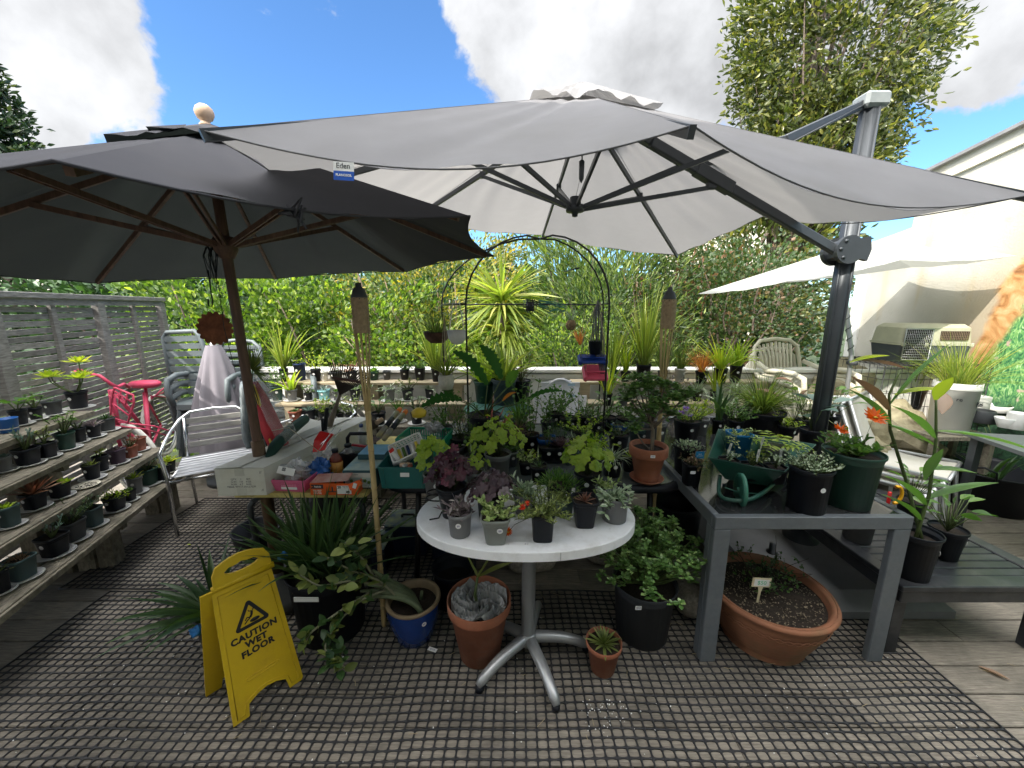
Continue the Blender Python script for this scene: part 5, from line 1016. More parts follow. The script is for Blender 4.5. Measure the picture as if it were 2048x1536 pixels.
BK=[# upper left, z .86
('cordyline with yellow striped leaves in black pot, shelf left end',566,764,.93,20,26,'r',M_black,'blades','cab',80,34,dict(n=26,bw=.022)),
('tall royal blue pot with sparse yellow flowers on upper shelf',597,762,.93,27,34,'r',M_navy,'jade','yel',10,10,dict(ns=4)),
('yellow leafed shrub in black pot beside the blue pot',630,763,.93,22,24,'r',M_black,'bush','yel',34,24,dict(ns=12)),
('empty looking white cup pot on the upper left shelf',648,763,.93,15,20,'r',M_white,None,None,0,0,{}),
('dark wide bowl pot behind the rake tines, upper shelf',669,762,.93,27,18,'r',M_dgrey,'twig','brown',16,16,dict(ns=8)),
('red berried plant in black pot behind the rake head',702,761,.93,22,18,'r',M_black,'bush','red',14,14,{}),
('green plastic pot behind the left bamboo torch',747,761,.93,18,18,'s',M_green,'ros','green',14,14,{}),
('tiny dark grey pot alone right of the left torch',773,760,.93,15,18,'s',M_dgrey,None,None,0,0,{}),
('small plant in black pot, middle of upper left shelf',808,760,.93,19,20,'r',M_black,'bush','dark',10,12,{}),
('tall black pot with white label on upper left shelf',839,761,.93,21,24,'s',M_black,'bush','green',14,14,{}),
('tall cordyline in black pot by the hanging basket',871,764,.93,18,26,'r',M_black,'blades','cab',105,62,dict(n=70,bw=.012)),
# lower left z .70
('leafy vine in dark green pot beside the timber pole',551,803,.78,26,28,'r',M_green,'bush','green',46,24,dict(ns=14)),
('yellow green spiky lily in grey pot on lower shelf',581,803,.78,24,22,'r',M_grey,'blades','yel',40,50,dict(n=14,bw=.028)),
('little jade in small black pot on lower left shelf',614,803,.78,17,15,'r',M_black,'jade','jade',16,13,dict(ns=6)),
('aloe in light blue square pot on lower shelf',646,801,.78,22,19,'s',M_ltblue,'spiky','blue',16,16,dict(n=16)),
('grey pot hidden behind the rake handle, lower shelf',672,802,.78,18,18,'r',M_grey,'ros','green',10,10,{}),
('tall black pot with white label behind left torch',709,802,.78,20,22,'s',M_black,'ros','silver',12,12,{}),
('small bushy plant in dark pot right of torch',728,802,.78,16,18,'r',M_dgrey,'bush','green',14,12,{}),
('variegated trailing plant in grey round pot, lower shelf',777,804,.78,25,24,'r',M_grey,'trail','silver',16,30,dict(ns=14)),
('leggy jade in black pot on lower left shelf',814,802,.78,25,22,'r',M_black,'jade','olive',20,24,dict(ns=8)),
('spider plant in small black pot beside macrame pot',858,798,.78,18,18,'r',M_black,'blades','silver',14,22,dict(n=26,droop=.4)),
# bottom left z .52
('cactus in red plastic pot behind the second chair',588,846,.64,24,22,'s',M_terrap,'ros','dark',8,10,{}),
('dark green aloe in black pot behind the second chair',616,844,.64,26,22,'r',M_black,'spiky','blue',14,18,{}),
('yellow flowering sedum in small black pot, bottom shelf',647,848,.64,22,20,'r',M_black,'bush','lime',26,18,dict(ns=10)),
('variegated shrub in black pot behind the tool box',700,850,.64,26,20,'r',M_black,'bush','cream',44,34,dict(ns=16)),
('dark leafed plant in black pot under the lower shelf',677,848,.64,20,20,'r',M_black,'bush','dark',20,16,{}),
('red begonia in black pot with hanging white price tag',755,852,.64,30,24,'r',M_black,'broad','green',34,30,dict(n=12,ll=.05,lw=.035)),
('spiky grass in white pot behind the caulking tubes',797,846,.64,22,20,'r',M_white,'blades','green',36,26,dict(n=30,bw=.006)),
('rosette jade tree in black pot beside green crate',832,850,.64,26,22,'r',M_black,'jade','silver',40,34,dict(ns=10)),
# upper right z .86
('gold tipped cordyline in green pot right of the swings',1226,765,.93,24,24,'r',M_green,'blades','cab',88,52,dict(n=60,bw=.012)),
('yellow dracaena in small black pot, upper right shelf',1252,764,.93,21,20,'r',M_black,'blades','yel',62,28,dict(n=34,bw=.012)),
('tall cordyline in large black bag pot',1289,766,.93,32,36,'r',M_black,'blades','cab',125,60,dict(n=90,bw=.013)),
('bushy grass in black pot just left of right torch',1327,763,.93,21,20,'r',M_black,'blades','willow',70,38,dict(n=60,bw=.008)),
('airy grass in frosted white pot right of torch',1362,764,.93,24,26,'r',M_white,'blades','willow',64,44,dict(n=44,bw=.007)),
('orange bronze sedge in black pot with white tag',1406,768,.93,28,24,'r',M_black,'blades','orange',44,36,dict(n=120,bw=.004)),
('yellow cordyline in black pot next to orange sedge',1444,768,.93,30,30,'r',M_black,'blades','yel',58,46,dict(n=44,bw=.016)),
('yellow drooping lily in black pot by the resin chairs',1474,766,.93,28,34,'r',M_black,'blades','lime',56,48,dict(n=34,bw=.018,droop=.5)),
# lower right z .70
('striped dracaena in black pot at lower right shelf start',1216,812,.78,20,24,'r',M_black,'blades','yel',70,40,dict(n=30,bw=.011)),
('broad leaf ginger seedling in grey pot, lower right shelf',1248,812,.78,22,22,'r',M_grey,'broad','green',44,24,dict(n=5,ll=.13,lw=.04)),
('purple leaved shrub in dark pot behind the jade tree',1352,802,.78,24,20,'r',M_dgrey,'bush','purp',30,26,{}),
('grassy lily in black pot below the orange sedge',1397,803,.78,22,22,'r',M_black,'blades','silver',30,34,dict(n=30,bw=.008,droop=.4)),
('gold striped grass in black pot, lower right shelf end',1433,804,.78,24,22,'r',M_black,'blades','yel',46,28,dict(n=30,bw=.009)),
('pale spider plant in grey pot, lower right shelf end',1472,806,.78,24,22,'r',M_grey,'blades','silver',34,34,dict(n=36,bw=.009,droop=.5)),
]
for (lab,px,py,z,wp,hp,sh,pm,pl,lf,ph,pw,q) in BK:
    potted(lab,px,py,z,wp,hp,sh,pm,pl,lf,ph,pw,sauc=(z<.9 and px<880) or None,group='potted plants on the plank shelves by the wall',**q)
# ================================================================ TABLES
M_glass=mat('smoked_glass_top',(.10,.115,.115),rough=.18,var=.15,nscale=3,spec=.7,dirt=(.2,.2,.19),dirtscale=5,dirtamt=.45)
def rrect(x0,x1,y0,y1,r,n=8):
    o=[]
    for cx,cy,a0 in ((x1-r,y1-r,0),(x0+r,y1-r,PI/2),(x0+r,y0+r,PI),(x1-r,y0+r,1.5*PI)):
        for i in range(n+1): a=a0+i/n*PI/2; o.append((cx+r*math.cos(a),cy+r*math.sin(a)))
    return o
t=thing('patio_table','dark glass topped patio table crowded with potted plants, black rounded rim','table',(.12,2.36,0)); DTX0,DTX1,DTY0,DTY1=-.70,.93,1.83,2.92
o=rrect(DTX0-.12,DTX1-.12,DTY0-2.36,DTY1-2.36,.16)
g=MB(); g.prism([(x*.965,y*.95) for x,y in o],.684,.698); g.build('glass_top',M_glass,t)
g=MB(); g.tube([(x*.985,y*.98,.68) for x,y in o],.023,8,closed=True); g.build('rim',M_black,t)
for sx,sy in((-.62,-.44),(.62,-.44),(-.62,.42),(.62,.42)): g=MB(); g.tube([(sx,sy,.68),(sx*1.06,sy*1.06,0)],.016,8); g.build('leg',M_blackm,t)
g=MB(); g.tube([(-.5,-.5,.62),(-.3,-.2,.3),(-.55,.1,.05)],.008,6); g.build('brace',M_blackm,t)
# grey framed table, right
t=thing('glass_top_table','grey square framed glass table standing on the right with the green wheelbarrow','table',(1.285,2.25,0)); X0,X1,Y0,Y1=.862,1.702,1.482,3.02
g=MB(); w_=.06; hh=.058
def lb(g,x0,x1,y0,y1,z0,z1,bev=.003): g.box(((x0+x1)/2-1.285,(y0+y1)/2-2.25,(z0+z1)/2),(x1-x0,y1-y0,z1-z0),bev=bev)
lb(g,X0,X1,Y0,Y0+.03,.73-hh,.73); lb(g,X0,X1,Y1-.03,Y1,.73-hh,.73); lb(g,X0,X0+.03,Y0+.03,Y1-.03,.73-hh,.73); lb(g,X1-.03,X1,Y0+.03,Y1-.03,.73-hh,.73)
g.build('frame',mat('grey_painted_frame',(.12,.135,.15),rough=.42,var=.1,nscale=40,metal=.1,dirt=(.2,.2,.19),dirtscale=12,dirtamt=.25),t)
g=MB(); lb(g,X0+.031,X1-.031,Y0+.031,Y1-.031,.715,.7265,0); g.build('glass_top',mat('black_glass',(.022,.023,.025),rough=.06,spec=.9,dirt=(.12,.12,.11),dirtscale=4,dirtamt=.4),t)
for x0,y0 in((X0,Y0),(X1-.072,Y0),(X0,Y1-.07),(X1-.072,Y1-.07)):
    g=MB(); lb(g,x0+.001,x0+.071,y0+.001,y0+.032,0,.671); lb(g,x0+(.001 if x0<1.3 else .043),x0+(.029 if x0<1.3 else .071),y0+.0325,y0+.07,0,.671); g.build('leg',bpy.data.materials['grey_painted_frame'],t)
# white cafe table
t=thing('cafe_table','white oval cafe table on a silver star base, front and centre','table',(.075,1.525,0)); 
g=MB(); n=72; o=[]
for i in range(n):
    a=2*PI*i/n; x=.459*math.cos(a); y_=.262*math.sin(a) if math.sin(a)<0 else .262*math.sin(a)
    o.append((.458*math.copysign(abs(math.cos(a))**.92,math.cos(a))-.018,.268*math.copysign(abs(math.sin(a))**(.98 if math.sin(a)<0 else .8),math.sin(a))-.03))
V=[];F=[]
lv=[(.985,.700),(1,.703),(1,.737),(.994,.740)]
for k,z in lv: V+=[(x*k,y_*k,z) for x,y_ in o]
g.add(V,[tuple(range(n-1,-1,-1)),tuple(range(3*n,4*n))]+[(i*n+j,i*n+(j+1)%n,(i+1)*n+(j+1)%n,(i+1)*n+j) for i in range(3) for j in range(n)])
g.build('table_top',mat('white_laminate',(.74,.75,.77),rough=.35,var=.03,nscale=6,dirt=(.36,.34,.30),dirtscale=9,dirtamt=.45),t)
g=MB(); g.box((.10,-.292,.72),(.0012,.003,.034)); g.build('edge_seam',M_grey,t)
g=MB(); g.lathe([(.03,.07),(.031,.09),(.031,.68),(.12,.695),(.12,.699),(0,.699)],28); g.build('column',M_gpaint,t)
for k_ in range(5):
    a=-1.19+k_*2*PI/5; g=MB(); pts=[];rr=[]
    for i in range(13): s_=i/12; r=.01+.275*s_; pts.append((r*math.cos(a),r*math.sin(a),.098-.012*s_-.055*s_**3)); rr.append(.027-.006*s_ if i<12 else .014)
    g.tube(pts,rr,14); g.lathe([(0,0),(.017,0),(.017,.03),(0,.03)],12,c=(.275*math.cos(a),.275*math.sin(a),0),m=1); g.build('base_arm',[M_gpaint,M_black],t)
g=MB(); g.lathe([(.02,.06),(.045,.075),(.042,.11),(.034,.125),(0,.126)],24); g.build('base_hub',M_gpaint,t)
# yellow folding table
M_ylw=mat('yellow_painted_top',(.58,.48,.16),rough=.6,var=.08,nscale=5,dirt=(.22,.17,.08),dirtscale=25,dirtamt=.7)
t=thing('folding_table','old yellow topped folding table with grey tube legs holding boxes of tools','table',(-1.09,2.2,0))
g=MB(); g.prism(rrect(-.345,.345,-.385,.5,.03,4),.645,.668); g.build('table_top',M_ylw,t)
for sx in(-1,1):
    g=MB(); x=sx*.29; g.tube([(x-sx*.02,-.33,.60),(x+sx*.005,-.33,.57),(x+sx*.01,-.33,.5),(x,-.30,0)],.016,8); g.tube([(x-sx*.02,-.33,.60),(x-sx*.06,-.33,.63),(x-sx*.1,-.33,.635)],.016,8); g.build('leg',M_dsteel,t)
    g=MB(); g.tube([(x-sx*.05,.42,.63),(x,.42,.55),(x,.42,0)],.016,8); g.build('leg',M_dsteel,t)
g=MB(); g.tube([(-.28,-.1,.60),(.28,.2,.25)],.006,6); g.build('brace',M_dsteel,t)
# green round plastic table in the back
t=thing('round_plastic_table','green round plastic garden table carrying bromeliads inside the arch','table',(-.10,2.62,0)); tc_=G(995,818,.80)
t.location=(tc_.x,tc_.y+.05,0); M_gpl=mat('faded_green_plastic',(.06,.16,.13),rough=.5,var=.1)
g=MB(); g.lathe([(0,.775),(.24,.775),(.265,.77),(.275,.785),(.27,.80),(.25,.803),(0,.80)],40); g.build('table_top',M_gpl,t)
for a in (.7,2.3,3.9,5.4): g=MB(); g.beam((.2*math.cos(a),.2*math.sin(a),.78),(.25*math.cos(a),.25*math.sin(a),0),.05,.03,bev=.005); g.build('leg',M_gpl,t)
RT=tc_.z
# low black slatted bench
t=thing('low_bench','low black slatted bench with large potted ginger beside the glass table','bench',(2.15,1.9,0)); M_bw=mat('black_painted_timber',(.022,.024,.028),rough=.35,var=.3,nscale=20,dirt=(.10,.10,.10),dirtscale=8,dirtamt=.5)
bx0,bx1,by0,by1=1.74,2.52,1.50,2.58
def lb2(g,x0,x1,y0,y1,z0,z1): g.box(((x0+x1)/2-2.15,(y0+y1)/2-1.9,(z0+z1)/2),(x1-x0,y1-y0,z1-z0),bev=.004)
g=MB(); lb2(g,bx0,bx1,by0,by0+.075,.352,.38); lb2(g,bx0,bx1,by1-.07,by1,.352,.38); lb2(g,bx0,bx0+.07,by0+.077,by1-.072,.352,.38); lb2(g,bx1-.07,bx1,by0+.077,by1-.072,.352,.38); g.build('frame',M_bw,t)
g=MB(); yy=by0+.082
while yy<by1-.13: lb2(g,bx0+.072,bx1-.072,yy,yy+.050,.350,.374); yy+=.055
g.build('slats',M_bw,t)
g=MB(); lb2(g,bx0+.01,bx1-.01,by0+.008,by0+.03,.29,.3515); lb2(g,bx0+.008,bx0+.028,by0+.032,by1-.03,.29,.3515); g.build('apron',M_bw,t)
for x,y_ in((bx0+.012,by0+.031),(bx1-.075,by0+.031),(bx0+.03,by1-.1),(bx1-.075,by1-.1)): g=MB(); lb2(g,x,x+.06,y_,y_+.06,0,.3515); g.build('leg',M_bw,t)
# grey table, far right, with pots
t=thing('grey_side_table','dark grey table at the right edge holding small white pots','table',(3.0,2.25,0)); a0=G(1940,868,.72); a1=G(2048,905,.72)
d_=(a1-a0).normalized(); nn=Vector((-d_.y,d_.x,0)); 
if nn.x<0: nn=-nn
g=MB(); pts=[a0-d_*.05,a1+d_*.6,a1+d_*.6+nn*.55,a0-d_*.05+nn*.55]; g.prism([(p.x-3.0,p.y-2.25) for p in pts],.695,.72); g.build('table_top',mat('dark_grey_top',(.09,.1,.105),rough=.5,var=.1),t)
for p in (pts[0]+nn*.05+d_*.05,pts[3]-nn*.05+d_*.05,pts[1]-d_*.05+nn*.05): g=MB(); g.box((p.x-3.0,p.y-2.25,.347),(.045,.045,.694)); g.build('leg',M_dsteel,t)
TD=a0+nn*.06
# ================================================================ POTS ON THE CAFE TABLE
T='potted plants on the white cafe table'
ZT=.7402
potted('silver purple tradescantia in grey round pot, front left of table',918,1079,ZT,51,50,'r',M_grey,'trail','purp',42,26,tap=.80,txt='$8',stp=.0,group=T,ns=20,ll=.032,lw=.010,per=9,sag=.25)
potted('cream edged plant in pale grey square pot at table front',991,1091,ZT,60,57,'s',mat('sage_grey_plastic',(.21,.225,.205),rough=.5,var=.06),'bush','cream',32,34,txt='$8',stp=.34,group=T,ns=14,ll=.021,lw=.016,per=11,tap=.66)
potted('trailing ice plant with red and orange flowers, black pot',1086,1086,ZT,48,58,'s',M_black,'bush','olive',40,52,st=0,group=T,ns=42,ll=.019,lw=.0045,per=20,lsh='fing',tap=.82,flowers=[(-42,18,-18,8,P_red,P_red),(-32,24,-14,7,P_red,P_red),(-70,-38,-14,11,P_or,P_yel)])
potted('tiny dark plant in black square pot with lime price tag',1171,1058,ZT,53,57,'s',M_black,'spiky','red',24,22,st=0,group=T,n=22,tap=.68)
potted('silver striped tradescantia spilling from grey pot, table right end',1234,1050,ZT,57,52,'r',M_grey,'trail','silver',26,42,st=0,group=T,ns=30,ll=.034,lw=.013,per=10,sag=.5,tap=.86)
potted('small silver plant in grey pot behind the striped tradescantia',1212,1017,ZT,40,40,'r',M_grey,'trail','cream',30,26,st=0,group=T,ns=16,ll=.024,lw=.01)
potted('bright lime heuchera in large round black pot on cafe table',1178,998,ZT,58,50,'r',M_black,'lobed','lime',66,50,group=T,stp=-.25,n=46,lr=.027,tap=.82)
potted('green fleshy leaved dome plant in black pot mid table',1120,1020,ZT,56,48,'r',M_black,'dome','green',26,44,group=T,stp=.45,n=520,ll=.020,lw=.0045,tap=.8)
potted('yellow green sedum in grey green pot by the ice plant',1130,1036,ZT,42,36,'r',M_teal,'bush','olive',22,26,group=T,st=0,ns=24,ll=.014,lw=.005,per=16,lsh='fing')
potted('silver leaved trailing plant in grey pot mid table',1050,1034,ZT,50,44,'r',M_grey,'trail','silver',28,30,group=T,st=0,ns=26,ll=.03,lw=.011,per=10,sag=.3)
potted('plum and silver heuchera in round black pot on cafe table',981,1042,ZT,60,44,'r',M_black,'lobed','plum',46,50,group=T,st=0,n=42,lr=.024,tap=.84)
potted('dark burgundy coleus in tall black pot at table left',902,1040,ZT,64,66,'r',M_black,'lobed','burg',66,46,group=T,st=0,n=60,lr=.026,tap=.62)
g=MB(); c_=G(888,1035,ZT)+Vector((0,.05,.004))
for r_,z0 in ((.052,.06),(.046,.085)): g.tube([c_+Vector((-.03-r_*math.cos(a),-r_*.6*math.sin(a),z0)) for a in np.linspace(-2.2,2.2,16)],.0035,6)
g.tube([c_+Vector((-.01,-.03,.07)),c_+Vector((-.0,-.045,.035)),c_+Vector((-.02,-.06,.0)),c_+Vector((-.055,-.075,.001))],.0035,6); solo(g,'wire_pot_holder',M_blackm,'curly black wire holder around the burgundy coleus pot','pot holder')
g=MB(); c_=G(1025,1020,ZT)+Vector((0,.0,.045)); g.tube([c_+Vector((-.02+.035*math.sin(a),0,.022*math.cos(a)-.01)) for a in np.linspace(0,PI,14)],.0035,6); g.tube([c_+Vector((-.02,0,-.032)),c_+Vector((-.05,0,-.044))],.0035,6); g.tube([c_+Vector((-.02,0,.012)),c_+Vector((-.05,0,-.02)),c_+Vector((-.045,0,-.044))],.0035,6); solo(g,'wire_pot_holder',M_blackm,'curled black wire loop beside the plum heuchera pot','pot holder')
# lime tag on pot + pen mark on table + crumbs
g=MB(); p=Y(1185,1028,G(1171,1058,ZT).y-.002); g.box((0,0,0),(.017,.0008,.009)); g.merge(text_mb('$4',.008,frame((0,-.0005,0),(1,0,0),(0,0,1)),m=1,ext=.0002)); solo(g,'price_tag',[mat('lime_sticker',(.45,.75,.05),rough=.6),M_ink],'lime green price sticker on the small black square pot','price tag',loc=p)
g=MB(); p=G(1053,1088,ZT+.0006); g.box((0,0,0),(.02,.009,.0006)); g.merge(text_mb('$10',.009,Matrix.Translation((0,0,.0004)),m=1,ext=.0001)); solo(g,'price_tag',[M_stick,M_pen],'small handwritten price sticker on the white table top','price tag',loc=p)
g=MB()
for i in range(40): a=RG.uniform(0,6.28); r=math.sqrt(RG.uniform()); q=(.06+.40*r*math.cos(a),1.49+.22*r*math.sin(a),ZT+.0006); g.box(q,(RG.uniform(.001,.004),RG.uniform(.001,.002),.001),rot=a)
tag(g.build('soil_crumbs',M_soil),'scattered soil crumbs on the white cafe table top','crumbs',kind='stuff')
# ================================================================ POTS ON THE DARK TABLE
ZD=.7005; D='potted plants on the dark patio table'
P=lambda lab,px,py,wp,hp,sh,pm,pl,lf,ph,pw,**q: potted(lab,px,py,ZD,wp,hp,sh,pm,pl,lf,ph,pw,group=q.pop('group',D),**q)
P('lime heuchera behind the burgundy coleus, grey pot',868,1000,48,50,'r',M_grey,'lobed','lime',68,38,n=24,lr=.034)
P('lime heuchera in grey round pot behind the plum one',995,960,56,50,'r',M_grey,'lobed','lime',62,58,n=44,lr=.028,st=0)
P('small lime heuchera between coleus and plum heuchera',950,985,40,40,'r',M_grey,'lobed','lime',36,30,n=16,lr=.022,st=0)
P('low green succulent in shallow grey bowl behind the coleus',908,917,44,22,'r',M_dgrey,'ros','green',8,14,k=4,n=12)
P('airy white flowered plant in black pot by green crate',919,908,46,30,'r',M_black,'twig','green',90,50,ns=18,flowers=[(10,28,-6,4,P_whi,P_yel),(-4,20,-5,4,P_whi,P_yel)],ll=.014)
P('straggly plant with one yellow leaf and white tag, black pot',1003,903,42,26,'r',M_black,'broad','yel',60,40,n=6,ll=.035,lw=.032)
P('brown dead grass in black square pot',1028,918,30,38,'s',M_black,'blades','brown',52,36,n=110,bw=.003,droop=.4)
P('tall leafy green shrub in black round pot behind tray',1061,914,38,44,'r',M_black,'bush','green',100,24,ns=8,ll=.028,lw=.018,per=18,sr=.002)
P('lime seedlings in low black bowl in front of shrub',1061,932,32,16,'r',M_black,'lobed','lime',12,18,n=14,lr=.009)
P('green herb in grey pot at the middle of dark table',1022,934,30,30,'r',M_grey,'bush','green',16,16,ns=10)
P('dark spiky succulent in small black square pot near cafe table',1078,968,35,34,'s',M_black,'spiky','dark',18,18,n=22)
P('big leaved seedling in small grey pot behind heuchera',940,935,24,22,'r',M_dgrey,'broad','green',30,24,n=4,ll=.04,lw=.025)
P('white green rosette in black pot behind the tray',1140,862,40,24,'r',M_black,'bush','green',40,36,ns=12,ll=.03,lw=.012)
P('leafy sprig in black pot beside the white chair',1096,868,30,24,'r',M_black,'bush','green',36,24,ns=7,ll=.032,lw=.014)
P('dark succulent in round blue bowl on the dark table',1241,868,36,18,'r',M_blue,'ros','blue',10,16,k=2,n=14)
P('curly dark sedum in black pot below the blue bowl',1240,905,44,34,'r',M_black,'bush','dark',26,32,ns=20,ll=.016,lw=.005)
P('blue fescue tuft in sage green pot beside jade tree',1282,892,46,34,'r',M_teal,'dome','blue',20,26,n=200,ll=.03,lw=.002)
P('stack of empty grey nursery pots behind the jade tree',1314,898,50,54,'r',M_grey,None,None,0,0)
P('spider like grass plant in black pot right of heuchera',1227,956,46,38,'r',M_black,'blades','silver',26,42,n=90,bw=.006,droop=.5)
P('white flowered shrub in black pot by the chair arm',1195,870,44,26,'r',M_black,'bush','green',34,34,ns=14,ll=.02)
P('green bushy plant in black pot below the white chair',1165,895,44,30,'r',M_black,'bush','lime',34,36,ns=16,ll=.022,lw=.012)
P('red stemmed succulent in black pot behind lime heuchera',1180,925,38,30,'r',M_black,'finger','green',34,28,ns=9,ll=.03)
P('fern like green plant in grey square pot beside tray',1142,930,32,28,'s',M_teal,'bush','lime',14,18,ns=10)
P('dark green shrub in black pot under the jade canopy',1255,862,44,24,'r',M_black,'bush','green',30,28,ns=12,ll=.022,lw=.014)
P('small aloe hidden behind the terracotta pot',1262,945,34,32,'r',M_black,'spiky','lime',16,24,n=14)
P('low silver groundcover in black pot mid table',1150,905,36,22,'r',M_black,'dome','silver',12,24,n=90)
P('bushy mint like herb in black pot at far table edge',1112,854,34,26,'r',M_black,'bush','green',46,34,ns=18,ll=.028,lw=.018,per=14)
P('silver grey bushy herb in black pot near chair seat',1170,858,34,24,'r',M_black,'bush','silver',34,34,ns=18,ll=.02,lw=.008,per=14)
P('green leafy seedling in grey pot left of the philodendron',890,880,30,26,'r',M_grey,'bush','green',40,28,ns=12,ll=.024,lw=.016,per=12)
P('narrow leaved green plant in black pot behind white tag',1040,878,34,26,'r',M_black,'blades','green',50,32,n=50,bw=.009)
P('yellow green bushy plant in black pot mid table',1195,925,36,28,'r',M_black,'bush','lime',30,30,ns=16,ll=.018,lw=.012,per=12)
P('dark round leaved plant in small pot before the philodendron',965,915,34,26,'r',M_black,'bush','green',28,28,ns=14,ll=.026,lw=.022,per=10)
P('broad leaved green plant in black pot at chair side',1218,862,36,26,'r',M_black,'broad','green',54,44,n=12,ll=.07,lw=.03)
P('spotted leaf plant in black square pot before the tray',1052,950,30,26,'s',M_black,'bush','cream',18,20,ns=12,ll=.016,lw=.01)
# tray with pots
c_=G(1108,928,ZD); t=thing('seedling_tray','black plastic tray holding small pots on the dark table','tray',(c_.x,c_.y+.10,ZD)); w_,d2=.15,.19
g=MB(); s_=PXM(c_); g.box((0,0,.003),(w_,d2,.004)); 
for a,b,cc,dd in((0,-d2/2,w_,.003),(0,d2/2,w_,.003),(-w_/2,0,.003,d2),(w_/2,0,.003,d2)): g.box((a,b,.030),(cc,dd,.056))
g.build('tray_body',M_black,t)
tz=ZD+.006
potted('thin seedling in black square pot inside the black tray',1094,912,tz,36,30,'s',M_black,'twig','green',50,16,ns=4,group='pots in the black tray',pt=(c_.x-.035,c_.y+.045,tz))
potted('dark purple rosette in black square pot inside tray',1122,912,tz,36,30,'s',M_black,'ros','plum',14,24,n=26,group='pots in the black tray',pt=(c_.x+.035,c_.y+.045,tz))
potted('dark green grass tuft in black pot at tray back',1128,890,tz,36,30,'s',M_black,'dome','dark',34,30,n=260,ll=.035,lw=.002,group='pots in the black tray',pt=(c_.x+.035,c_.y+.13,tz))
potted('small sprig in bright blue square pot at tray back',1095,890,tz,36,34,'s',M_blue,'twig','green',20,16,ns=4,group='pots in the black tray',pt=(c_.x-.035,c_.y+.13,tz))
# philodendron
t,c_,rt,h_,s_=potted('big philodendron with toothed leaves and pink sheaths, black pot',968,892,ZD,70,58,'r',M_black,None,None,0,0,name='philodendron',group=None)
def philo(px,py,y_,L,W,tgt,m,label=None,nm='leaf'):
    e=Y(px,py,y_)-c_; b=Vector((0,0,h_*.9)); tp=Y(tgt[0],tgt[1],y_-.05)-c_
    g=MB(); g.tube([b,b.lerp(e,.5)+Vector((0,0,.02)),e],[.006,.0045,.0035],6); d=(tp-e); n=9; V=[];pr=e.copy(); L=d.length; dz=Vector((0,0,-1))
    side=d.cross(Vector((0,.8,.6))).normalized(); K=27; mid=[]; 
    for k in range(K): s2=k/(K-1); mid.append(e+d*s2+Vector((0,0,.12*L))*math.sin(s2*PI)); 
    vs=[];fs=[]
    for k in range(K):
        s2=k/(K-1); w=W*math.sin(PI*min(1,s2*.93+.07))**.7*(1,.88,.62)[k%3]; up=side.cross(d).normalized()*(.25*w)
        vs+= [mid[k]-side*w+up+d*.025*(k%3==0),mid[k],mid[k]+side*w+up+d*.025*(k%3==0)]
    for k in range(K-1): a=k*3; fs+=[(a,a+1,a+4,a+3),(a+1,a+2,a+5,a+4)]
    g.add(vs,fs,1,True); g.build(nm,[M_stem,m],t,label=label)
yy=c_.y
philo(975,770,yy+.05,.2,.055,(905,702),LF['philo']); philo(1003,758,yy,.2,.05,(960,690),LF['philo']); philo(1015,775,yy,.2,.045,(1035,740),LF['green']); philo(925,800,yy-.03,.2,.06,(842,815),LF['philo']); philo(1045,806,yy,.2,.028,(1128,783),LF['philo']); philo(905,795,yy+.1,.2,.05,(880,770),LF['dark'])
philo(1005,802,yy-.02,.1,.016,(1033,785),LF['orange'],'orange withered toothed leaf'); philo(948,870,yy-.1,.1,.035,(950,905),LF['dark'])
M_pk=mat('pink_sheath',(.5,.14,.11),rough=.45,var=.2)
for a,b in (((980,862),(988,785)),((985,862),(1010,812)),((990,868),(1025,828)),((978,860),(972,815))): g=MB(); p0=Y(*a,yy)-c_;p1=Y(*b,yy)-c_; g.tube([p0,p0.lerp(p1,.5),p1],[.008,.006,.001],6); g.build('sheath',M_pk,t)
g=MB(); p0=Y(988,872,yy-.03)-c_; g.tube([p0,Y(1005,850,yy-.03)-c_,Y(1024,822,yy-.03)-c_],[.008,.012,.002],6); g.build('sheath',M_pk,t)
# round green table pots
potted('bromeliad in dark blue grey pot on green round table',1008,812,.801,52,52,'r',mat('slate_pot',(.06,.08,.09),rough=.5),'blades','cab',80,95,n=50,bw=.028,st=0)
potted('bare twiggy shrub in black pot on green round table',1042,806,.801,40,44,'r',M_black,'twig','brown',62,30,ns=20,st=0)
potted('wide yellow green bromeliad in green pot, round table left',968,808,.801,44,44,'r',M_green,'blades','lime',66,60,n=40,bw=.022,st=0)
# terracotta jade tree
g_=G(1301,972,ZD); ty=g_.y+.065; g=MB(); s_=PXM(g_); R0=34*s_
g.lathe([(R0*.66,0),(R0*.72,.003),(R0*.98,.02),(R0,.022),(R0*.96,.024),(R0*.7,.008),(0,.008)],36); solo(g,'plant_saucer',M_terra,'terracotta saucer under the potted jade tree','saucer',loc=(g_.x,ty,ZD))
t=thing('potted_jade_tree','jade tree with bare trunk in terracotta pot on saucer','potted plant',(g_.x,ty,ZD+.009)); rt=38*s_; h_=74*s_
g=MB(); g.lathe([(rt*.58,0),(rt*.6,.004),(rt*.86,h_*.70),(rt*.98,h_*.72),(rt,h_*.74),(rt,h_*.97),(rt*.97,h_),(rt*.89,h_),(rt*.86,h_*.9),(rt*.8,h_*.8),(0,h_*.8)],36); g.build('pot',M_terra,t)
soil_mb(rt*.86,h_*.87).build('soil',M_soil,t); g=MB(); f=MB(); b=(.004,0,h_*.86)
tip=[]
def J(px,py,dy=0): return Y(px,py,ty+dy)-t.location
tr=[Vector(b),J(1304,900),J(1306,862),J(1300,845)]; g.tube(tr,[.013,.011,.010,.007],8)
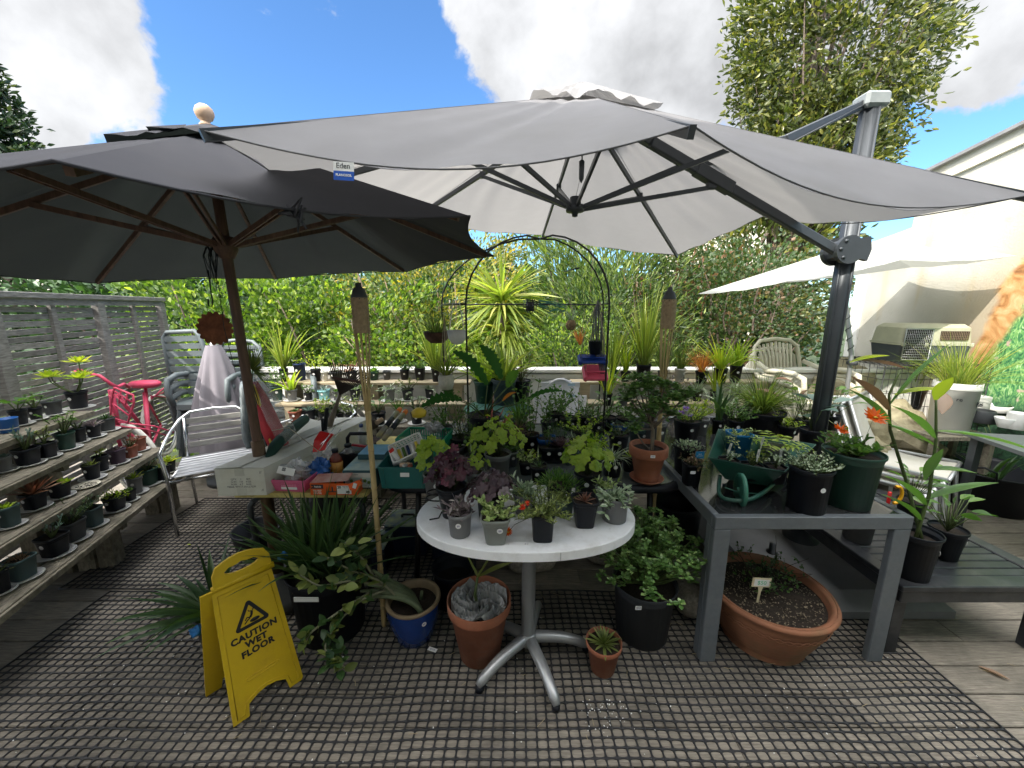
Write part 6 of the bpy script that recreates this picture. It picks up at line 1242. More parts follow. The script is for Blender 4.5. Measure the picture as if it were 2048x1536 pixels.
for (px,py,dy) in ((1255,790,0),(1275,762,.03),(1290,782,-.03),(1310,758,.02),(1330,772,0),(1345,790,-.02),(1365,800,0),(1300,812,-.05),(1325,812,-.04),(1282,825,-.04),(1350,775,.04),(1375,785,.0),(1262,812,.04),(1315,790,.05),(1340,828,-.02),(1270,850,-.03),(1295,770,0),(1265,775,0)):
    e=J(px,py,dy); s0=tr[2].lerp(tr[3],RG.uniform(0,1)); m_=s0.lerp(e,.5)+Vector((0,0,-.012)); g.tube([s0,m_,e],[.006,.004,.003],6)
    for k in range(9): rosette(f,e+Vector(RG.normal(0,.018,3)),.034,10,'obov',.72,-15,75,droop=-.03)
e=J(1268,858,-.05); g.tube([J(1303,905),J(1285,885,-.03),e],[.006,.004,.003],6)
for k in range(4): rosette(f,e+Vector(RG.normal(0,.010,3)),.026,10,'obov',.62,-10,75)
g.build('trunk',mat('jade_trunk',(.15,.12,.09),rough=.8,var=.25,nscale=40,bump=.3),t); f.build('foliage',LF['jade'],t)
put_sticker(t,rt*.9,rt,h_,.86,-.12,rect=(.022,.014),txt='$40')
# white adirondack chair
t=thing('adirondack_chair','white plastic Adirondack chair with slotted back behind the dark table','chair',(.42,3.05,0)); M_wch=mat('white_resin_lilac',(.72,.72,.75),rough=.5,var=.04)
g=MB(); K=7; top=[(-1,.0),(-.8,.12),(-.5,.2),(0,.235),(.5,.2),(.8,.12),(1,0)]
for i in range(7):
    x0=-.235+i*.067; x1=x0+.060; xc=(x0+x1)/2/.235; hz=.42+.57*math.sqrt(max(.05,1-.62*xc*xc)); k0=.72; 
    a=[(x0*k0,.0,.36),(x1*k0,.0,.36),(x1,.22*hz/.97,hz),(x0,.22*hz/.97,hz)]; nrm=Vector((0,-.012,.003))
    V=[Vector(p) for p in a]+[Vector(p)+Vector((0,.014,0)) for p in a]; g.add(V,[(0,1,2,3),(7,6,5,4),(0,4,5,1),(1,5,6,2),(2,6,7,3),(3,7,4,0)])
for zz in (.36,.60,.93):
    hw=.235*(.72+.28*(zz-.36)/.6)*(1 if zz<.9 else .72); g.box((0,.22*zz/.97*(1 if zz>.4 else 0)+(.006),zz+.01),(2*hw,.016,.045))
arc=[(.245*math.sin(a),.215,.42+.57*math.cos(a)*.995) for a in np.linspace(-1.25,1.25,24)]; g.tube(arc,.013,8); g.build('backrest',M_wch,t)
for sx in(-1,1):
    g=MB(); g.prism([(sx*.27-.055,-.45),(sx*.27-.06,-.3),(sx*.25-.04,.1),(sx*.25+.03,.1),(sx*.27+.06,-.3),(sx*.27+.055,-.45),(sx*.27,-.48)],.56,.578); g.build('armrest',M_wch,t)
    g=MB(); g.beam((sx*.27,-.38,.56),(sx*.27,-.36,0),.06,.025,up=(0,1,0)); g.build('leg',M_wch,t); g=MB(); g.beam((sx*.24,.02,.56),(sx*.25,.25,0),.06,.025,up=(0,1,0)); g.build('leg',M_wch,t)
g=MB(); 
for i in range(5): g.box((0,-.38+i*.085,.37-.01*i),(.46,.07,.016),bev=.004)
g.build('seat',M_wch,t)
for px,py in ((1142,768),(1143,790)):
    p=Y(px,py,3.24)-t.location; g=MB(); g.box(p+Vector((0,-.03,0)),(.06,.002,.02)); g.build('paper_label',mat('pale_blue_label',(.45,.62,.75),rough=.6),t)
# ================================================================ GREY TABLE (right): wheelbarrow and pots
ZG=.7267; GT='potted plants on the grey glass table'
t=thing('wheelbarrow_planter','small dark green plastic wheelbarrow planter holding herb pots','planter',(1.28,1.86,ZG)); M_wb=mat('wheelbarrow_green',(.018,.085,.062),rough=.35,var=.1,dirt=(.1,.12,.1),dirtscale=9,dirtamt=.25)
o_=t.location
def WB(px,py,y_): return Y(px,py,y_)-o_
r1,r2,r3,r4=WB(1417,915,1.70),WB(1569,945,1.66),WB(1631,890,2.0),WB(1437,859,2.04)
b1,b2,b3,b4=WB(1450,958,1.76),WB(1534,972,1.74),WB(1560,945,1.92),WB(1462,930,1.94)
g=MB(); inn=[]
def shell(A,B,th=.004):
    V=A+B; c=sum(V,Vector())/8; V2=[v+(c-v).normalized()*th+Vector((0,0,.001)) for v in V]; g.add(V,[(0,1,5,4),(1,2,6,5),(2,3,7,6),(3,0,4,7),(4,5,6,7)]); g.add(V2,[(4,5,1,0),(5,6,2,1),(6,7,3,2),(7,4,0,3),(7,6,5,4)])
shell([r1,r2,r3,r4],[b1,b2,b3,b4]); g.tube([r1,r2,r3,r4],.005,6,closed=True); g.build('tray_body',M_wb,t)
fl=[WB(1440,952,1.76),WB(1436,985,1.66),WB(1446,998,1.60),WB(1475,1002,1.57),WB(1505,998,1.58),WB(1528,985,1.63),WB(1546,968,1.72)]
# smooth frame loop in front
g=MB(); sm=[]
for i in range(len(fl)-1):
    for k in range(4): sm.append(fl[i].lerp(fl[i+1],k/4))
sm.append(fl[-1])
for it in range(3): sm=[sm[0]]+[(sm[i-1]+sm[i]*2+sm[i+1])/4 for i in range(1,len(sm)-1)]+[sm[-1]]
g.tube(sm,.009,10); g.tube([WB(1450,975,1.62),WB(1478,985,1.62),WB(1520,988,1.62)],.003,6); g.build('frame',M_wb,t)
wc=WB(1481,980,1.63); g=MB(); Rw=abs(WB(1481,950,1.63).z-WB(1481,1012,1.63).z)/2
g.lathe([(Rw*.8,-.008),(Rw,-.008),(Rw,.008),(Rw*.8,.008),(Rw*.8,-.008)],32)
for a in (0,PI/3,2*PI/3): g.beam((Rw*.85*math.cos(a),Rw*.85*math.sin(a),0),(-Rw*.85*math.cos(a),-Rw*.85*math.sin(a),0),.010,.006,up=(0,0,1))
g.lathe([(0,-.014),(.012,-.014),(.012,.014),(0,.014)],12); g.xf(frame(wc,(.25,1,0),(0,0,1))); g.build('wheel',mat('wheel_green',(.04,.16,.11),rough=.4),t)
for a,b in ((WB(1568,952,1.80),WB(1574,1008,1.8)),(WB(1605,920,1.95),WB(1610,960,1.95))): g=MB(); g.beam(a,Vector((b.x,b.y,.0)),.012,.012); g.build('leg',M_blackm,t)
W='herb pots inside the green wheelbarrow'
bz=ZG+ (b1.z+b2.z)/2+.006; c0=Vector((1.28,1.86,0))
def inb(fx,fy):   # position inside tray
    a=b1.lerp(b2,fx);b=b4.lerp(b3,fx); return a.lerp(b,fy)+o_+Vector((0,0,.006))
potted('rosemary seedling in black square pot, barrow front left',1459,930,.8,38,30,'s',M_black,'twig','silver',24,16,pt=inb(.02,.12)+Vector((0,.0,.012)),group=W,ns=7,st=1)
potted('daisy seedling in black square pot, barrow front middle',1510,938,.8,42,30,'s',M_black,'twig','olive',34,18,pt=inb(.56,.10)+Vector((0,0,.008)),group=W,ns=8,st=1)
potted('rosemary seedling in black square pot, barrow front right',1555,944,.8,43,34,'s',M_black,'twig','silver',26,18,pt=inb(1.05,.10)+Vector((.015,0,.008)),group=W,ns=8,st=1)
potted('pale variegated trailing plant in tall bright blue square pot',1470,935,.8,50,58,'s',mat('bright_blue_plastic',(.01,.17,.42),rough=.35),'trail','cream',26,44,pt=inb(.18,.82)+Vector((0,.03,.035)),group=W,ns=22,ll=.018,lw=.008,per=12,sag=.4,st=0)
potted('fern palm seedling in wide grey round pot in barrow',1545,920,.8,58,40,'r',M_grey,'fern','lime',40,46,pt=inb(.95,.85)+Vector((0,.03,.03)),group=W,n=8,st=0)
M_tagp=mat('white_plant_tag',(.72,.74,.70),rough=.4)
def ptag(px,py,y_,w=.012,h=.045,txt='',rz=.1,lab='white plant name tag in the wheelbarrow'):
    p=Y(px,py,y_); M=frame((0,0,0),(math.cos(rz),0,math.sin(rz)),(-math.sin(rz),-.15,math.cos(rz))); g=MB(); b=MB(); b.box((0,0,0),(w,h,.0008)); b.box((0,-h*.75,0),(w*.5,h*.5,.0008)); b.xf(M); g.merge(b)
    if txt: g.merge(text_mb(txt,w*.42,M@Matrix.Rotation(PI/2,4,'Z')@Matrix.Translation((0,0,.0006)),m=1,ext=.0001))
    solo(g,'plant_tag',[M_tagp,M_ink],lab,'plant tag','white plant tags',loc=p)
ptag(1460,895,1.76,txt='OPEN FLAX\nROMANI',rz=-.12,lab='white name tag standing in the front left rosemary pot'); ptag(1517,907,1.72,txt='DAISY\nBROWN',rz=.02,lab='white name tag in the front middle daisy pot'); ptag(1562,906,1.70,txt='CHINO\nROMANI',rz=.1,lab='white name tag in the front right rosemary pot'); ptag(1525,882,1.86,txt='PALM',rz=.0,lab='white name tag in the grey fern palm pot')
potted('low silver green sedum in large black pot, table front',1633,1033,ZG,97,92,'r',M_black,'bush','silver',30,42,group=GT,ns=70,ll=.011,lw=.008,per=18,stp=.0,tap=.84)
q=potted('orange gazania in big dark green pot on grey table',1722,1024,ZG,136,112,'r',M_green,'bush','green',34,46,group=GT,ns=26,ll=.036,lw=.013,per=10,stp=None,st=0,tap=.80,fillz=.9,flowers=[(18,72,-10,24,P_or,P_yel),(-40,46,-6,16,P_or,P_or)])
P2=lambda lab,px,py,wp,hp,sh,pm,pl,lf,ph,pw,**k: potted(lab,px,py,ZG,wp,hp,sh,pm,pl,lf,ph,pw,group=k.pop('group',GT),**k)
P2('calathea with pale striped leaves in black pot',1628,905,52,44,'r',M_black,'broad','blue',70,60,n=6,ll=.12,lw=.06,st=0)
P2('green sedum mat in black round pot behind bamboo torch',1382,950,62,54,'r',M_black,'dome','silver',16,34,n=240,ll=.012,lw=.007,tap=.8)
P2('twiggy dry plant in black square pot with blue label',1386,974,37,46,'s',M_black,'twig','brown',26,40,ns=16,st=0,tap=.8)
P2('violet pansies and ferny plant in wide black pot',1380,885,60,42,'r',M_black,'bush','lime',44,44,ns=26,ll=.022,lw=.005,per=18,flowers=[(-24,18,-20,8,P_vio,P_yel),(-14,26,-18,8,P_vio,P_yel),(-6,14,-20,7,P_vio,P_yel)])
P2('clivia with one arching strap leaf in black pot',1438,868,26,28,'r',M_black,'blades','dark',80,60,n=7,bw=.035,droop=.35)
P2('big grassy mondo clump in wide black pot',1537,872,104,44,'r',M_black,'blades','willow',74,88,n=330,bw=.006,droop=.34,st=0)
P2('yellow edged plant in black pot left of mondo clump',1400,860,30,24,'r',M_black,'bush','yel',30,20,ns=8,ll=.03)
P2('grey nursery pot with thin seedling behind the pansies',1405,872,34,34,'r',M_grey,'twig','green',24,14,ns=4)
P2('lime leaved plant behind the wheelbarrow, black pot',1580,880,40,26,'r',M_black,'bush','lime',20,30,ns=14,ll=.022,lw=.006)
P2('cordyline with rust tipped leaves behind mondo clump',1590,872,34,30,'r',M_black,'broad','red',90,60,n=6,ll=.16,lw=.03)
P2('rhododendron like plant in black pot behind post',1668,862,40,30,'r',M_black,'broad','green',70,60,n=11,ll=.085,lw=.035)
P2('fresh green bushy herb in black pot behind barrow left rim',1475,872,36,30,'r',M_black,'bush','green',36,32,ns=16,ll=.026,lw=.012,per=14)
P2('tall leafy green plant in black pot right of mondo clump',1612,868,34,28,'r',M_black,'broad','green',80,60,n=14,ll=.09,lw=.034)
P2('striped spider plant in dark pot at far glass table edge',1455,848,30,24,'r',M_dgrey,'blades','silver',44,42,n=50,bw=.009,droop=.4)
g=MB(); p=Y(1400,910,1.78); g.box((0,0,0),(.042,.0012,.036),bev=.0004); g.merge(text_mb('SALE\nsucculent',.008,frame((0,-.001,0),(1,0,0),(0,0,1)),m=1,ext=.0002)); solo(g,'plant_tag',[mat('blue_card',(.01,.2,.42),rough=.5),M_stick],'bright blue square plant label behind the bamboo torch','plant tag','blue plant label',loc=p)
p=Y(1386,945,1.70); g=MB(); g.box((0,0,0),(.024,.0008,.014)); g.merge(text_mb('$12',.011,frame((0,-.0005,0),(1,0,0),(0,0,1)),m=1,ext=.0001)); solo(g,'price_tag',[M_stick,M_pen],'white price sticker on the black pot with blue label','price tag',loc=p)
# ================================================================ BENCH + RIGHT FLOOR
M_gleaf=leafmat('leaf_ginger',(.04,.10,.025),(.08,.16,.04),(.14,.22,.06),tr=.3,rough=.3)
t,c_,rt,h_,s_=potted('tall ginger with long arching leaves in big black pot',1845,1168,.3765,112,98,'r',M_black,None,None,0,0,tap=.80,fillz=.80,stp=.9)
def cane(pts,lv,wd=.062,brown=()):
    g=MB(); P_=[Y(a,b,y_)-t.location for a,b,y_ in pts]; sm=[P_[0]]
    for i in range(len(P_)-1): sm+= [P_[i].lerp(P_[i+1],k/4) for k in range(1,5)]
    g.tube(sm,[.008-.004*i/len(sm) for i in range(len(sm))],7); g.build('cane',M_stem,t)
    for k,((ax,ay),(bx,by),y_,m) in enumerate(lv):
        a=Y(ax,ay,y_)-t.location; b=Y(bx,by,y_-.06)-t.location; d=b-a; f=MB(); L=d.length; leaves(f,[a],[d.normalized()+Vector((0,0,.35))],L*1.08,wd,.10,'lance',.3,seg=9,twist=.1); f.build('leaf',m,t,label='withered brown drooping leaf' if m is LF['brown'] else None)
yb=c_.y; LG=M_gleaf
cane([(1830,1080,yb),(1858,990,yb),(1872,880,yb),(1872,800,yb+.02)],[((1872,862),(2040,925),yb,LG),((1868,876),(1780,830),yb,LG),((1850,1000),(1990,980),yb,LG),((1858,940),(1945,955),yb,LG),((1850,1010),(1768,968),yb,LG),((1840,1040),(1760,1005),yb,LG),((1852,960),(1885,905),yb,LG),((1872,800),(1905,760),yb,LF['yel'])])
cane([(1845,1085,yb),(1812,960,yb+.08),(1780,860,yb+.1),(1778,790,yb+.1),(1800,740,yb+.12)],[((1780,850),(1690,795),yb+.1,LG),((1778,850),(1860,905),yb+.1,LG),((1778,812),(1900,700),yb+.12,LG),((1776,850),(1835,890),yb+.1,LG),((1790,790),(1890,790),yb+.12,LF['yel']),((1700,725),(1775,720),yb+.2,LF['yel']),((1710,720),(1800,750),yb+.2,LF['brown']),((1885,785),(1882,830),yb+.12,LF['brown']),((1776,820),(1700,770),yb+.1,LF['brown'])])
potted('coffee like glossy plant in black pot on low bench',1907,1124,.3765,88,62,'r',M_black,'broad','green',70,70,n=18,ll=.075,lw=.032,st=1,stp=.7,tap=.75)
potted('leafy plant in black pot at the back of low bench',1830,1042,.3765,60,38,'r',M_black,'broad','green',80,58,n=14,ll=.075,lw=.035,st=0)
potted('rose cutting in pale grey pot under the glass table',1732,1090,.3765,72,54,'r',mat('warm_grey_pot',(.15,.15,.15),rough=.6),None,None,0,0,st=0,tap=.84)
g=MB(); pg=G(1738,1078,.41); g.merge(text_mb('GROWER\nMADE',.014,frame((0,0,0),(1,0,0),(0,0,1)),ext=.0004)); 
M_bin=M_black
c_=G(2030,1048,0); t=thing('black_tub','large black tub with rope handles on the deck, right edge','tub',(c_.x+.12,c_.y+.30,0)); g=MB(); g.lathe([(.24,0),(.25,.005),(.31,.30),(.325,.31),(.33,.325),(.315,.325),(.30,.30),(.24,.02),(0,.02)],40); g.build('tub_body',M_black,t)
for a in (-2.6,-.4): g=MB(); q=Vector((.325*math.cos(a),.325*math.sin(a),.30)); tt=Vector((-math.sin(a),math.cos(a),0)); g.tube([q-tt*.07,q-tt*.06+Vector((0,0,.07)),q+Vector((math.cos(a)*.03,math.sin(a)*.03,.10)),q+tt*.06+Vector((0,0,.07)),q+tt*.07],.008,6); g.build('handle',M_black,t)
g=MB(); blades(g,30,.30,.28,.02,.3,r0=.1); g.xf(Matrix.Translation((0,0,.22))); g.build('foliage',LF['dark'],t); 
# toy hoop yellow/red
p=Y(1792,990,2.0); g=MB(); g.tube([(.032*math.cos(a),0,.05*math.sin(a)) for a in np.linspace(-1.7,1.9,16)],.009,8); solo(g,'yellow_hose_loop',mat('yellow_hose',(.75,.38,.01),rough=.4),'bright yellow plastic loop behind the big green pot','hose',loc=p)
p=Y(1776,1000,2.03); g=MB(); g.tube([(0,0,-.06),(.004,0,0),(.002,0,.05)],.009,8); solo(g,'red_hose_piece',mat('red_hose',(.6,.02,.02),rough=.4),'short red plastic tube beside the yellow loop','hose',loc=p)
# bowl planter
c_=G(1543,1347,0); t=thing('terracotta_bowl_planter','wide ribbed terracotta bowl with bare rose under glass table','planter',(1.243,1.64,0)); t.scale=(1.04,1.04,1.0)
g=MB(); pr=[(.17,0),(.175,.006),(.165,.018),(.178,.03)]
for i in range(26):
    s2=i/25; pr.append((.178+(.245-.178)*math.sin(s2*1.35)/math.sin(1.35)+.0018*math.sin(i*2.1),.03+s2*.20))
pr+=[(.248,.238),(.262,.245),(.268,.258),(.262,.270),(.245,.272),(.232,.262),(.228,.24),(.2,.2),(0,.2)]
g.lathe(pr,64); 
for i in range(48):
    a=2*PI*i/48; g.lathe([(0,-.002),(.009,0),(.0085,.0025),(0,.003)],8,c=(.253*math.cos(a),.253*math.sin(a),.2715)) if 0 else None
g.tube([(.2535*math.cos(a),.2535*math.sin(a),.2725+.0006*math.sin(a*60)) for a in np.arange(240)*2*PI/240],.0028,5,closed=True)
g.tube([(.2475*math.cos(a),.2475*math.sin(a),.198+.0035*math.sin(a*44)) for a in np.arange(352)*2*PI/352],.0022,4,closed=True)
g.tube([(.243*math.cos(a),.243*math.sin(a),.183+.003*math.sin(a*44+2)) for a in np.arange(352)*2*PI/352],.002,4,closed=True)
g.build('bowl',mat('ribbed_terracotta',(.25,.105,.055),rough=.75,var=.2,nscale=5,bump=.3,dirt=(.11,.1,.05),dirtscale=3,dirtamt=.7),t)
soil_mb(.228,.235).build('soil',M_soil,t)
g=MB(); 
for i in range(900): a=RG.uniform(0,6.28); r=.215*math.sqrt(RG.uniform()); s2=RG.uniform(.0015,.0045); g.box((r*math.cos(a),r*math.sin(a),.2375+RG.uniform(0,.004)),(s2*1.6,s2,s2*.8),rot=Matrix.Rotation(RG.uniform(0,3),3,'Z')@Matrix.Rotation(RG.normal(0,.4),3,'X'))
tag(g.build('gravel',mat('pale_grit',(.16,.13,.09),rough=.9,island=.6,var=.4,nscale=40),t),kind='stuff')
f,s2,_=p_twig(.20,.24,ns=15,ll=.016,per=6); s2.xf(Matrix.Translation((.03,.08,.22))); f.xf(Matrix.Translation((.03,.08,.22))); f.build('foliage',LF['dark'],t); s2.build('stem',mat('rose_stem',(.04,.035,.02),rough=.8),t)
f=MB(); d=sph(90,0,1); leaves(f,np.stack([RG.uniform(-.08,.16,90),RG.uniform(-.02,.16,90),np.full(90,.24)],1),d,.02,.012,.05,'oval'); f.build('foliage',LF['green'],t)
p=Y(1523,1165,1.575); t=thing('price_sign','cream plastic stake sign reading $50 in the terracotta bowl','sign',p); g=MB(); Mx=Matrix.Rotation(.06,4,'Y')
g.box((0,0,0),(.088,.004,.048),bev=.0015); g.prism([(-.011,-.024),(.011,-.024),(.0055,-.05),(.0055,-.125),(-.0055,-.125),(-.0055,-.05)],-.0015,.0015) 
b=MB(); b.prism([(-.011,-.024),(.011,-.024),(.0055,-.05),(.0055,-.125),(-.0055,-.125),(-.0055,-.05)],-.0015,.0015); b.xf(frame((0,0,0),(1,0,0),(0,0,1)))
g=MB(); g.box((0,0,0),(.088,.004,.048),bev=.0015); g.merge(b); g.xf(Mx); g.build('stake_board',mat('cream_plastic',(.62,.54,.36),rough=.5),t)
g=MB(); g.box((0,-.0027,0),(.070,.001,.034)); g.xf(Mx); g.build('paper_label',M_stick,t); g=text_mb('$50',.028,Mx@frame((0,-.0036,0),(1,0,0),(0,0,1)),ext=.0002); g.build('lettering',mat('green_marker',(.08,.45,.25),rough=.6),t)
# large jade pot
potted('large leafy jade bush in big dark grey pot on deck',1298,1302,0,136,122,'r',mat('charcoal_pot',(.035,.04,.048),rough=.45),'jade','jade',118,96,name='potted_jade',st=0,tap=.80,ns=150,ll=.026,cl=8,fillz=.9)
g=MB(); p=Y(1277,1216,1.50); g.box((0,0,0),(.028,.001,.02)); g.merge(text_mb('$40',.014,frame((0,-.0007,0),(1,0,0),(0,0,1)),m=1,ext=.0001)); solo(g,'price_tag',[M_stick,M_pen],'white price tag on the rim of the big jade pot','price tag',loc=Y(1277,1216,1.527))
potted('small spotted haworthia in small terracotta pot on mat',1210,1357,0.006,74,66,'r',M_terra,'spiky','olive',30,34,name='potted_haworthia',st=0,tap=.66,n=46,rim=.022,cat='potted plant')
# terracotta with plastic
t,c_,rt,h_,s_=potted('tall terracotta pot stuffed with clear plastic and one stem',957,1338,0.006,130,130,'r',M_terra,None,None,0,0,st=0,tap=.64,rim=.05,fillz=.80)
M_film=mat('crumpled_plastic_film',(.52,.52,.52),rough=.25,var=.25,nscale=18,c2=(.22,.22,.22),spec=.8)
g=MB(); n=44; K=14; V=[(0,0,h_*.9)]
for i in range(1,K+1):
    for j in range(n):
        a=2*PI*j/n; r=rt*.88*i/K; z=h_*.94+.022*math.sin(a*5+i*.9)*math.sin(i*.55+a*2)+.012*math.sin(a*11+i*1.7)-.02*(1-i/K)+RG.normal(0,.002); V.append((r*math.cos(a),r*math.sin(a),z))
g.add(V,[(0,1+j,1+(j+1)%n) for j in range(n)]+[(1+i*n+j,1+(i+1)*n+j,1+(i+1)*n+(j+1)%n,1+i*n+(j+1)%n) for i in range(K-1) for j in range(n)],0,False); g.build('plastic_bag',M_film,t)
g=MB(); yb=c_.y; st_=[Vector((0,-.01,h_*.8)),Y(950,1190,yb)-t.location,Y(955,1155,yb)-t.location]; g.tube(st_,[.008,.007,.006],8)
f=MB()
for (px,py) in ((938,1118),(975,1122),(1012,1128)): a=st_[2]; b=Y(px,py,yb-.03)-t.location; leaves(f,[a],[(b-a).normalized()],(b-a).length*1.2,.05,.02,'lance',.3,seg=7,twist=.1)
g.build('stem',M_stem,t); f.build('leaf',LF['olive'],t)
# blue glazed pot with thick trailing stems
M_glz=mat('cobalt_glaze',(.01,.045,.22),rough=.18,var=.2,nscale=5,coat=.4); M_rim=mat('unglazed_rim',(.24,.18,.11),rough=.6,var=.2)
c_=G(822,1298,0); t=thing('blue_glazed_pot','cobalt blue glazed pot with brown rim and thick cactus stems','potted plant',(c_.x,c_.y+.085,0)); rt=59*PXM(c_)*.93; h_=.215
g=MB(); g.lathe([(rt*.62,0),(rt*.66,.004),(rt*.86,h_*.4),(rt*.97,h_*.75),(rt*.98,h_*.93)],44,cap=False); g.build('pot',M_glz,t); g=MB(); g.lathe([(rt*.975,h_*.932),(rt*1.01,h_*.95),(rt*1.0,h_),(rt*.93,h_*1.01),(rt*.86,h_*.98),(rt*.84,h_*.8),(rt*.8,h_*.6)],44,cap=False); g.build('rim',M_rim,t)
soil_mb(rt*.84,h_*.82).build('soil',M_soil,t)
M_cact=mat('grey_green_cactus',(.10,.13,.07),rough=.6,var=.25,nscale=16); yb=c_.y+.085
for k in range(5):
    g=MB(); a=Vector((rt*(.1+.12*k)-.02,rt*(.3-.2*k),h_*.8)); top=Y(775+k*8,1165+k*4,yb-.04)-t.location; en=Y(745-k*8,1140+k*14,yb-.05)-t.location
    sm=[];ctrl=[a,a+Vector((-.01,0,.055)),top,en]
    for i in range(12): u_=i/11; sm.append(ctrl[0]*(1-u_)**3+ctrl[1]*3*u_*(1-u_)**2+ctrl[2]*3*u_*u_*(1-u_)+ctrl[3]*u_**3)
    g.tube(sm,[.013]*8+[.012,.011,.009,.006],8); g.build('stem',M_cact,t)
g=MB(); g.tube([(0.03,.03,h_*.8),(.035,.03,h_*1.02)],[.01,.008],8); g.build('stem',M_cact,t)
put_sticker(t,rt*.9,rt*.98,h_,.72,.62,sr=.011,txt='$8')
# trailing leafy branches reaching over
t=thing('trailing_hoya_branches','long pale branches with broad leaves sprawling left from blue pot','plant',(-.62,1.55,0)); ms=mat('pale_stem',(.2,.2,.13),rough=.6)
brs=[[(800,1200,1.60),(760,1160,1.55),(700,1140,1.50),(655,1115,1.46)],[(770,1180,1.58),(720,1200,1.5),(670,1250,1.40),(645,1300,1.34),(690,1335,1.33)],[(770,1170,1.58),(700,1160,1.5),(640,1175,1.42),(600,1150,1.4)],[(745,1150,1.56),(720,1110,1.52),(690,1085,1.50)],[(740,1185,1.55),(690,1215,1.46),(620,1265,1.36),(608,1290,1.33)]]
g=MB(); f=MB(); f2=MB()
for bi,br in enumerate(brs):
    P_=[Y(*q)-t.location for q in br]; sm=[]
    for i in range(len(P_)-1): sm+=[P_[i].lerp(P_[i+1],k/5) for k in range(5)]
    sm.append(P_[-1]); 
    for it in range(2): sm=[sm[0]]+[(sm[i-1]+sm[i]*2+sm[i+1])/4 for i in range(1,len(sm)-1)]+[sm[-1]]
    g.tube(sm,[.006-.003*i/len(sm) for i in range(len(sm))],6)
    for i in range(4,len(sm)):
        for k in range(2): leaves(f if RG.uniform()<.55 else f2,[sm[i]+Vector(RG.normal(0,.006,3))],sph(1,-.3,.8)+np.array([0,-.5,.2]),RG.uniform(.04,.065),RG.uniform(.026,.04),.08,'oval',.25,seg=5,twist=.8)
n=16; e=sm[-1]
e=Y(665,1320,1.34)-t.location
for k in range(22): leaves(f2,[e+Vector(RG.normal(0,.02,3))],sph(1,-.2,.8)+np.array([0,-.4,.1]),.05,.034,.08,'oval',.25,seg=5)
g.build('stem',ms,t); f.build('foliage',LF['olive'],t); f2.build('foliage',LF['dark'],t)
f=MB()
for (px,py) in ((690,1100),(715,1085),(742,1078),(675,1185),(690,1175),(700,1205),(680,1120)): leaves(f,[Y(px,py,1.46)-t.location],sph(1,-.2,.5)+np.array([-.2,-.6,.2]),.06,.042,.08,'oval',.25,seg=5)
f.build('foliage',leafmat('leaf_pale_olive',(.16,.2,.06),(.24,.27,.09),tr=.25),t,label='pale yellow green leaves at the tips')
# big agapanthus pot
t,c_,rt,h_,s_=potted('large black pot of long dark strap leaved iris',640,1300,0,175,150,'r',M_black,None,None,0,0,name='potted_iris',st=0,tap=.8)
f=MB(); n=190; a=RG.uniform(0,6.28,n); sp=RG.uniform(.1,1.5,n); d=np.stack([np.cos(a)*sp,np.sin(a)*sp*.7,np.full(n,1.15)],1); b=np.stack([RG.uniform(-.09,.09,n),RG.uniform(-.06,.06,n),np.full(n,h_*.8)],1); leaves(f,b,d,RG.uniform(.30,.54,n),RG.uniform(.016,.028,n),RG.uniform(.02,.22,n),'blade',.4,seg=8,twist=.3); f.build('foliage',leafmat('leaf_iris',(.02,.05,.018),(.045,.085,.03),(.08,.13,.045),tr=.2),t)
g=MB(); g.box((0,0,0),(.11,.004,.022)); g.xf(Matrix.Translation((-.01,-rt*.99,h_*.86))); g.build('paper_label',M_stick,t)
t,c_,rt,h_,s_=potted('strap leaved lily in grey pot left of the yellow sign',425,1322,0,92,96,'r',M_dgrey,None,None,0,0,name='potted_lily',st=0,tap=.7)
f=MB(); n=34; a=RG.uniform(1.6,4.9,n); d=np.stack([np.cos(a),np.sin(a)*.7,RG.uniform(.3,1.1,n)],1); leaves(f,np.tile([0,0,h_*.8],(n,1)),d,RG.uniform(.24,.42,n),RG.uniform(.024,.038,n),RG.uniform(.1,.28,n),'blade',.4,seg=8); f.build('foliage',LF['dark'],t)
for lab,px,py,yy in (('crumpled blue glove tucked behind the yellow caution sign',392,1262,1.40),('crumpled blue rag among the iris leaves',566,1113,1.60)):
    p=Y(px,py,yy); g=MB(); n=14; V=[]; 
    for i in range(9):
        for j in range(n): th=PI*i/8; a=2*PI*j/n; r=.021*(1+.3*math.sin(a*3+i)+.25*math.sin(i*2+a)); V.append((r*math.sin(th)*math.cos(a),r*math.sin(th)*math.sin(a),r*math.cos(th)*.9))
    g.add(V,[(i*n+j,i*n+(j+1)%n,(i+1)*n+(j+1)%n,(i+1)*n+j) for i in range(8) for j in range(n)],0,True); solo(g,'blue_rag',mat('blue_rubber',(.02,.16,.45),rough=.6,var=.2),lab,'rag',loc=p)
# empty pots on floor
potted('empty black nursery pot on deck behind the blue pot',905,1225,0,92,80,'r',M_black,None,None,0,0,st=0,name='plant_pot',soil=M_dark,tap=.8,fillz=.6)
potted('wide empty black pot below the right torch',1362,1112,0,112,100,'r',M_black,None,None,0,0,st=0,name='plant_pot',soil=M_dark,tap=.8,fillz=.5)
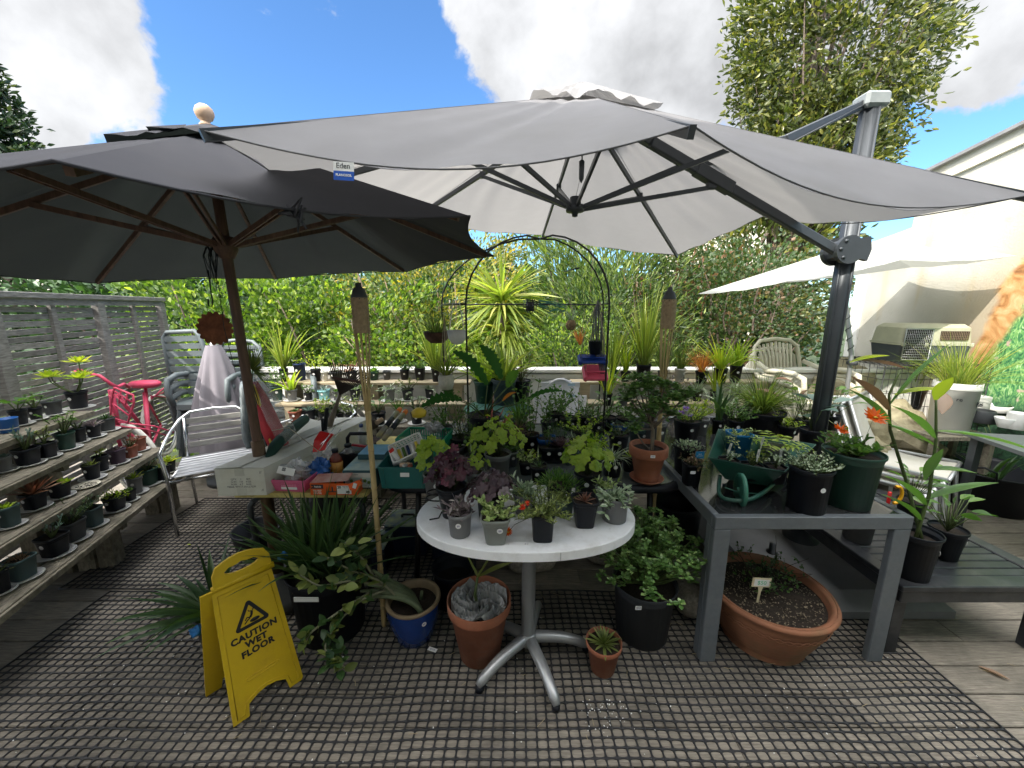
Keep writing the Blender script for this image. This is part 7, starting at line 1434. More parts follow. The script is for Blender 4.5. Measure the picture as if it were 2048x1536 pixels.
# stones
def stone(label,px,py,w,h,d,m,k=0): 
    c_=G(px,py,0); g=MB(); n=22; rr=random.Random(k); V=[]; ph=[rr.uniform(0,6) for _ in range(4)]
    for i in range(9):
        th=PI*i/8
        for j in range(n): a=2*PI*j/n; q=(abs(math.cos(a))**2.6+abs(math.sin(a))**2.6)**(-1/2.6)*(1+.06*math.sin(a*3+ph[0])+.04*math.sin(a*5+ph[1])); V.append((w/2*q*math.sin(th)**.6*math.cos(a),d/2*q*math.sin(th)**.6*math.sin(a),h/2-h/2*math.cos(th)*(1+.05*math.sin(a*2+ph[2]))))
    g.add(V,[(i*n+j,i*n+(j+1)%n,(i+1)*n+(j+1)%n,(i+1)*n+j) for i in range(8) for j in range(n)],0,True); solo(g,'stone_slab',m,label,'stone',loc=(c_.x,c_.y+d/2,0))
M_conc=mat('speckled_concrete',(.2,.18,.14),rough=.9,var=.3,nscale=60,bump=.8,c2=(.34,.31,.26))
stone('speckled concrete slab on the deck behind the cafe table column',1062,1155,.34,.09,.26,M_conc,1)
c_=G(1210,1140,0); g=MB(); g.lathe([(.05,0),(.09,.012),(.125,.05),(.13,.085),(.118,.085),(.11,.05),(0,.04)],36); solo(g,'stone_bowl',M_conc,'round pale concrete bowl on the deck behind the cafe table','bowl',loc=(c_.x,c_.y+.12,0))
stone('small flat stone bag under the right side of the glass table',1392,1250,.16,.16,.2,M_conc,3)
# boxes under tables
def floorbox(label,px,py,w,d,h,m,lid): 
    c_=G(px,py,0); t=thing('storage_tin',label,'tin',(c_.x,c_.y+d/2,0)); g=MB(); g.box((0,0,h/2),(w,d,h),bev=.006); g.build('box_body',m,t); g=MB(); g.box((0,0,h+.006),(w*1.02,d*1.02,.012),bev=.004); g.build('lid',lid,t)
    g=MB(); g.beam((-.04,0,h+.03),(.04,0,h+.03),.014,.012,bev=.003); g.beam((-.04,0,h+.012),(-.04,0,h+.03),.012,.012); g.beam((.04,0,h+.012),(.04,0,h+.03),.012,.012); g.build('handle',M_black,t)
M_nv=mat('dark_navy_tin',(.01,.018,.04),rough=.4); M_pic=mat('landscape_print_lid',(.10,.22,.55),rough=.35,var=.5,nscale=14,c2=(.42,.5,.25))
floorbox('dark navy box with printed landscape lid under the patio table',812,1112,.26,.2,.21,M_nv,M_pic); floorbox('second dark box with printed lid behind the left bamboo torch',755,1150,.1,.2,.17,M_nv,M_pic)
c_=G(905,1120,0); g=MB(); g.box((0,0,.12),(.30,.22,.24),bev=.01); solo(g,'dark_crate',M_nv,'plain dark crate in the shade under the patio table','crate',loc=(c_.x+.02,c_.y+.1,0))
# black bag under yellow table
g=MB(); g.lathe([(0,0),(.12,.0),(.15,.08),(.14,.25),(.08,.36),(.03,.42),(0,.42)],24,wob=.06); c_=G(640,1085,0); solo(g,'black_bag',mat('black_bin_bag',(.008,.008,.01),rough=.3,var=.3,bump=.8,nscale=8),'slumped black bag under the yellow folding table','bag',loc=(c_.x,c_.y+.1,0))
c_=G(500,1110,0); g=MB(); g.lathe([(.13,0),(.15,.13),(.155,.14),(.14,.14),(.12,.03),(0,.03)],28); solo(g,'black_basin',M_black,'low black basin on the mat behind the caution sign','basin',loc=(c_.x,c_.y+.1,0))
# paper, leaf, specks
g=MB(); M=Matrix.Translation(G(865,1299,.012))@Matrix.Rotation(-.35,4,'Z'); b=MB(); b.box((0,0,0),(.045,.020,.0008)); b.xf(M); g.merge(b); g.merge(text_mb('$15.8',.011,M@Matrix.Translation((0,0,.0006)),m=1,ext=.0001)); solo(g,'paper_scrap',[M_stick,M_pen],'small white price slip dropped on the mat by the blue pot','paper')
f=MB(); leaves(f,[(0,0,.006)],[(.6,-.8,.05)],.09,.028,.0,'lance',.6,seg=5,up=(0,0,1)); solo(f,'fallen_leaf',LF['brown'],'curled brown fallen leaf on the bare deck at right','leaf',loc=G(1957,1335,0))
f=MB(); leaves(f,[(0,0,.006)],[(.9,-.3,.05)],.035,.012,.0,'lance',.6,seg=5,up=(0,0,1)); solo(f,'fallen_leaf',LF['yel'],'pale yellow fallen leaf on the mat left of sign','leaf',loc=G(375,1090,.008))
g=MB(); b=MB()
for i in range(60): p=G(1215+RG.normal(0,28),1425+RG.normal(0,14),.007); s2=RG.uniform(.0012,.004); g.box(p,(s2*1.4,s2,.0016),rot=RG.uniform(0,3))
for i in range(160): p=(RG.uniform(-1.9,1.9),RG.uniform(.95,1.8),.007); s2=RG.uniform(.001,.0035); g.box(p,(s2*1.6,s2,.0014),rot=RG.uniform(0,3))
tag(g.build('white_specks',M_stick),'white specks of plaster and debris scattered over the mat','debris',kind='stuff')
g=MB()
for i in range(90):
    p=Vector((RG.uniform(-2.1,2.6),RG.uniform(.95,2.0),.009)); a=RG.uniform(0,3.14); L=RG.uniform(.01,.05); g.beam(p,p+Vector((L*math.cos(a),L*math.sin(a),0)),.0014,.001)
tag(g.build('straw_bits',mat('dry_straw',(.35,.28,.16),rough=.9)),'dry straw bits and stalks scattered over the mat','debris',kind='stuff')
# ================================================================ CAUTION SIGN
M_cy=mat('yellow_sign_plastic',(.56,.38,.008),rough=.5,var=.08,nscale=4,bump=.25,bscale=90,dirt=(.30,.19,.02),dirtscale=4,dirtamt=.6)
A0=G(467,1455,.006); B0=G(607,1357,.006); T0=G(425,1181,.515); T1=G(545,1129,.515)
ctr=(A0+B0)/2; t=thing('caution_sign','yellow folding caution wet floor sign standing on the mesh mat','floor sign',(-1.1,1.33,0)); iv=-t.location
# panel local frame: origin bottom centre, x along width, y up the panel
xw=(B0-A0).normalized(); tc=(T0+T1)/2; upv=(tc-ctr); upv=(upv-xw*upv.dot(xw)); Hh=upv.length; M=frame(ctr+iv,xw,upv); Wb=(B0-A0).length; Wt=(T1-T0).length*1.0
def wd(y_): return (Wb+(Wt-Wb)*y_/Hh)/2
def panelshape(H_): return [(-wd(0)+.0,0),(-wd(0)+.055,0),(-wd(0)+.062,.045),(-.035,.062),(0.0,.068),(.035,.062),(wd(0)-.062,.045),(wd(0)-.055,0),(wd(0)-.008,0),(wd(0),.01),(wd(H_),H_),(-wd(H_),H_)]
g=MB(); g.prism(panelshape(Hh),-.008,0); 
def rib(pts,r=.0022): g.tube([(x,y_,0) for x,y_ in pts],r,6,closed=True)
rib([(-wd(0)+.016,.014),(-wd(0)+.044,.014),(-wd(0)+.052,.056),(-.035,.075),(0,.081),(.035,.075),(wd(0)-.052,.056),(wd(0)-.044,.016),(wd(0)-.016,.018),(wd(Hh)-.016,Hh-.03),(-wd(Hh)+.016,Hh-.03)])
rib([(-.06,.135),(-.055,.129),(.055,.129),(.06,.135),(.055,.141),(-.055,.141)],.002)
g.xf(M); g.build('front_panel',M_cy,t)
# rear panel
C0=G(411,1392,.006); R0=C0; R1=C0+xw*Wb; rc=(R0+R1)/2; up2=tc-rc; up2=up2-xw*up2.dot(xw); M2=frame(rc+iv,xw,up2); H2=up2.length; g=MB(); g.prism(panelshape(H2),-.002,.006); g.xf(M2); g.build('rear_panel',M_cy,t)
g=MB(); g.tube([T0+iv-xw*.004,T1+iv+xw*.004],.0125,12); g.build('hinge',M_cy,t)
# handle
vis=Vector((M.col[1][0],M.col[1][1],M.col[1][2])); hz=.105; n=14
outer=[(-wd(Hh)+.004,0),(-wd(Hh)+.006,.045)]+[(-wd(Hh)*.80+2*wd(Hh)*.80*i/10,.075+.022*math.sin(PI*i/10)) for i in range(11)]+[(wd(Hh)-.006,.045),(wd(Hh)-.004,0)]
inner=[]
for i in range(24): a=2*PI*i/24; inner.append((.062*math.cos(a),.045+.019*math.sin(a)*(1+.18*math.cos(a*8)*(math.sin(a)>0))))
cu=bpy.data.curves.new('h','CURVE'); cu.dimensions='2D'; cu.fill_mode='BOTH'; cu.extrude=.006; cu.bevel_depth=.002
for o_ in (outer,inner):
    sp=cu.splines.new('POLY'); sp.points.add(len(o_)-1); sp.use_cyclic_u=True
    for p_,(x,y_) in zip(sp.points,o_): p_.co=(x,y_,0,1)
ob=bpy.data.objects.new('h',cu); COL.objects.link(ob); me=bpy.data.meshes.new_from_object(ob.evaluated_get(bpy.context.evaluated_depsgraph_get())); me2=MB(); me2.add([tuple(v.co) for v in me.vertices],[tuple(p.vertices) for p in me.polygons]); bpy.data.objects.remove(ob)
upn=(vis*.9+Vector((0,0,.35))).normalized(); me2.xf(frame(tc+iv+upn*.006,xw,upn)); me2.build('handle',M_cy,t)
# graphics
M_sb=mat('sign_black',(.008,.008,.012),rough=.5)
cu=bpy.data.curves.new('t','CURVE'); cu.dimensions='2D'; cu.fill_mode='BOTH'; cu.extrude=.0004
def rtri(R_,r):
    o=[]
    for k in range(3):
        a=PI/2+k*2*PI/3; c_=((R_-2*r)*math.cos(a),(R_-2*r)*math.sin(a))
        for i in range(7): b=a-PI/3+i/6*2*PI/3; o.append((c_[0]+r*math.cos(b),c_[1]+r*math.sin(b)))
    return o
for o_ in (rtri(.076,.010),rtri(.050,.002)):
    sp=cu.splines.new('POLY'); sp.points.add(len(o_)-1); sp.use_cyclic_u=True
    for p_,(x,y_) in zip(sp.points,o_): p_.co=(x,y_,0,1)
ob=bpy.data.objects.new('t',cu); COL.objects.link(ob); me=bpy.data.meshes.new_from_object(ob.evaluated_get(bpy.context.evaluated_depsgraph_get())); tr=MB(); tr.add([tuple(v.co) for v in me.vertices],[tuple(p.vertices) for p in me.polygons]); bpy.data.objects.remove(ob)
# falling figure + puddle
def blob(pts,r): b=MB(); b.tube([(x,y_,0) for x,y_ in pts],r,6); b.xf(Matrix.Diagonal((1,1,.12,1))); tr.merge(b)
blob([(.006,.020),(.003,.008),(-.004,-.002)],.0042); blob([(.006,.020),(.0155,.030)],.0019); blob([(.006,.021),(-.004,.024),(-.006,.030)],.0018); blob([(-.004,-.002),(-.014,.004),(-.022,-.006)],.0026); blob([(-.004,-.004),(-.014,-.008),(-.026,-.018)],.0024); blob([(.011,.027),(.012,.0285)],.004)
b=MB(); b.lathe([(0,0),(.018,0),(.018,.0004)],18,sy=.42,c=(.010,-.016,0)); tr.merge(b)
tr.xf(Matrix.Translation((0,Hh*.69,.0012))); tr.xf(M); tr.build('warning_symbol',M_sb,t)
for tx,yy in (('CAUTION',.565),('WET',.502),('FLOOR',.44)):
    g=text_mb(tx,.034,M@Matrix.Translation((0,Hh*yy,.001)),ext=.0004,bold=.0017,space=1.1); g.build('lettering',M_sb,t)
# ================================================================ THINGS ON THE YELLOW TABLE
ZY=.669
M_card=mat('white_cardboard',(.60,.60,.54),rough=.8,var=.06,nscale=6,dirt=(.38,.33,.22),dirtscale=5,dirtamt=.45); M_kraft=mat('kraft_inside',(.28,.2,.12),rough=.9)
# long box: front-bottom corners and direction to the back
fa=G(437,992,ZY); fb=G(534,990,ZY); hb=.145; far=Y(650,845,2.45)
dirb=Vector((.235,.97,0)).normalized(); Lb=.92
t=thing('long_cardboard_box','long white cardboard box with stamped text on its end','box',(fa.x,fa.y,ZY)); xw=(fb-fa); xw.z=0; w_=xw.length; xw.normalize(); yw=dirb
V=[Vector((0,0,0)),xw*w_,xw*w_+yw*Lb,yw*Lb]; V+= [v+Vector((0,0,hb)) for v in V]
g=MB(); g.add(V,[(3,2,1,0),(0,1,5,4),(1,2,6,5),(2,3,7,6),(3,0,4,7),(4,5,6,7)]); g.build('carton',M_card,t)
g=MB(); up_=Vector((0,0,hb+.003)); g.add([up_-xw*.004-yw*.004,up_+xw*(w_*.52)-yw*.005+Vector((0,0,.006)),up_+xw*(w_*.52)+yw*Lb*.96+Vector((0,0,.010)),up_-xw*.002+yw*Lb],[(0,1,2,3)]); g.add([up_+xw*(w_*.50)-yw*.002+Vector((0,0,.002)),up_+xw*(w_+.003)-yw*.003,up_+xw*(w_+.002)+yw*Lb,up_+xw*(w_*.5)+yw*Lb+Vector((0,0,.003))],[(0,1,2,3)]); g.build('top_flap',M_card,t)
Mf=frame(xw*w_*.5+Vector((0,0,hb*.5))-yw*.0012,xw,(0,0,1))
g=text_mb('QTY.    1      SET\nG.W.   7.8    KGS\nN.W.   6.7    KGS\nMEAS. 99X17.5X12.7CM',.0135,Mf@Matrix.Translation((.002,-.005,0)),ext=.0002); g.build('lettering',mat('faded_ink',(.12,.12,.12),rough=.8),t)
for yy in (hb*.36,-hb*.36): g=MB(); g.box((0,yy,0),(.045,hb*.26,.0008)); g.xf(Mf); g.build('tape',mat('paper_tape',(.5,.5,.44),rough=.6),t)
for yy in (.05,-.045): g=text_mb('//',.02,Mf@Matrix.Translation((w_*.43,yy,0)),ext=.0002); g.build('lettering',M_ink,t)
# second carton leaning behind with green bag strip
t=thing('open_carton','second dirty white carton lying open behind the first','box',Y(610,880,2.25)); o_=t.location
g=MB(); q=[Y(548,935,1.95),Y(640,930,1.98),Y(650,845,2.6),Y(600,832,2.62)]; q=[p-o_ for p in q]
a,b,c,d=q; th=Vector((0,0,-.075)); g.add([a,b,c,d,a+th,b+th,c+th,d+th],[(0,1,2,3),(7,6,5,4),(0,4,5,1),(1,5,6,2),(2,6,7,3),(3,7,4,0)]); g.build('carton',M_card,t)
g=MB(); g.add([b,b+(b-a)*.35+Vector((0,0,-.04)),c+(b-a)*.3+Vector((0,0,-.03)),c],[(0,1,2,3)]); g.build('flap',M_card,t)
t=thing('green_fabric_roll','dark green fabric roll lying along the white cartons','fabric roll',Y(570,880,2.1)); o_=t.location; g=MB(); g.tube([Y(530,930,1.9)-o_,Y(548,895,2.0)-o_,Y(575,865,2.2)-o_,Y(610,838,2.45)-o_],[.012,.03,.035,.03],10); g.build('roll',mat('bottle_green_cloth',(.01,.045,.035),rough=.8,var=.2),t); g=MB(); g.tube([Y(545,875,2.05)-o_+Vector((0,0,.04)),Y(580,872,2.1)-o_+Vector((0,0,.05)),Y(640,905,1.95)-o_],.002,5); g.build('string',M_rope,t)
# pink basket
def basket(nm,label,cat,p,w,d,h,m,rz=0,tilt=0,flare=1.12,rows=3,cols=16,lip=.008):
    t=thing(nm,label,cat,p,rz)
    if tilt: t.rotation_euler=(tilt[0],tilt[1],rz)
    g=MB(); z0=.002; g.box((0,0,.003),(w,d,.004))
    def side(a,b,nrm,L):
        # woven wall as strips
        for k in range(cols+1):
            s2=k/cols; lo=Vector(a).lerp(Vector(b),s2); hi=Vector((lo.x*flare,lo.y*flare,h)); lo.z=.004; g.beam(lo,hi,L/cols*.42,.0025,up=nrm)
        for k in range(rows+1):
            s2=k/rows; A=Vector(a)*(1+(flare-1)*s2); B=Vector(b)*(1+(flare-1)*s2); A.z=B.z=.004+(h-.008)*s2; g.beam(A,B,.003,.006 if k<rows else .012)
    x,y_=w/2,d/2
    side((-x,-y_,0),(x,-y_,0),(0,1,0),w); side((-x,y_,0),(x,y_,0),(0,1,0),w); side((-x,-y_,0),(-x,y_,0),(1,0,0),d); side((x,-y_,0),(x,y_,0),(1,0,0),d)
    g.build('basket_body',m,t); g=MB(); g.tube([(px*flare,py*flare,h) for px,py in rrect(-x,x,-y_,y_,.015,4)],lip*.6,6,closed=True); g.build('rim',m,t); return t
c_=G(583,983,ZY); M_pkp=mat('pink_basket_plastic',(.62,.12,.25),rough=.4); bt_=basket('pink_basket','pink plastic basket holding bags and a leaflet on yellow table','basket',(c_.x,c_.y+.075,ZY),.155,.15,.062,M_pkp,rz=-.08,rows=6,cols=20,flare=1.14)
g=MB(); g.box((0,-.081,.034),(.085,.001,.04)); g.build('paper_label',M_stick,bt_)
def bag(label,p,r,m,sx=1,sy=1,sz=.6,seed=0,nm='plastic_bag'):
    g=MB(); n=30; K=16; V=[]; rr=random.Random(seed); ph=[rr.uniform(0,6) for _ in range(8)]
    for i in range(K+1):
        th=PI*i/K
        for j in range(n):
            a=2*PI*j/n; k=1+.22*math.sin(a*3+ph[0]+i*.5)+.15*math.sin(a*7+ph[1]-i*.8)+.1*math.sin(i*1.9+ph[2]+a*2); V.append((r*sx*k*math.sin(th)*math.cos(a),r*sy*k*math.sin(th)*math.sin(a),r*sz*k*math.cos(th)+r*sz*.6))
    g.add(V,[(i*n+j,i*n+(j+1)%n,(i+1)*n+(j+1)%n,(i+1)*n+j) for i in range(K) for j in range(n)],0,False); return solo(g,nm,m,label,'bag',loc=p)
M_clr=mat('clear_bag_film',(.75,.76,.78),rough=.12,var=.15,nscale=12,alpha=.38,spec=.9); M_blb=mat('blue_bag_contents',(.03,.12,.38),rough=.35,var=.4,nscale=14)
bag('clear zip bag heaped over the pink basket',(c_.x-.01,c_.y+.08,ZY+.045),.07,M_clr,1.0,.9,.75,1); bag('blue packets inside a clear bag behind the pink basket',(c_.x+.085,c_.y+.14,ZY+.035),.055,M_blb,.95,.9,.9,2); bag('pinkish contents bag lying in the pink basket',(c_.x-.01,c_.y+.075,ZY+.03),.055,mat('dusty_pink_content',(.32,.2,.18),rough=.5,var=.4,nscale=30),.95,.9,.6,4); bag('clear crumpled bag standing behind the blue packets',(c_.x+.05,c_.y+.24,ZY+.09),.05,M_clr,.9,.7,1.2,5)
g=MB(); g.box((0,0,0),(.085,.0015,.036)); g.box((-.012,-.0012,.006),(.018,.001,.016),m=1); g.merge(text_mb('1D',.014,frame((-.012,-.002,.006),(1,0,0),(0,0,1)),m=0,ext=.0002)); g.xf(Matrix.Rotation(.22,4,'Y')@Matrix.Rotation(-.4,4,'X')); solo(g,'leaflet',[M_stick,M_ink],'white leaflet with black print leaning in pink basket','leaflet',loc=Y(572,942,c_.y-.01))
# orange nail box
M_orc=mat('orange_carton',(.72,.11,.015),rough=.5,var=.06,dirt=(.5,.1,.03),dirtscale=12,dirtamt=.3); a=G(622,990,ZY); b=G(718,987,ZY); w_=(b-a).length; 
t=thing('nail_box','torn orange nail box open at the top on yellow table','box',((a.x+b.x)/2,a.y,ZY)); h_=.062; d2=.085
g=MB(); g.box((0,.001,h_/2),(w_,.002,h_)); g.box((0,d2,h_/2),(w_,.002,h_)); g.box((-w_/2,d2/2,h_/2),(.002,d2-.003,h_)); g.box((w_/2,d2/2,h_/2),(.002,d2-.003,h_)); g.box((0,d2/2,.002),(w_-.004,d2-.006,.002)); g.build('carton',M_orc,t)
g=MB(); V=[(-w_/2,0.002,h_+.001),(w_*.3,.004,h_+.012),(w_*.32,d2*.75,h_+.03),(-w_*.45,d2*.8,h_+.022)]; g.add(V,[(0,1,2,3)]); g.build('top_flap',mat('red_grey_flap',(.5,.14,.11),rough=.6,var=.3,c2=(.5,.42,.36),nscale=10),t)
g=MB(); V=[(w_*.32,-.006,h_*.95),(w_*.55,-.004,h_*1.35),(w_*.62,.004,h_*1.0),(w_*.52,-.014,h_*.55),(w_*.36,-.012,h_*.50)]; g.add([Vector(v) for v in V],[(0,4,3,2,1)]); g.add([Vector(v)+Vector((0,.0015,0)) for v in V],[(0,1,2,3,4)]); g.build('side_flap',M_orc,t)
g=MB(); g.box((-w_*.35,-.001,h_*.74),(w_*.26,.001,h_*.36)); g.build('logo_patch',M_ink,t); g=text_mb('Paslode',.0115,frame((-w_*.335,-.0022,h_*.74),(1,0,0),(0,0,1)),ext=.0002,bold=.0003); g.build('lettering',M_stick,t)
g=MB(); g.lathe([(.0035,0),(.005,0)],10); g=text_mb('>',.014,frame((-w_*.455,-.0022,h_*.74),(1,0,0),(0,0,1)),ext=.0002,bold=.0008); g.build('logo_mark',mat('logo_orange',(.8,.15,.02),rough=.5),t)
g=text_mb('NAIL PACK\n3,000 NAIL\nDRIVE TIPS',.0085,frame((-w_*.35,-.0014,h_*.27),(1,0,0),(0,0,1)),ext=.0002,bold=.0002); g.build('lettering',M_stick,t)
g=MB(); g.box((w_*.22,-.001,h_*.46),(w_*.30,.001,h_*.72)); g.build('paper_label',M_stick,t)
g=text_mb('20',.018,frame((w_*.12,-.0022,h_*.68),(1,0,0),(0,0,1)),ext=.0002,bold=.0005); g.merge(text_mb('BRAD NAILS\n50 x 1.6',.006,frame((w_*.26,-.0022,h_*.70),(1,0,0),(0,0,1)),ext=.0002)); 
for i in range(9): g.box((w_*.26+i*.0022,-.0022,h_*.28),(.001+.0006*(i%2),.0004,h_*.2))
g.prism([(0,0),(.012,0),(.012,.003)],0,.0003) if 0 else None
g.build('lettering',M_ink,t)
g=MB(); g.box((-w_*.05,-.001,h_*.3),(w_*.2,.001,.005)); g.box((-w_*.03,-.0012,h_*.5),(.007,.001,.028)); g.build('printed_nail_gun',M_dgrey,t)
g=MB(); g.box((0,-.001,0),(.018,.0006,.028)); g.xf(Matrix.Translation((w_*.47,-.0105,h_*.9))@Matrix.Rotation(.35,4,'Y')); g.build('paper_label',M_stick,t)
# bottle
def bottle(nm,label,p,r,h,body,cap,labm=None,liquid=None):
    t=thing(nm,label,'bottle',p); g=MB(); g.lathe([(r*.9,0),(r,.006),(r,h*.58),(r*.96,h*.66),(r*.6,h*.78),(r*.42,h*.84),(r*.42,h*.88),(0,h*.88)],24,sy=.7); g.build('bottle_body',body,t)
    g=MB(); g.lathe([(r*.48,h*.88),(r*.48,h*.99),(r*.4,h),(0,h)],18); g.build('cap',cap,t)
    if labm: g=MB(); g.lathe([(r*1.01,h*.12),(r*1.015,h*.56)],24,sy=.705); g.build('paper_label',labm,t)
    return t
M_pet=mat('clear_bottle_plastic',(.5,.5,.5),rough=.1,alpha=.45,spec=.8); M_liq=mat('red_brown_liquid',(.16,.03,.015),rough=.2)
p=G(670,958,ZY); bt_=bottle('orange_label_bottle','clear bottle of red liquid with orange match label',(p.x,p.y+.03,ZY),.036,.165,M_liq,M_black,mat('orange_label',(.72,.27,.03),rough=.5,var=.3,nscale=25,c2=(.75,.42,.12)))
g=MB(); g.box((-.016,-.0268,.03),(.016,.001,.02)); g.build('blue_band',M_blue,bt_)
bottle('clear_jar','clear jar with black lid behind the orange label bottle',(p.x+.02,p.y+.15,ZY),.042,.15,M_pet,M_black,mat('red_label',(.45,.03,.03),rough=.5))
p=G(793,905,.70); bottle('glue_bottle','white squeeze glue bottle with pointed cap by the toolbox',(Y(722,850,2.35).x,2.35,.71),.026,.16,M_white,mat('navy_cap',(.02,.05,.2),rough=.4))
# game box(es)
M_gb=mat('teal_box_cardboard',(.02,.07,.09),rough=.5); M_gp=mat('pale_blue_print',(.22,.4,.48),rough=.5,var=.2,nscale=9,c2=(.5,.55,.42))
a=G(686,945,ZY+.0); a=Y(686,950,1.86); b=Y(742,950,1.86); t=thing('game_box','teal board game box stack with pale blue picture lid','game box',((a.x+b.x)/2+.01,1.86,ZY)); w_=.17; h_=a.z-ZY+.09
g=MB(); g.box((0,.12,.052),(w_,.24,.10),bev=.002); g.build('box_body',M_gb,t); g=MB(); g.box((0,.12,.104),(w_-.008,.232,.003)); g.build('lid_picture',M_gp,t)
g=MB(); g.box((0,-.0012,.05),(w_-.02,.001,.08)); g.build('side_picture',mat('cream_print',(.55,.55,.5),rough=.5),t); g=MB(); g.box((.006,-.0025,.04),(w_-.06,.001,.05)); g.build('side_picture',M_gp,t); g=text_mb('Memory Game',.009,frame((-.03,-.0025,.082),(1,0,0),(0,0,1)),ext=.0002); g.build('lettering',M_ink,t)
for x in (-.04,0,.03,.05): g=MB(); g.lathe([(0,0),(.010,0),(.010,.0006),(0,.0006)],5); g.xf(frame((x,-.0035,.045+.006*math.sin(x*90)),(1,0,0),(0,0,1))); g.build('printed_animal',LF['green'],t)
t2=thing('game_box','second pale blue picture box lying on the teal one','game box',((a.x+b.x)/2+.03,2.02,ZY+.107)); g=MB(); g.box((0,.05,.016),(.15,.16,.03),bev=.002); g.build('box_body',M_gb,t2); g=MB(); g.box((0,.05,.0325),(.144,.154,.002)); g.build('lid_picture',mat('sky_print',(.2,.42,.6),rough=.5,var=.2,nscale=9),t2)
# red tool (scraper frame) + stapler
t=thing('red_hand_tool','red metal hand tool with steel rods in the tool clutter','tool',Y(645,895,2.0)); o_=t.location; g=MB(); g.add([Y(628,880,2.0)-o_,Y(640,862,2.05)-o_,Y(668,868,2.05)-o_,Y(655,885,2.0)-o_,Y(625,905,1.98)-o_,Y(650,900,1.98)-o_],[(0,3,2,1),(0,4,5,3)]); g.build('tool_body',mat('red_enamel',(.5,.02,.02),rough=.35),t); g=MB(); g.tube([Y(672,850,2.0)-o_,Y(635,905,1.92)-o_],.0022,6); g.tube([Y(682,858,2.0)-o_,Y(642,912,1.92)-o_],.0022,6); g.tube([Y(660,870,2.0)-o_,Y(640,890,1.96)-o_],.0022,6); g.build('steel_rod',M_steel,t)
t=thing('wood_handled_saw','black handled tool standing up in the clutter behind cartons','tool',Y(650,845,2.3)); o_=t.location; g=MB(); g.beam(Y(654,816,2.3)-o_,Y(650,860,2.3)-o_,.02,.022,bev=.005); g.beam(Y(644,838,2.28)-o_,Y(646,862,2.28)-o_,.01,.012); g.build('grip',M_black,t); g=MB(); g.beam(Y(650,860,2.3)-o_,Y(655,890,2.25)-o_,.03,.004); g.build('blade',M_gpaint,t)
# black toolbox
c_=G(702,905,.70); t=thing('black_toolbox','black open toolbox with arched handle behind the game box','toolbox',(-.90,2.18,ZY)); g=MB(); g.box((0,.0,.05),(.22,.16,.10),bev=.006); g.build('tool_tray',M_black,t); g=MB(); g.tube([(-.08,0,.10),(-.078,0,.17),(-.06,0,.195),(.06,0,.195),(.078,0,.17),(.08,0,.10)],.011,8); g.build('handle',M_black,t)
g=MB(); g.beam((-.05,-.01,.13),(.05,-.01,.115),.012,.012); g.build('red_insert',mat('red_handle',(.45,.02,.03),rough=.4),t)
# brush + wooden mallet
t=thing('paint_brush','brown wooden brush with pale handle tip behind caulking tubes','brush',Y(745,870,2.2)); o_=t.location; g=MB(); g.tube([Y(765,838,2.3)-o_,Y(752,846,2.3)-o_],[.014,.016],10); g.build('handle',M_fin,t); g=MB(); g.tube([Y(752,846,2.3)-o_,Y(742,850,2.3)-o_],[.03,.034],12); g.build('head',mat('dark_wood',(.07,.05,.04),rough=.6),t)
g=MB(); g.add([Y(735,880,2.1)-o_,Y(770,860,2.25)-o_,Y(775,868,2.2)-o_,Y(745,890,2.05)-o_],[(0,1,2,3)]); g.build('bristles',M_tim,t)
# caulking tubes
M_tube=mat('caulk_tube_print',(.55,.45,.15),rough=.4,var=.4,nscale=20,c2=(.2,.2,.18)); M_ocap=mat('orange_cap',(.75,.2,.03),rough=.4)
for i,(a,b) in enumerate((((800,818,2.35),(757,872,2.05)),((812,822,2.33),(768,878,2.03)))):
    p0=Y(*b); t=thing('caulking_tube','yellow and black caulking tube with orange cap, '+('left of the pair' if i==0 else 'right of the pair'),'sealant tube',p0,group='caulking tubes'); A=Y(*a)-p0; g=MB(); g.tube([(0,0,0),A*.86],[.015,.015],14); g.build('tube_body',M_tube,t); g=MB(); g.tube([A*.86,A],[.0155,.015],14); g.build('cap',M_ocap,t); g=MB(); g.tube([A*.3,A*.62],[.0153,.0153],14); g.build('print_band',M_black,t)
# teal tub with tubes
a=G(759,978,ZD); b=G(855,976,ZD); w_=(b-a).length*.93; t=thing('teal_tub','teal plastic tub crammed with tubes on the dark table corner','tub',((a.x+b.x)/2,a.y+.08,ZD)); h_=.118; d2=.15; M_tt=mat('teal_plastic',(.015,.125,.12),rough=.4,var=.08)
g=MB(); fl_=1.10; V=[]
for z,k in ((0,1),(h_-.012,fl_),(h_-.012,fl_+.03),(h_,fl_+.03),(h_,fl_-.01),(.008,.97)):
    V+=[(x*k,y_*k,z) for x,y_ in rrect(-w_/2,w_/2,-d2/2,d2/2,.012,3)]
n=16; g.add(V,[tuple(range(n-1,-1,-1)),tuple(5*n+j for j in range(n))]+[(i*n+j,i*n+(j+1)%n,(i+1)*n+(j+1)%n,(i+1)*n+j) for i in range(5) for j in range(n)])
for x in (-w_*.40,w_*.40): g.beam((x,-d2/2-.002,.004),(x*1.09,-d2/2*1.1-.002,h_-.014),.008,.005,up=(0,1,0))
g.build('tub_body',M_tt,t); g=MB(); g.box((0,0,0),(.045,.001,.022)); g.xf(Matrix.Translation((.012,-d2/2*1.07-.0015,h_*.66))@Matrix.Rotation(-.1,4,'X')); g.build('paper_label',M_stick,t)
tz=ZD+h_; cx,cy=(a.x+b.x)/2,a.y+.08
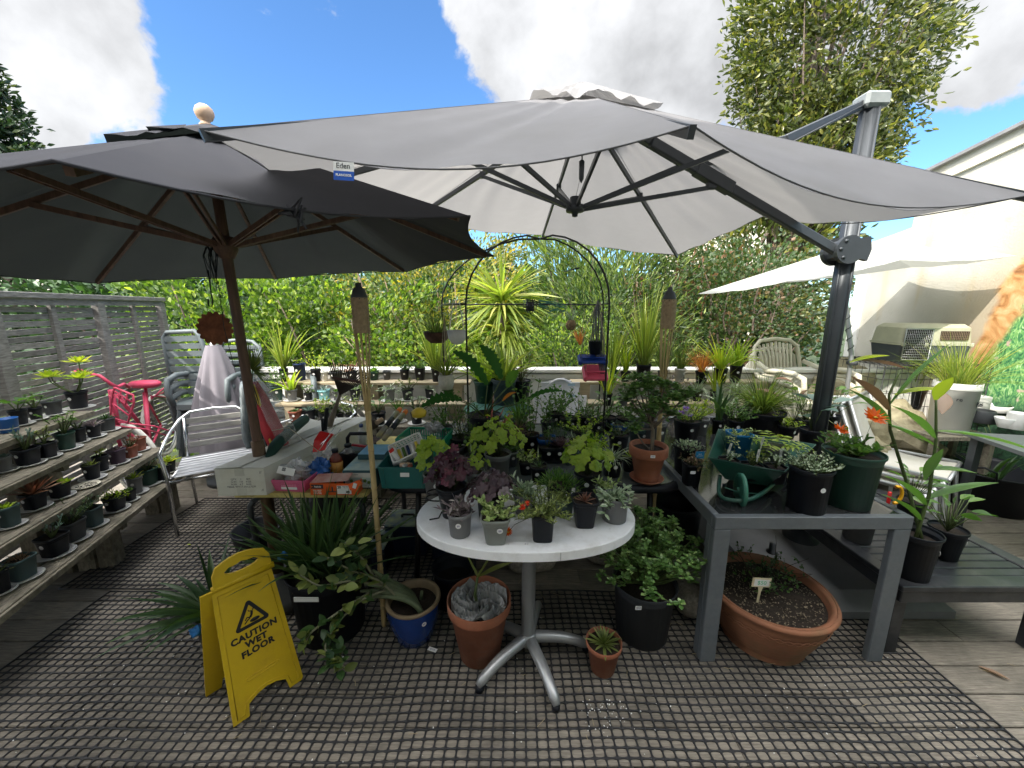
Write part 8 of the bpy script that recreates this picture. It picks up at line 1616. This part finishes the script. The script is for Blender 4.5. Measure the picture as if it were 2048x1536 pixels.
for i,(dx,dy,L,r,ax,m,lb) in enumerate(((-.06,-.03,.07,.012,(.9,.2,.2),M_gpaint,'silver'),(-.02,-.045,.06,.011,(1,.1,.05),M_fin,'wooden'),(.01,-.05,.03,.012,(0,-1,.2),M_gpaint,'chrome ended'),(.035,-.05,.03,.011,(0,-1,.1),M_terrap,'brown ended'),(.055,-.02,.06,.010,(.6,-.5,.1),M_black,'black'),(-.055,.02,.08,.012,(-.3,.3,.6),M_white,'white'),(.0,.01,.1,.011,(.5,.6,.3),M_gpaint,'long silver'))):
    ax=Vector(ax).normalized(); p0=Vector((cx+dx,cy+dy,tz-.005)); g=MB(); g.tube([(0,0,0),ax*L*.8,ax*L*.82,ax*L],[r,r,r*.7,r*.7],12); solo(g,'paint_tube',m,lb+' tube poking out of the teal tub','tube','tubes in the teal tub',loc=p0)
g=MB(); g.box((0,0,0),(.018,.018,.05)); g.box((0,0,.032),(.02,.02,.016),m=1); g.xf(Matrix.Rotation(-.6,4,'Y')); solo(g,'small_carton',[M_stick,mat('red_print',(.6,.02,.02),rough=.5)],'small red topped carton standing in the teal tub','carton',loc=(cx-.055,cy+.0,tz+.03))
M_wbk=mat('white_basket_plastic',(.68,.68,.66),rough=.4); wbx=basket('white_basket','white slotted basket of paint tubes tipped on the teal tub','basket',(cx+.005,cy+.055,tz+.03),.15,.09,.055,M_wbk,rz=.25,tilt=(.75,-.38),rows=3,cols=9,flare=1.15)
for i in range(5): g=MB(); g.tube([(-.05+i*.024,-.03,.012),(-.05+i*.024,.03,.014)],.008,8); solo(g,'paint_tube',[P_yel,LF['green'],M_navy,M_stick,P_yel][i],['yellow','green','navy','white','pale gold'][i]+' paint tube lying in the tipped white basket','tube','paint tubes in the white basket'); o=bpy.data.objects[-1] if 0 else None
for i,o in enumerate([o for o in COL.objects if o.get('group')=='paint tubes in the white basket']): o.matrix_world=Matrix.Translation(wbx.location)@wbx.rotation_euler.to_matrix().to_4x4()
# green crate
M_gcr=mat('bright_green_crate',(.01,.26,.15),rough=.4); gc=Y(850,860,2.22); basket('green_crate','bright green slotted plastic crate behind the teal tub','crate',(gc.x,gc.y,ZD),.25,.2,.15,M_gcr,rz=-.1,rows=3,cols=18,flare=1.12)
g=MB(); g.lathe([(0,-.03),(.04,-.02),(.045,.01),(.02,.03),(0,.032)],14); solo(g,'yellow_tool',mat('yellow_tool_plastic',(.6,.42,.03),rough=.4),'yellow rounded tool lying in the green crate','tool',loc=Y(838,826,2.2)); bag('crumpled newspaper and clear bag in the green crate',Y(868,850,2.25)-Vector((0,0,.03)),.05,M_film,1,.8,.6,8)
# fan rake
t=thing('fan_rake','brown fan rake standing head up behind the tool table','rake',Y(655,860,2.45)); o_=t.location; nb=Y(680,790,2.45)-o_
g=MB(); g.tube([Y(652,880,2.45)-o_,Y(662,840,2.45)-o_,nb],[.016,.02,.008],10); g.build('handle',mat('grey_wood_handle',(.16,.13,.1),rough=.8,var=.3),t)
g=MB()
for i in range(19):
    s2=i/18; tp=Y(655+s2*92,722+18*abs(s2-.5)*s2+s2*22,2.42)-o_; mid_=nb.lerp(tp,.5); g.tube([nb,mid_,tp,tp+Vector((0,-.012,-.004))],.0034,5)
g.build('tines',mat('dark_rake_metal',(.03,.022,.018),rough=.6),t); g=MB(); g.beam(Y(665,755,2.41)-o_,Y(728,765,2.41)-o_,.012,.016); g.build('cross_bar',mat('dark_red_bar',(.07,.03,.025),rough=.6),t)
# palm fan leaves bundle + red/yellow folded umbrella in plastic
t=thing('folded_beach_umbrella','folded red and yellow beach umbrella wrapped in clear plastic','umbrella',Y(540,860,2.2)); o_=t.location
g=MB(); g.tube([Y(508,765,2.25)-o_,Y(520,800,2.22)-o_,Y(545,860,2.15)-o_,Y(562,900,2.1)-o_],[.02,.045,.055,.05],12); g.build('red_canopy',mat('red_canvas',(.42,.02,.03),rough=.7,var=.2),t)
g=MB(); g.tube([Y(506,770,2.2)-o_,Y(528,830,2.16)-o_,Y(548,895,2.07)-o_],[.008,.014,.016],8); g.build('yellow_panel',mat('yellow_canvas',(.7,.5,.06),rough=.7),t)
g=MB(); g.tube([Y(512,760,2.27)-o_,Y(528,790,2.24)-o_,Y(555,845,2.18)-o_,Y(580,890,2.12)-o_],[.03,.055,.07,.06],12); g.build('plastic_wrap',mat('clear_wrap',(.7,.7,.7),rough=.15,alpha=.25,spec=.8),t)
g=MB(); 
for i in range(6): g.tube([Y(488+i*3,760,2.2)-o_,Y(505+i*4,830,2.15)-o_,Y(525+i*4,905,2.1)-o_],.003,5)
g.build('thin_rods',M_blackm,t)
t=thing('palm_leaf_fan','grey green fan palm leaves hanging on the umbrella pole','palm leaves',Y(505,740,2.0)); f=MB(); n=34; a=np.linspace(-.5,2.4,n); leaves(f,np.tile([0,0,0.],(n,1)),np.stack([np.sin(a),-.1+0*a,np.cos(a)],1),RG.uniform(.12,.17,n),.009,.03,'blade',.4,seg=5); f.build('foliage',LF['olive'],t); g=MB(); g.tube([(0,0,0),(-.02,0,-.12)],.003,5); g.build('stalk',M_stem,t)
# ================================================================ RIGHT BACK FURNITURE
M_crm=mat('cream_resin',(.60,.57,.46),rough=.5,var=.06,dirt=(.42,.38,.26),dirtscale=6,dirtamt=.45)
for i in range(5): arm_chair('resin_armchair','cream plastic armchair stacked, '+['bottom of the stack','second from the bottom','middle of the stack','second from the top','topmost with fan pattern back'][i],(2.62+.012*i,3.55-.02*i,0),.25,M_crm,hb=.90,w=.62,slats='fan',group='cream resin armchairs stacked by the wall',z=i*.095)
M_sl=mat('white_sling_mesh',(.45,.44,.40),rough=.8,var=.05,nscale=200,dirt=(.35,.32,.24),dirtscale=5,dirtamt=.5)
for i in range(3):
    t=thing('sling_chair','white mesh sling chair in a stack of three, '+['nearest','middle','rearmost'][i],'chair',(2.73+.085*i,2.58+.03*i,.0+.03*i),.62,'white sling chairs stacked on the deck'); w=.25
    V=[];K=12
    for k in range(K+1):
        s2=k/K
        if s2<.5: q=(s2*2); y_=-.22+q*.40; z=.44-.02*math.sin(q*PI)
        else: q=(s2-.5)*2; y_=.18+q*.16; z=.44+q*.42
        V+=[(-w,y_,z),(w,y_,z),(-w,y_+.004,z-.006),(w,y_+.004,z-.006)]
    F=[]
    for k in range(K): a=k*4; F+=[(a,a+1,a+5,a+4),(a+2,a+6,a+7,a+3),(a,a+4,a+6,a+2),(a+1,a+3,a+7,a+5)]
    g=MB(); g.add(V,F,0,True); g.build('sling_seat',M_sl,t); g=MB()
    for sx in(-1,1): g.tube([(sx*w,-.22,.44),(sx*w,.18,.43),(sx*w,.34,.87)],.013,8); g.tube([(sx*w,-.2,.43),(sx*(w+.01),-.26,0)],.014,8); g.tube([(sx*w,.16,.43),(sx*(w+.01),.24,0)],.014,8)
    g.tube([(-w,.34,.87),(w,.34,.87)],.012,8); g.tube([(-w,-.22,.44),(w,-.22,.44)],.012,8); g.build('frame',M_gpaint,t)
t=thing('metal_chair_frame','white tubular chair frame behind the sling chairs','chair',(2.72,3.15,0),.1); g=MB(); g.tube([(-.16,.0,.0),(-.16,.0,.75),(-.15,0,.82),(-.10,0,.86),(.12,0,.86),(.16,0,.82),(.17,0,.75),(.17,0,0)],.013,8); g.build('back_frame',M_white,t); g=MB(); g.tube([(-.16,0,.42),(-.16,-.4,.42),(.17,-.4,.42),(.17,0,.42)],.012,8); g.tube([(-.16,-.4,.42),(-.16,-.42,0)],.012,8); g.tube([(.17,-.4,.42),(.17,-.42,0)],.012,8); g.build('seat_frame',M_white,t)
# rocks
def rock(label,c_,r,sx,sy,sz,k,m):
    g=MB(); rr=random.Random(k); n=26; V=[]; ph=[rr.uniform(0,6) for _ in range(9)]
    for i in range(15):
        th=PI*i/14
        for j in range(n):
            a=2*PI*j/n; d=Vector((math.sin(th)*math.cos(a),math.sin(th)*math.sin(a),math.cos(th))); q=1+.16*math.sin(d.x*3+ph[0])*math.sin(d.y*4+ph[1])+.12*math.sin(d.z*6+ph[2]+d.x*4)+.06*math.sin(d.y*13+ph[3])+.05*math.sin(d.x*17+ph[4]+d.z*9); V.append((d.x*q*r*sx,d.y*q*r*sy,d.z*q*r*sz))
    g.add(V,[(i*n+j,i*n+(j+1)%n,(i+1)*n+(j+1)%n,(i+1)*n+j) for i in range(14) for j in range(n)],0,False); solo(g,'boulder',m,label,'rock','pale boulders beyond the post',loc=c_)
M_rk=mat('pale_sandstone',(.24,.2,.12),rough=.9,var=.3,nscale=9,bump=.9,c2=(.42,.38,.26),dirt=(.2,.17,.09),dirtscale=4,dirtamt=.5)
rock('large pale sandstone boulder left of the white parasol pole',Y(1665,790,3.5)-Vector((0,0,.05)),.3,.75,.7,.75,1,M_rk); rock('long sloping beige boulder behind the sling chairs',Y(1760,830,3.25)-Vector((0,0,.2)),.42,1.05,.7,.75,2,M_rk); rock('small rounded boulder at the foot of the post',Y(1720,850,3.0)-Vector((0,0,.12)),.24,1,.8,.9,3,M_rk); rock('mottled yellow boulder by the cream armchairs',Y(1690,755,3.75)-Vector((0,0,.05)),.22,1,.8,.9,4,M_rk)
# dark green tarp
g=MB(); g.tube([Y(1662,745,3.9),Y(1690,742,3.8),Y(1712,765,3.7),Y(1722,800,3.6)],[.07,.09,.06,.05],10); solo(g,'green_tarp',mat('dark_green_tarp',(.02,.05,.025),rough=.7,var=.3),'dark green tarpaulin bundled behind the boulders','tarp')
# wire cage
t=thing('wire_cage','folding black wire dog cage against the cream wall','cage',(3.72,3.6,0)); g=MB(); x0,x1,y0,y1,z1=3.22-3.72,4.14-3.72,3.28-3.6,3.92-3.6,Y(1740,728,3.4).z
for k in range(19):
    x=x0+(x1-x0)*k/18
    for yy in (y0,y1): g.tube([(x,yy,.02),(x,yy,z1)],.0022,4)
    g.tube([(x,y0,z1),(x,y1,z1)],.0022,4)
for k in range(10):
    z=.02+(z1-.02)*k/9
    for yy in (y0,y1): g.tube([(x0,yy,z),(x1,yy,z)],.0026,4)
    for xx in (x0,x1): g.tube([(xx,y0,z),(xx,y1,z)],.0026,4)
for k in range(10): y_=y0+(y1-y0)*k/9; g.tube([(x0,y_,z1),(x1,y_,z1)],.0022,4); g.tube([(x0,y_,.02),(x0,y_,z1)],.0022,4)
g.build('wire_mesh',M_blackm,t)
for xx in (x0,x1):
    for yy in (y0,y1): g=MB(); g.tube([(xx,yy,0),(xx,yy,z1)],.005,6); g.build('corner_post',M_blackm,t)
zc=z1+.004
# pet carrier: door faces camera-left
t=thing('pet_carrier','cream and grey plastic pet carrier with wire door on the cage','pet carrier',(3.80,3.60,zc),-.12); t.scale=(.9,.9,.92); W2,D2,H2_=.66,.40,.38
g=MB(); n=12
def car(z0,z1_,k0,k1,m):
    b=MB(); V=[]; 
    for z,k in ((z0,k0),(z1_,k1)): V+=[(x*k,y_*k,z) for x,y_ in rrect(-W2/2,W2/2,-D2/2,D2/2,.05,4)]
    n=20; b.add(V,[(j,(j+1)%n,n+(j+1)%n,n+j) for j in range(n)],m,True); return b
g.merge(car(0,.17,.90,1,0)); V=[(x*.90,y_*.9,0) for x,y_ in rrect(-W2/2,W2/2,-D2/2,D2/2,.05,4)]; g.add(V,[tuple(range(19,-1,-1))]); g.build('lower_shell',mat('carrier_grey',(.09,.10,.115),rough=.5),t)
g=MB(); g.merge(car(.172,.19,1.03,1.03,0)); g.merge(car(.19,.34,.99,.93,0)); g.merge(car(.34,.375,.93,.80,0)); V=[(x*.80,y_*.8,.375) for x,y_ in rrect(-W2/2,W2/2,-D2/2,D2/2,.05,4)]; g.add(V,[tuple(range(20))]); 
for x in (-.3,-.1,.1,.3): g.box((x,-D2/2*1.02,.18),(.03,.02,.035),bev=.004)
g.build('upper_shell',mat('carrier_cream',(.48,.47,.36),rough=.5,dirt=(.35,.33,.22),dirtscale=6,dirtamt=.4),t)
g=MB(); g.box((-.185,-D2/2*1.0-.004,.18),(.235,.012,.29),bev=.003); g.build('door_shade_panel',M_dark,t)  # solid dark slab: the carrier's shaded inside is put into its colour
g=MB(); 
for k in range(15): x=-.30+.23*k/14; g.tube([(x,-D2/2-.016,.035),(x,-D2/2-.016,.325)],.0022,4)
for k in range(13): z=.035+.29*k/12; g.tube([(-.30,-D2/2-.017,z),(-.07,-D2/2-.017,z)],.0022,4)
g.tube([(-.305,-D2/2-.014,.03),(-.305,-D2/2-.014,.33),(-.065,-D2/2-.014,.33),(-.065,-D2/2-.014,.03)],.006,6,closed=True); g.build('wire_door',M_gpaint,t)
g=MB(); g.box((.14,-D2/2*.985,.268),(.24,.010,.085)); g.build('vent_shade_panel',M_dark,t); g=MB()  # flat dark panel coloured as the shade behind the vent
for k in range(17): g.beam((.02+.24*k/16,-D2/2*.985-.007,.226),(.02+.24*k/16,-D2/2*.985-.007,.31),.004,.003,up=(0,1,0))
for k in range(6): g.beam((.02,-D2/2*.985-.008,.226+.084*k/5),(.26,-D2/2*.985-.008,.226+.084*k/5),.003,.003)
g.build('vent_grille',mat('vent_brown',(.2,.14,.1),rough=.6),t)
# white bucket with grasses, yellow grass, pots on the side table
bp=Y(1905,850,2.95); bz=bp.z; t=thing('bucket_planter','white printed plastic bucket with tall pale grass by the mural','planter',(bp.x,2.98,Y(1905,850,2.95).z-.0)); t.location.z=.62; rb_=.135; hb2=Y(1905,765,2.95).z-.62
g=MB(); g.lathe([(rb_*.85,0),(rb_*.87,.004),(rb_*.98,hb2*.86),(rb_*1.03,hb2*.87),(rb_*1.03,hb2*.90),(rb_,hb2*.91),(rb_,hb2),(rb_*.96,hb2),(rb_*.9,hb2*.8),(0,hb2*.8)],36); g.build('bucket',mat('bucket_white',(.52,.52,.49),rough=.4,var=.04),t)
g=text_mb('Res',.05,frame((.05,-rb_*.95-.004,hb2*.62),(1,0.25,0),(0,0,1)),ext=.001,bold=.001); g.build('lettering',M_ink,t); g=text_mb('re',.04,frame((-.085,-rb_*.72-.012,hb2*.70),(1,-.8,0),(0,0,1)),ext=.001); g.build('lettering',M_ink,t)
g=MB(); blades(g,260,.42,.36,.006,.28,r0=.10); g.xf(Matrix.Translation((0,0,hb2*.85))); g.build('foliage',LF['cab'],t)
g=MB(); g.box((0,0,.30),(.5,.3,.03)); 
for sx in(-1,1):
    for sy in(-1,1): g.box((sx*.22,sy*.12,.142),(.04,.04,.284))
solo(g,'wooden_stool',M_stand,'low timber stool under the white bucket by the wall','stool',loc=(bp.x,2.98,.30))
potted('yellow green sedge clump in hidden pot left of bucket',1835,818,.62,60,44,'r',M_dgrey,'blades','lime',90,60,n=170,bw=.006,st=0)
for lab,px,py,w,h,m,sh in (('speckled white ceramic cup pot on the grey side table',1968,835,40,40,mat('speckled_ceramic',(.6,.6,.57),rough=.5,var=.1,nscale=150,c2=(.45,.45,.43)),.95),('charcoal tapered ceramic pot on the grey side table',1990,850,38,24,M_dgrey,1.35),('small white footed ceramic bowl on the side table',2022,858,34,20,M_white,.6),('tall white ceramic mug at the right frame edge',2048,862,30,34,M_white,.95),('low white ceramic dish behind the charcoal pot',2010,828,50,14,M_white,.8)):
    c_=G(px,py,.7215); s2=PXM(c_); rt=w/2*s2; hh=h*s2; g=MB(); g.lathe([(rt*sh*.95,0),(rt*sh,.003),(rt,hh*.96),(rt*.98,hh),(rt*.92,hh),(rt*.88*min(1,sh),hh*.25),(0,hh*.2)],28); solo(g,'ceramic_pot',m,lab,'ceramic pot','ceramic pots on the grey side table',loc=(c_.x,c_.y+rt*sh,.7215))
potted('bushy palm like plant under the grey side table',2010,985,0,60,50,'r',M_black,'broad','dark',150,110,n=30,ll=.16,lw=.03,st=0)
for o in list(bpy.data.objects):
    if o.type=='MESH' and o.name.startswith('bottle_body') : pass
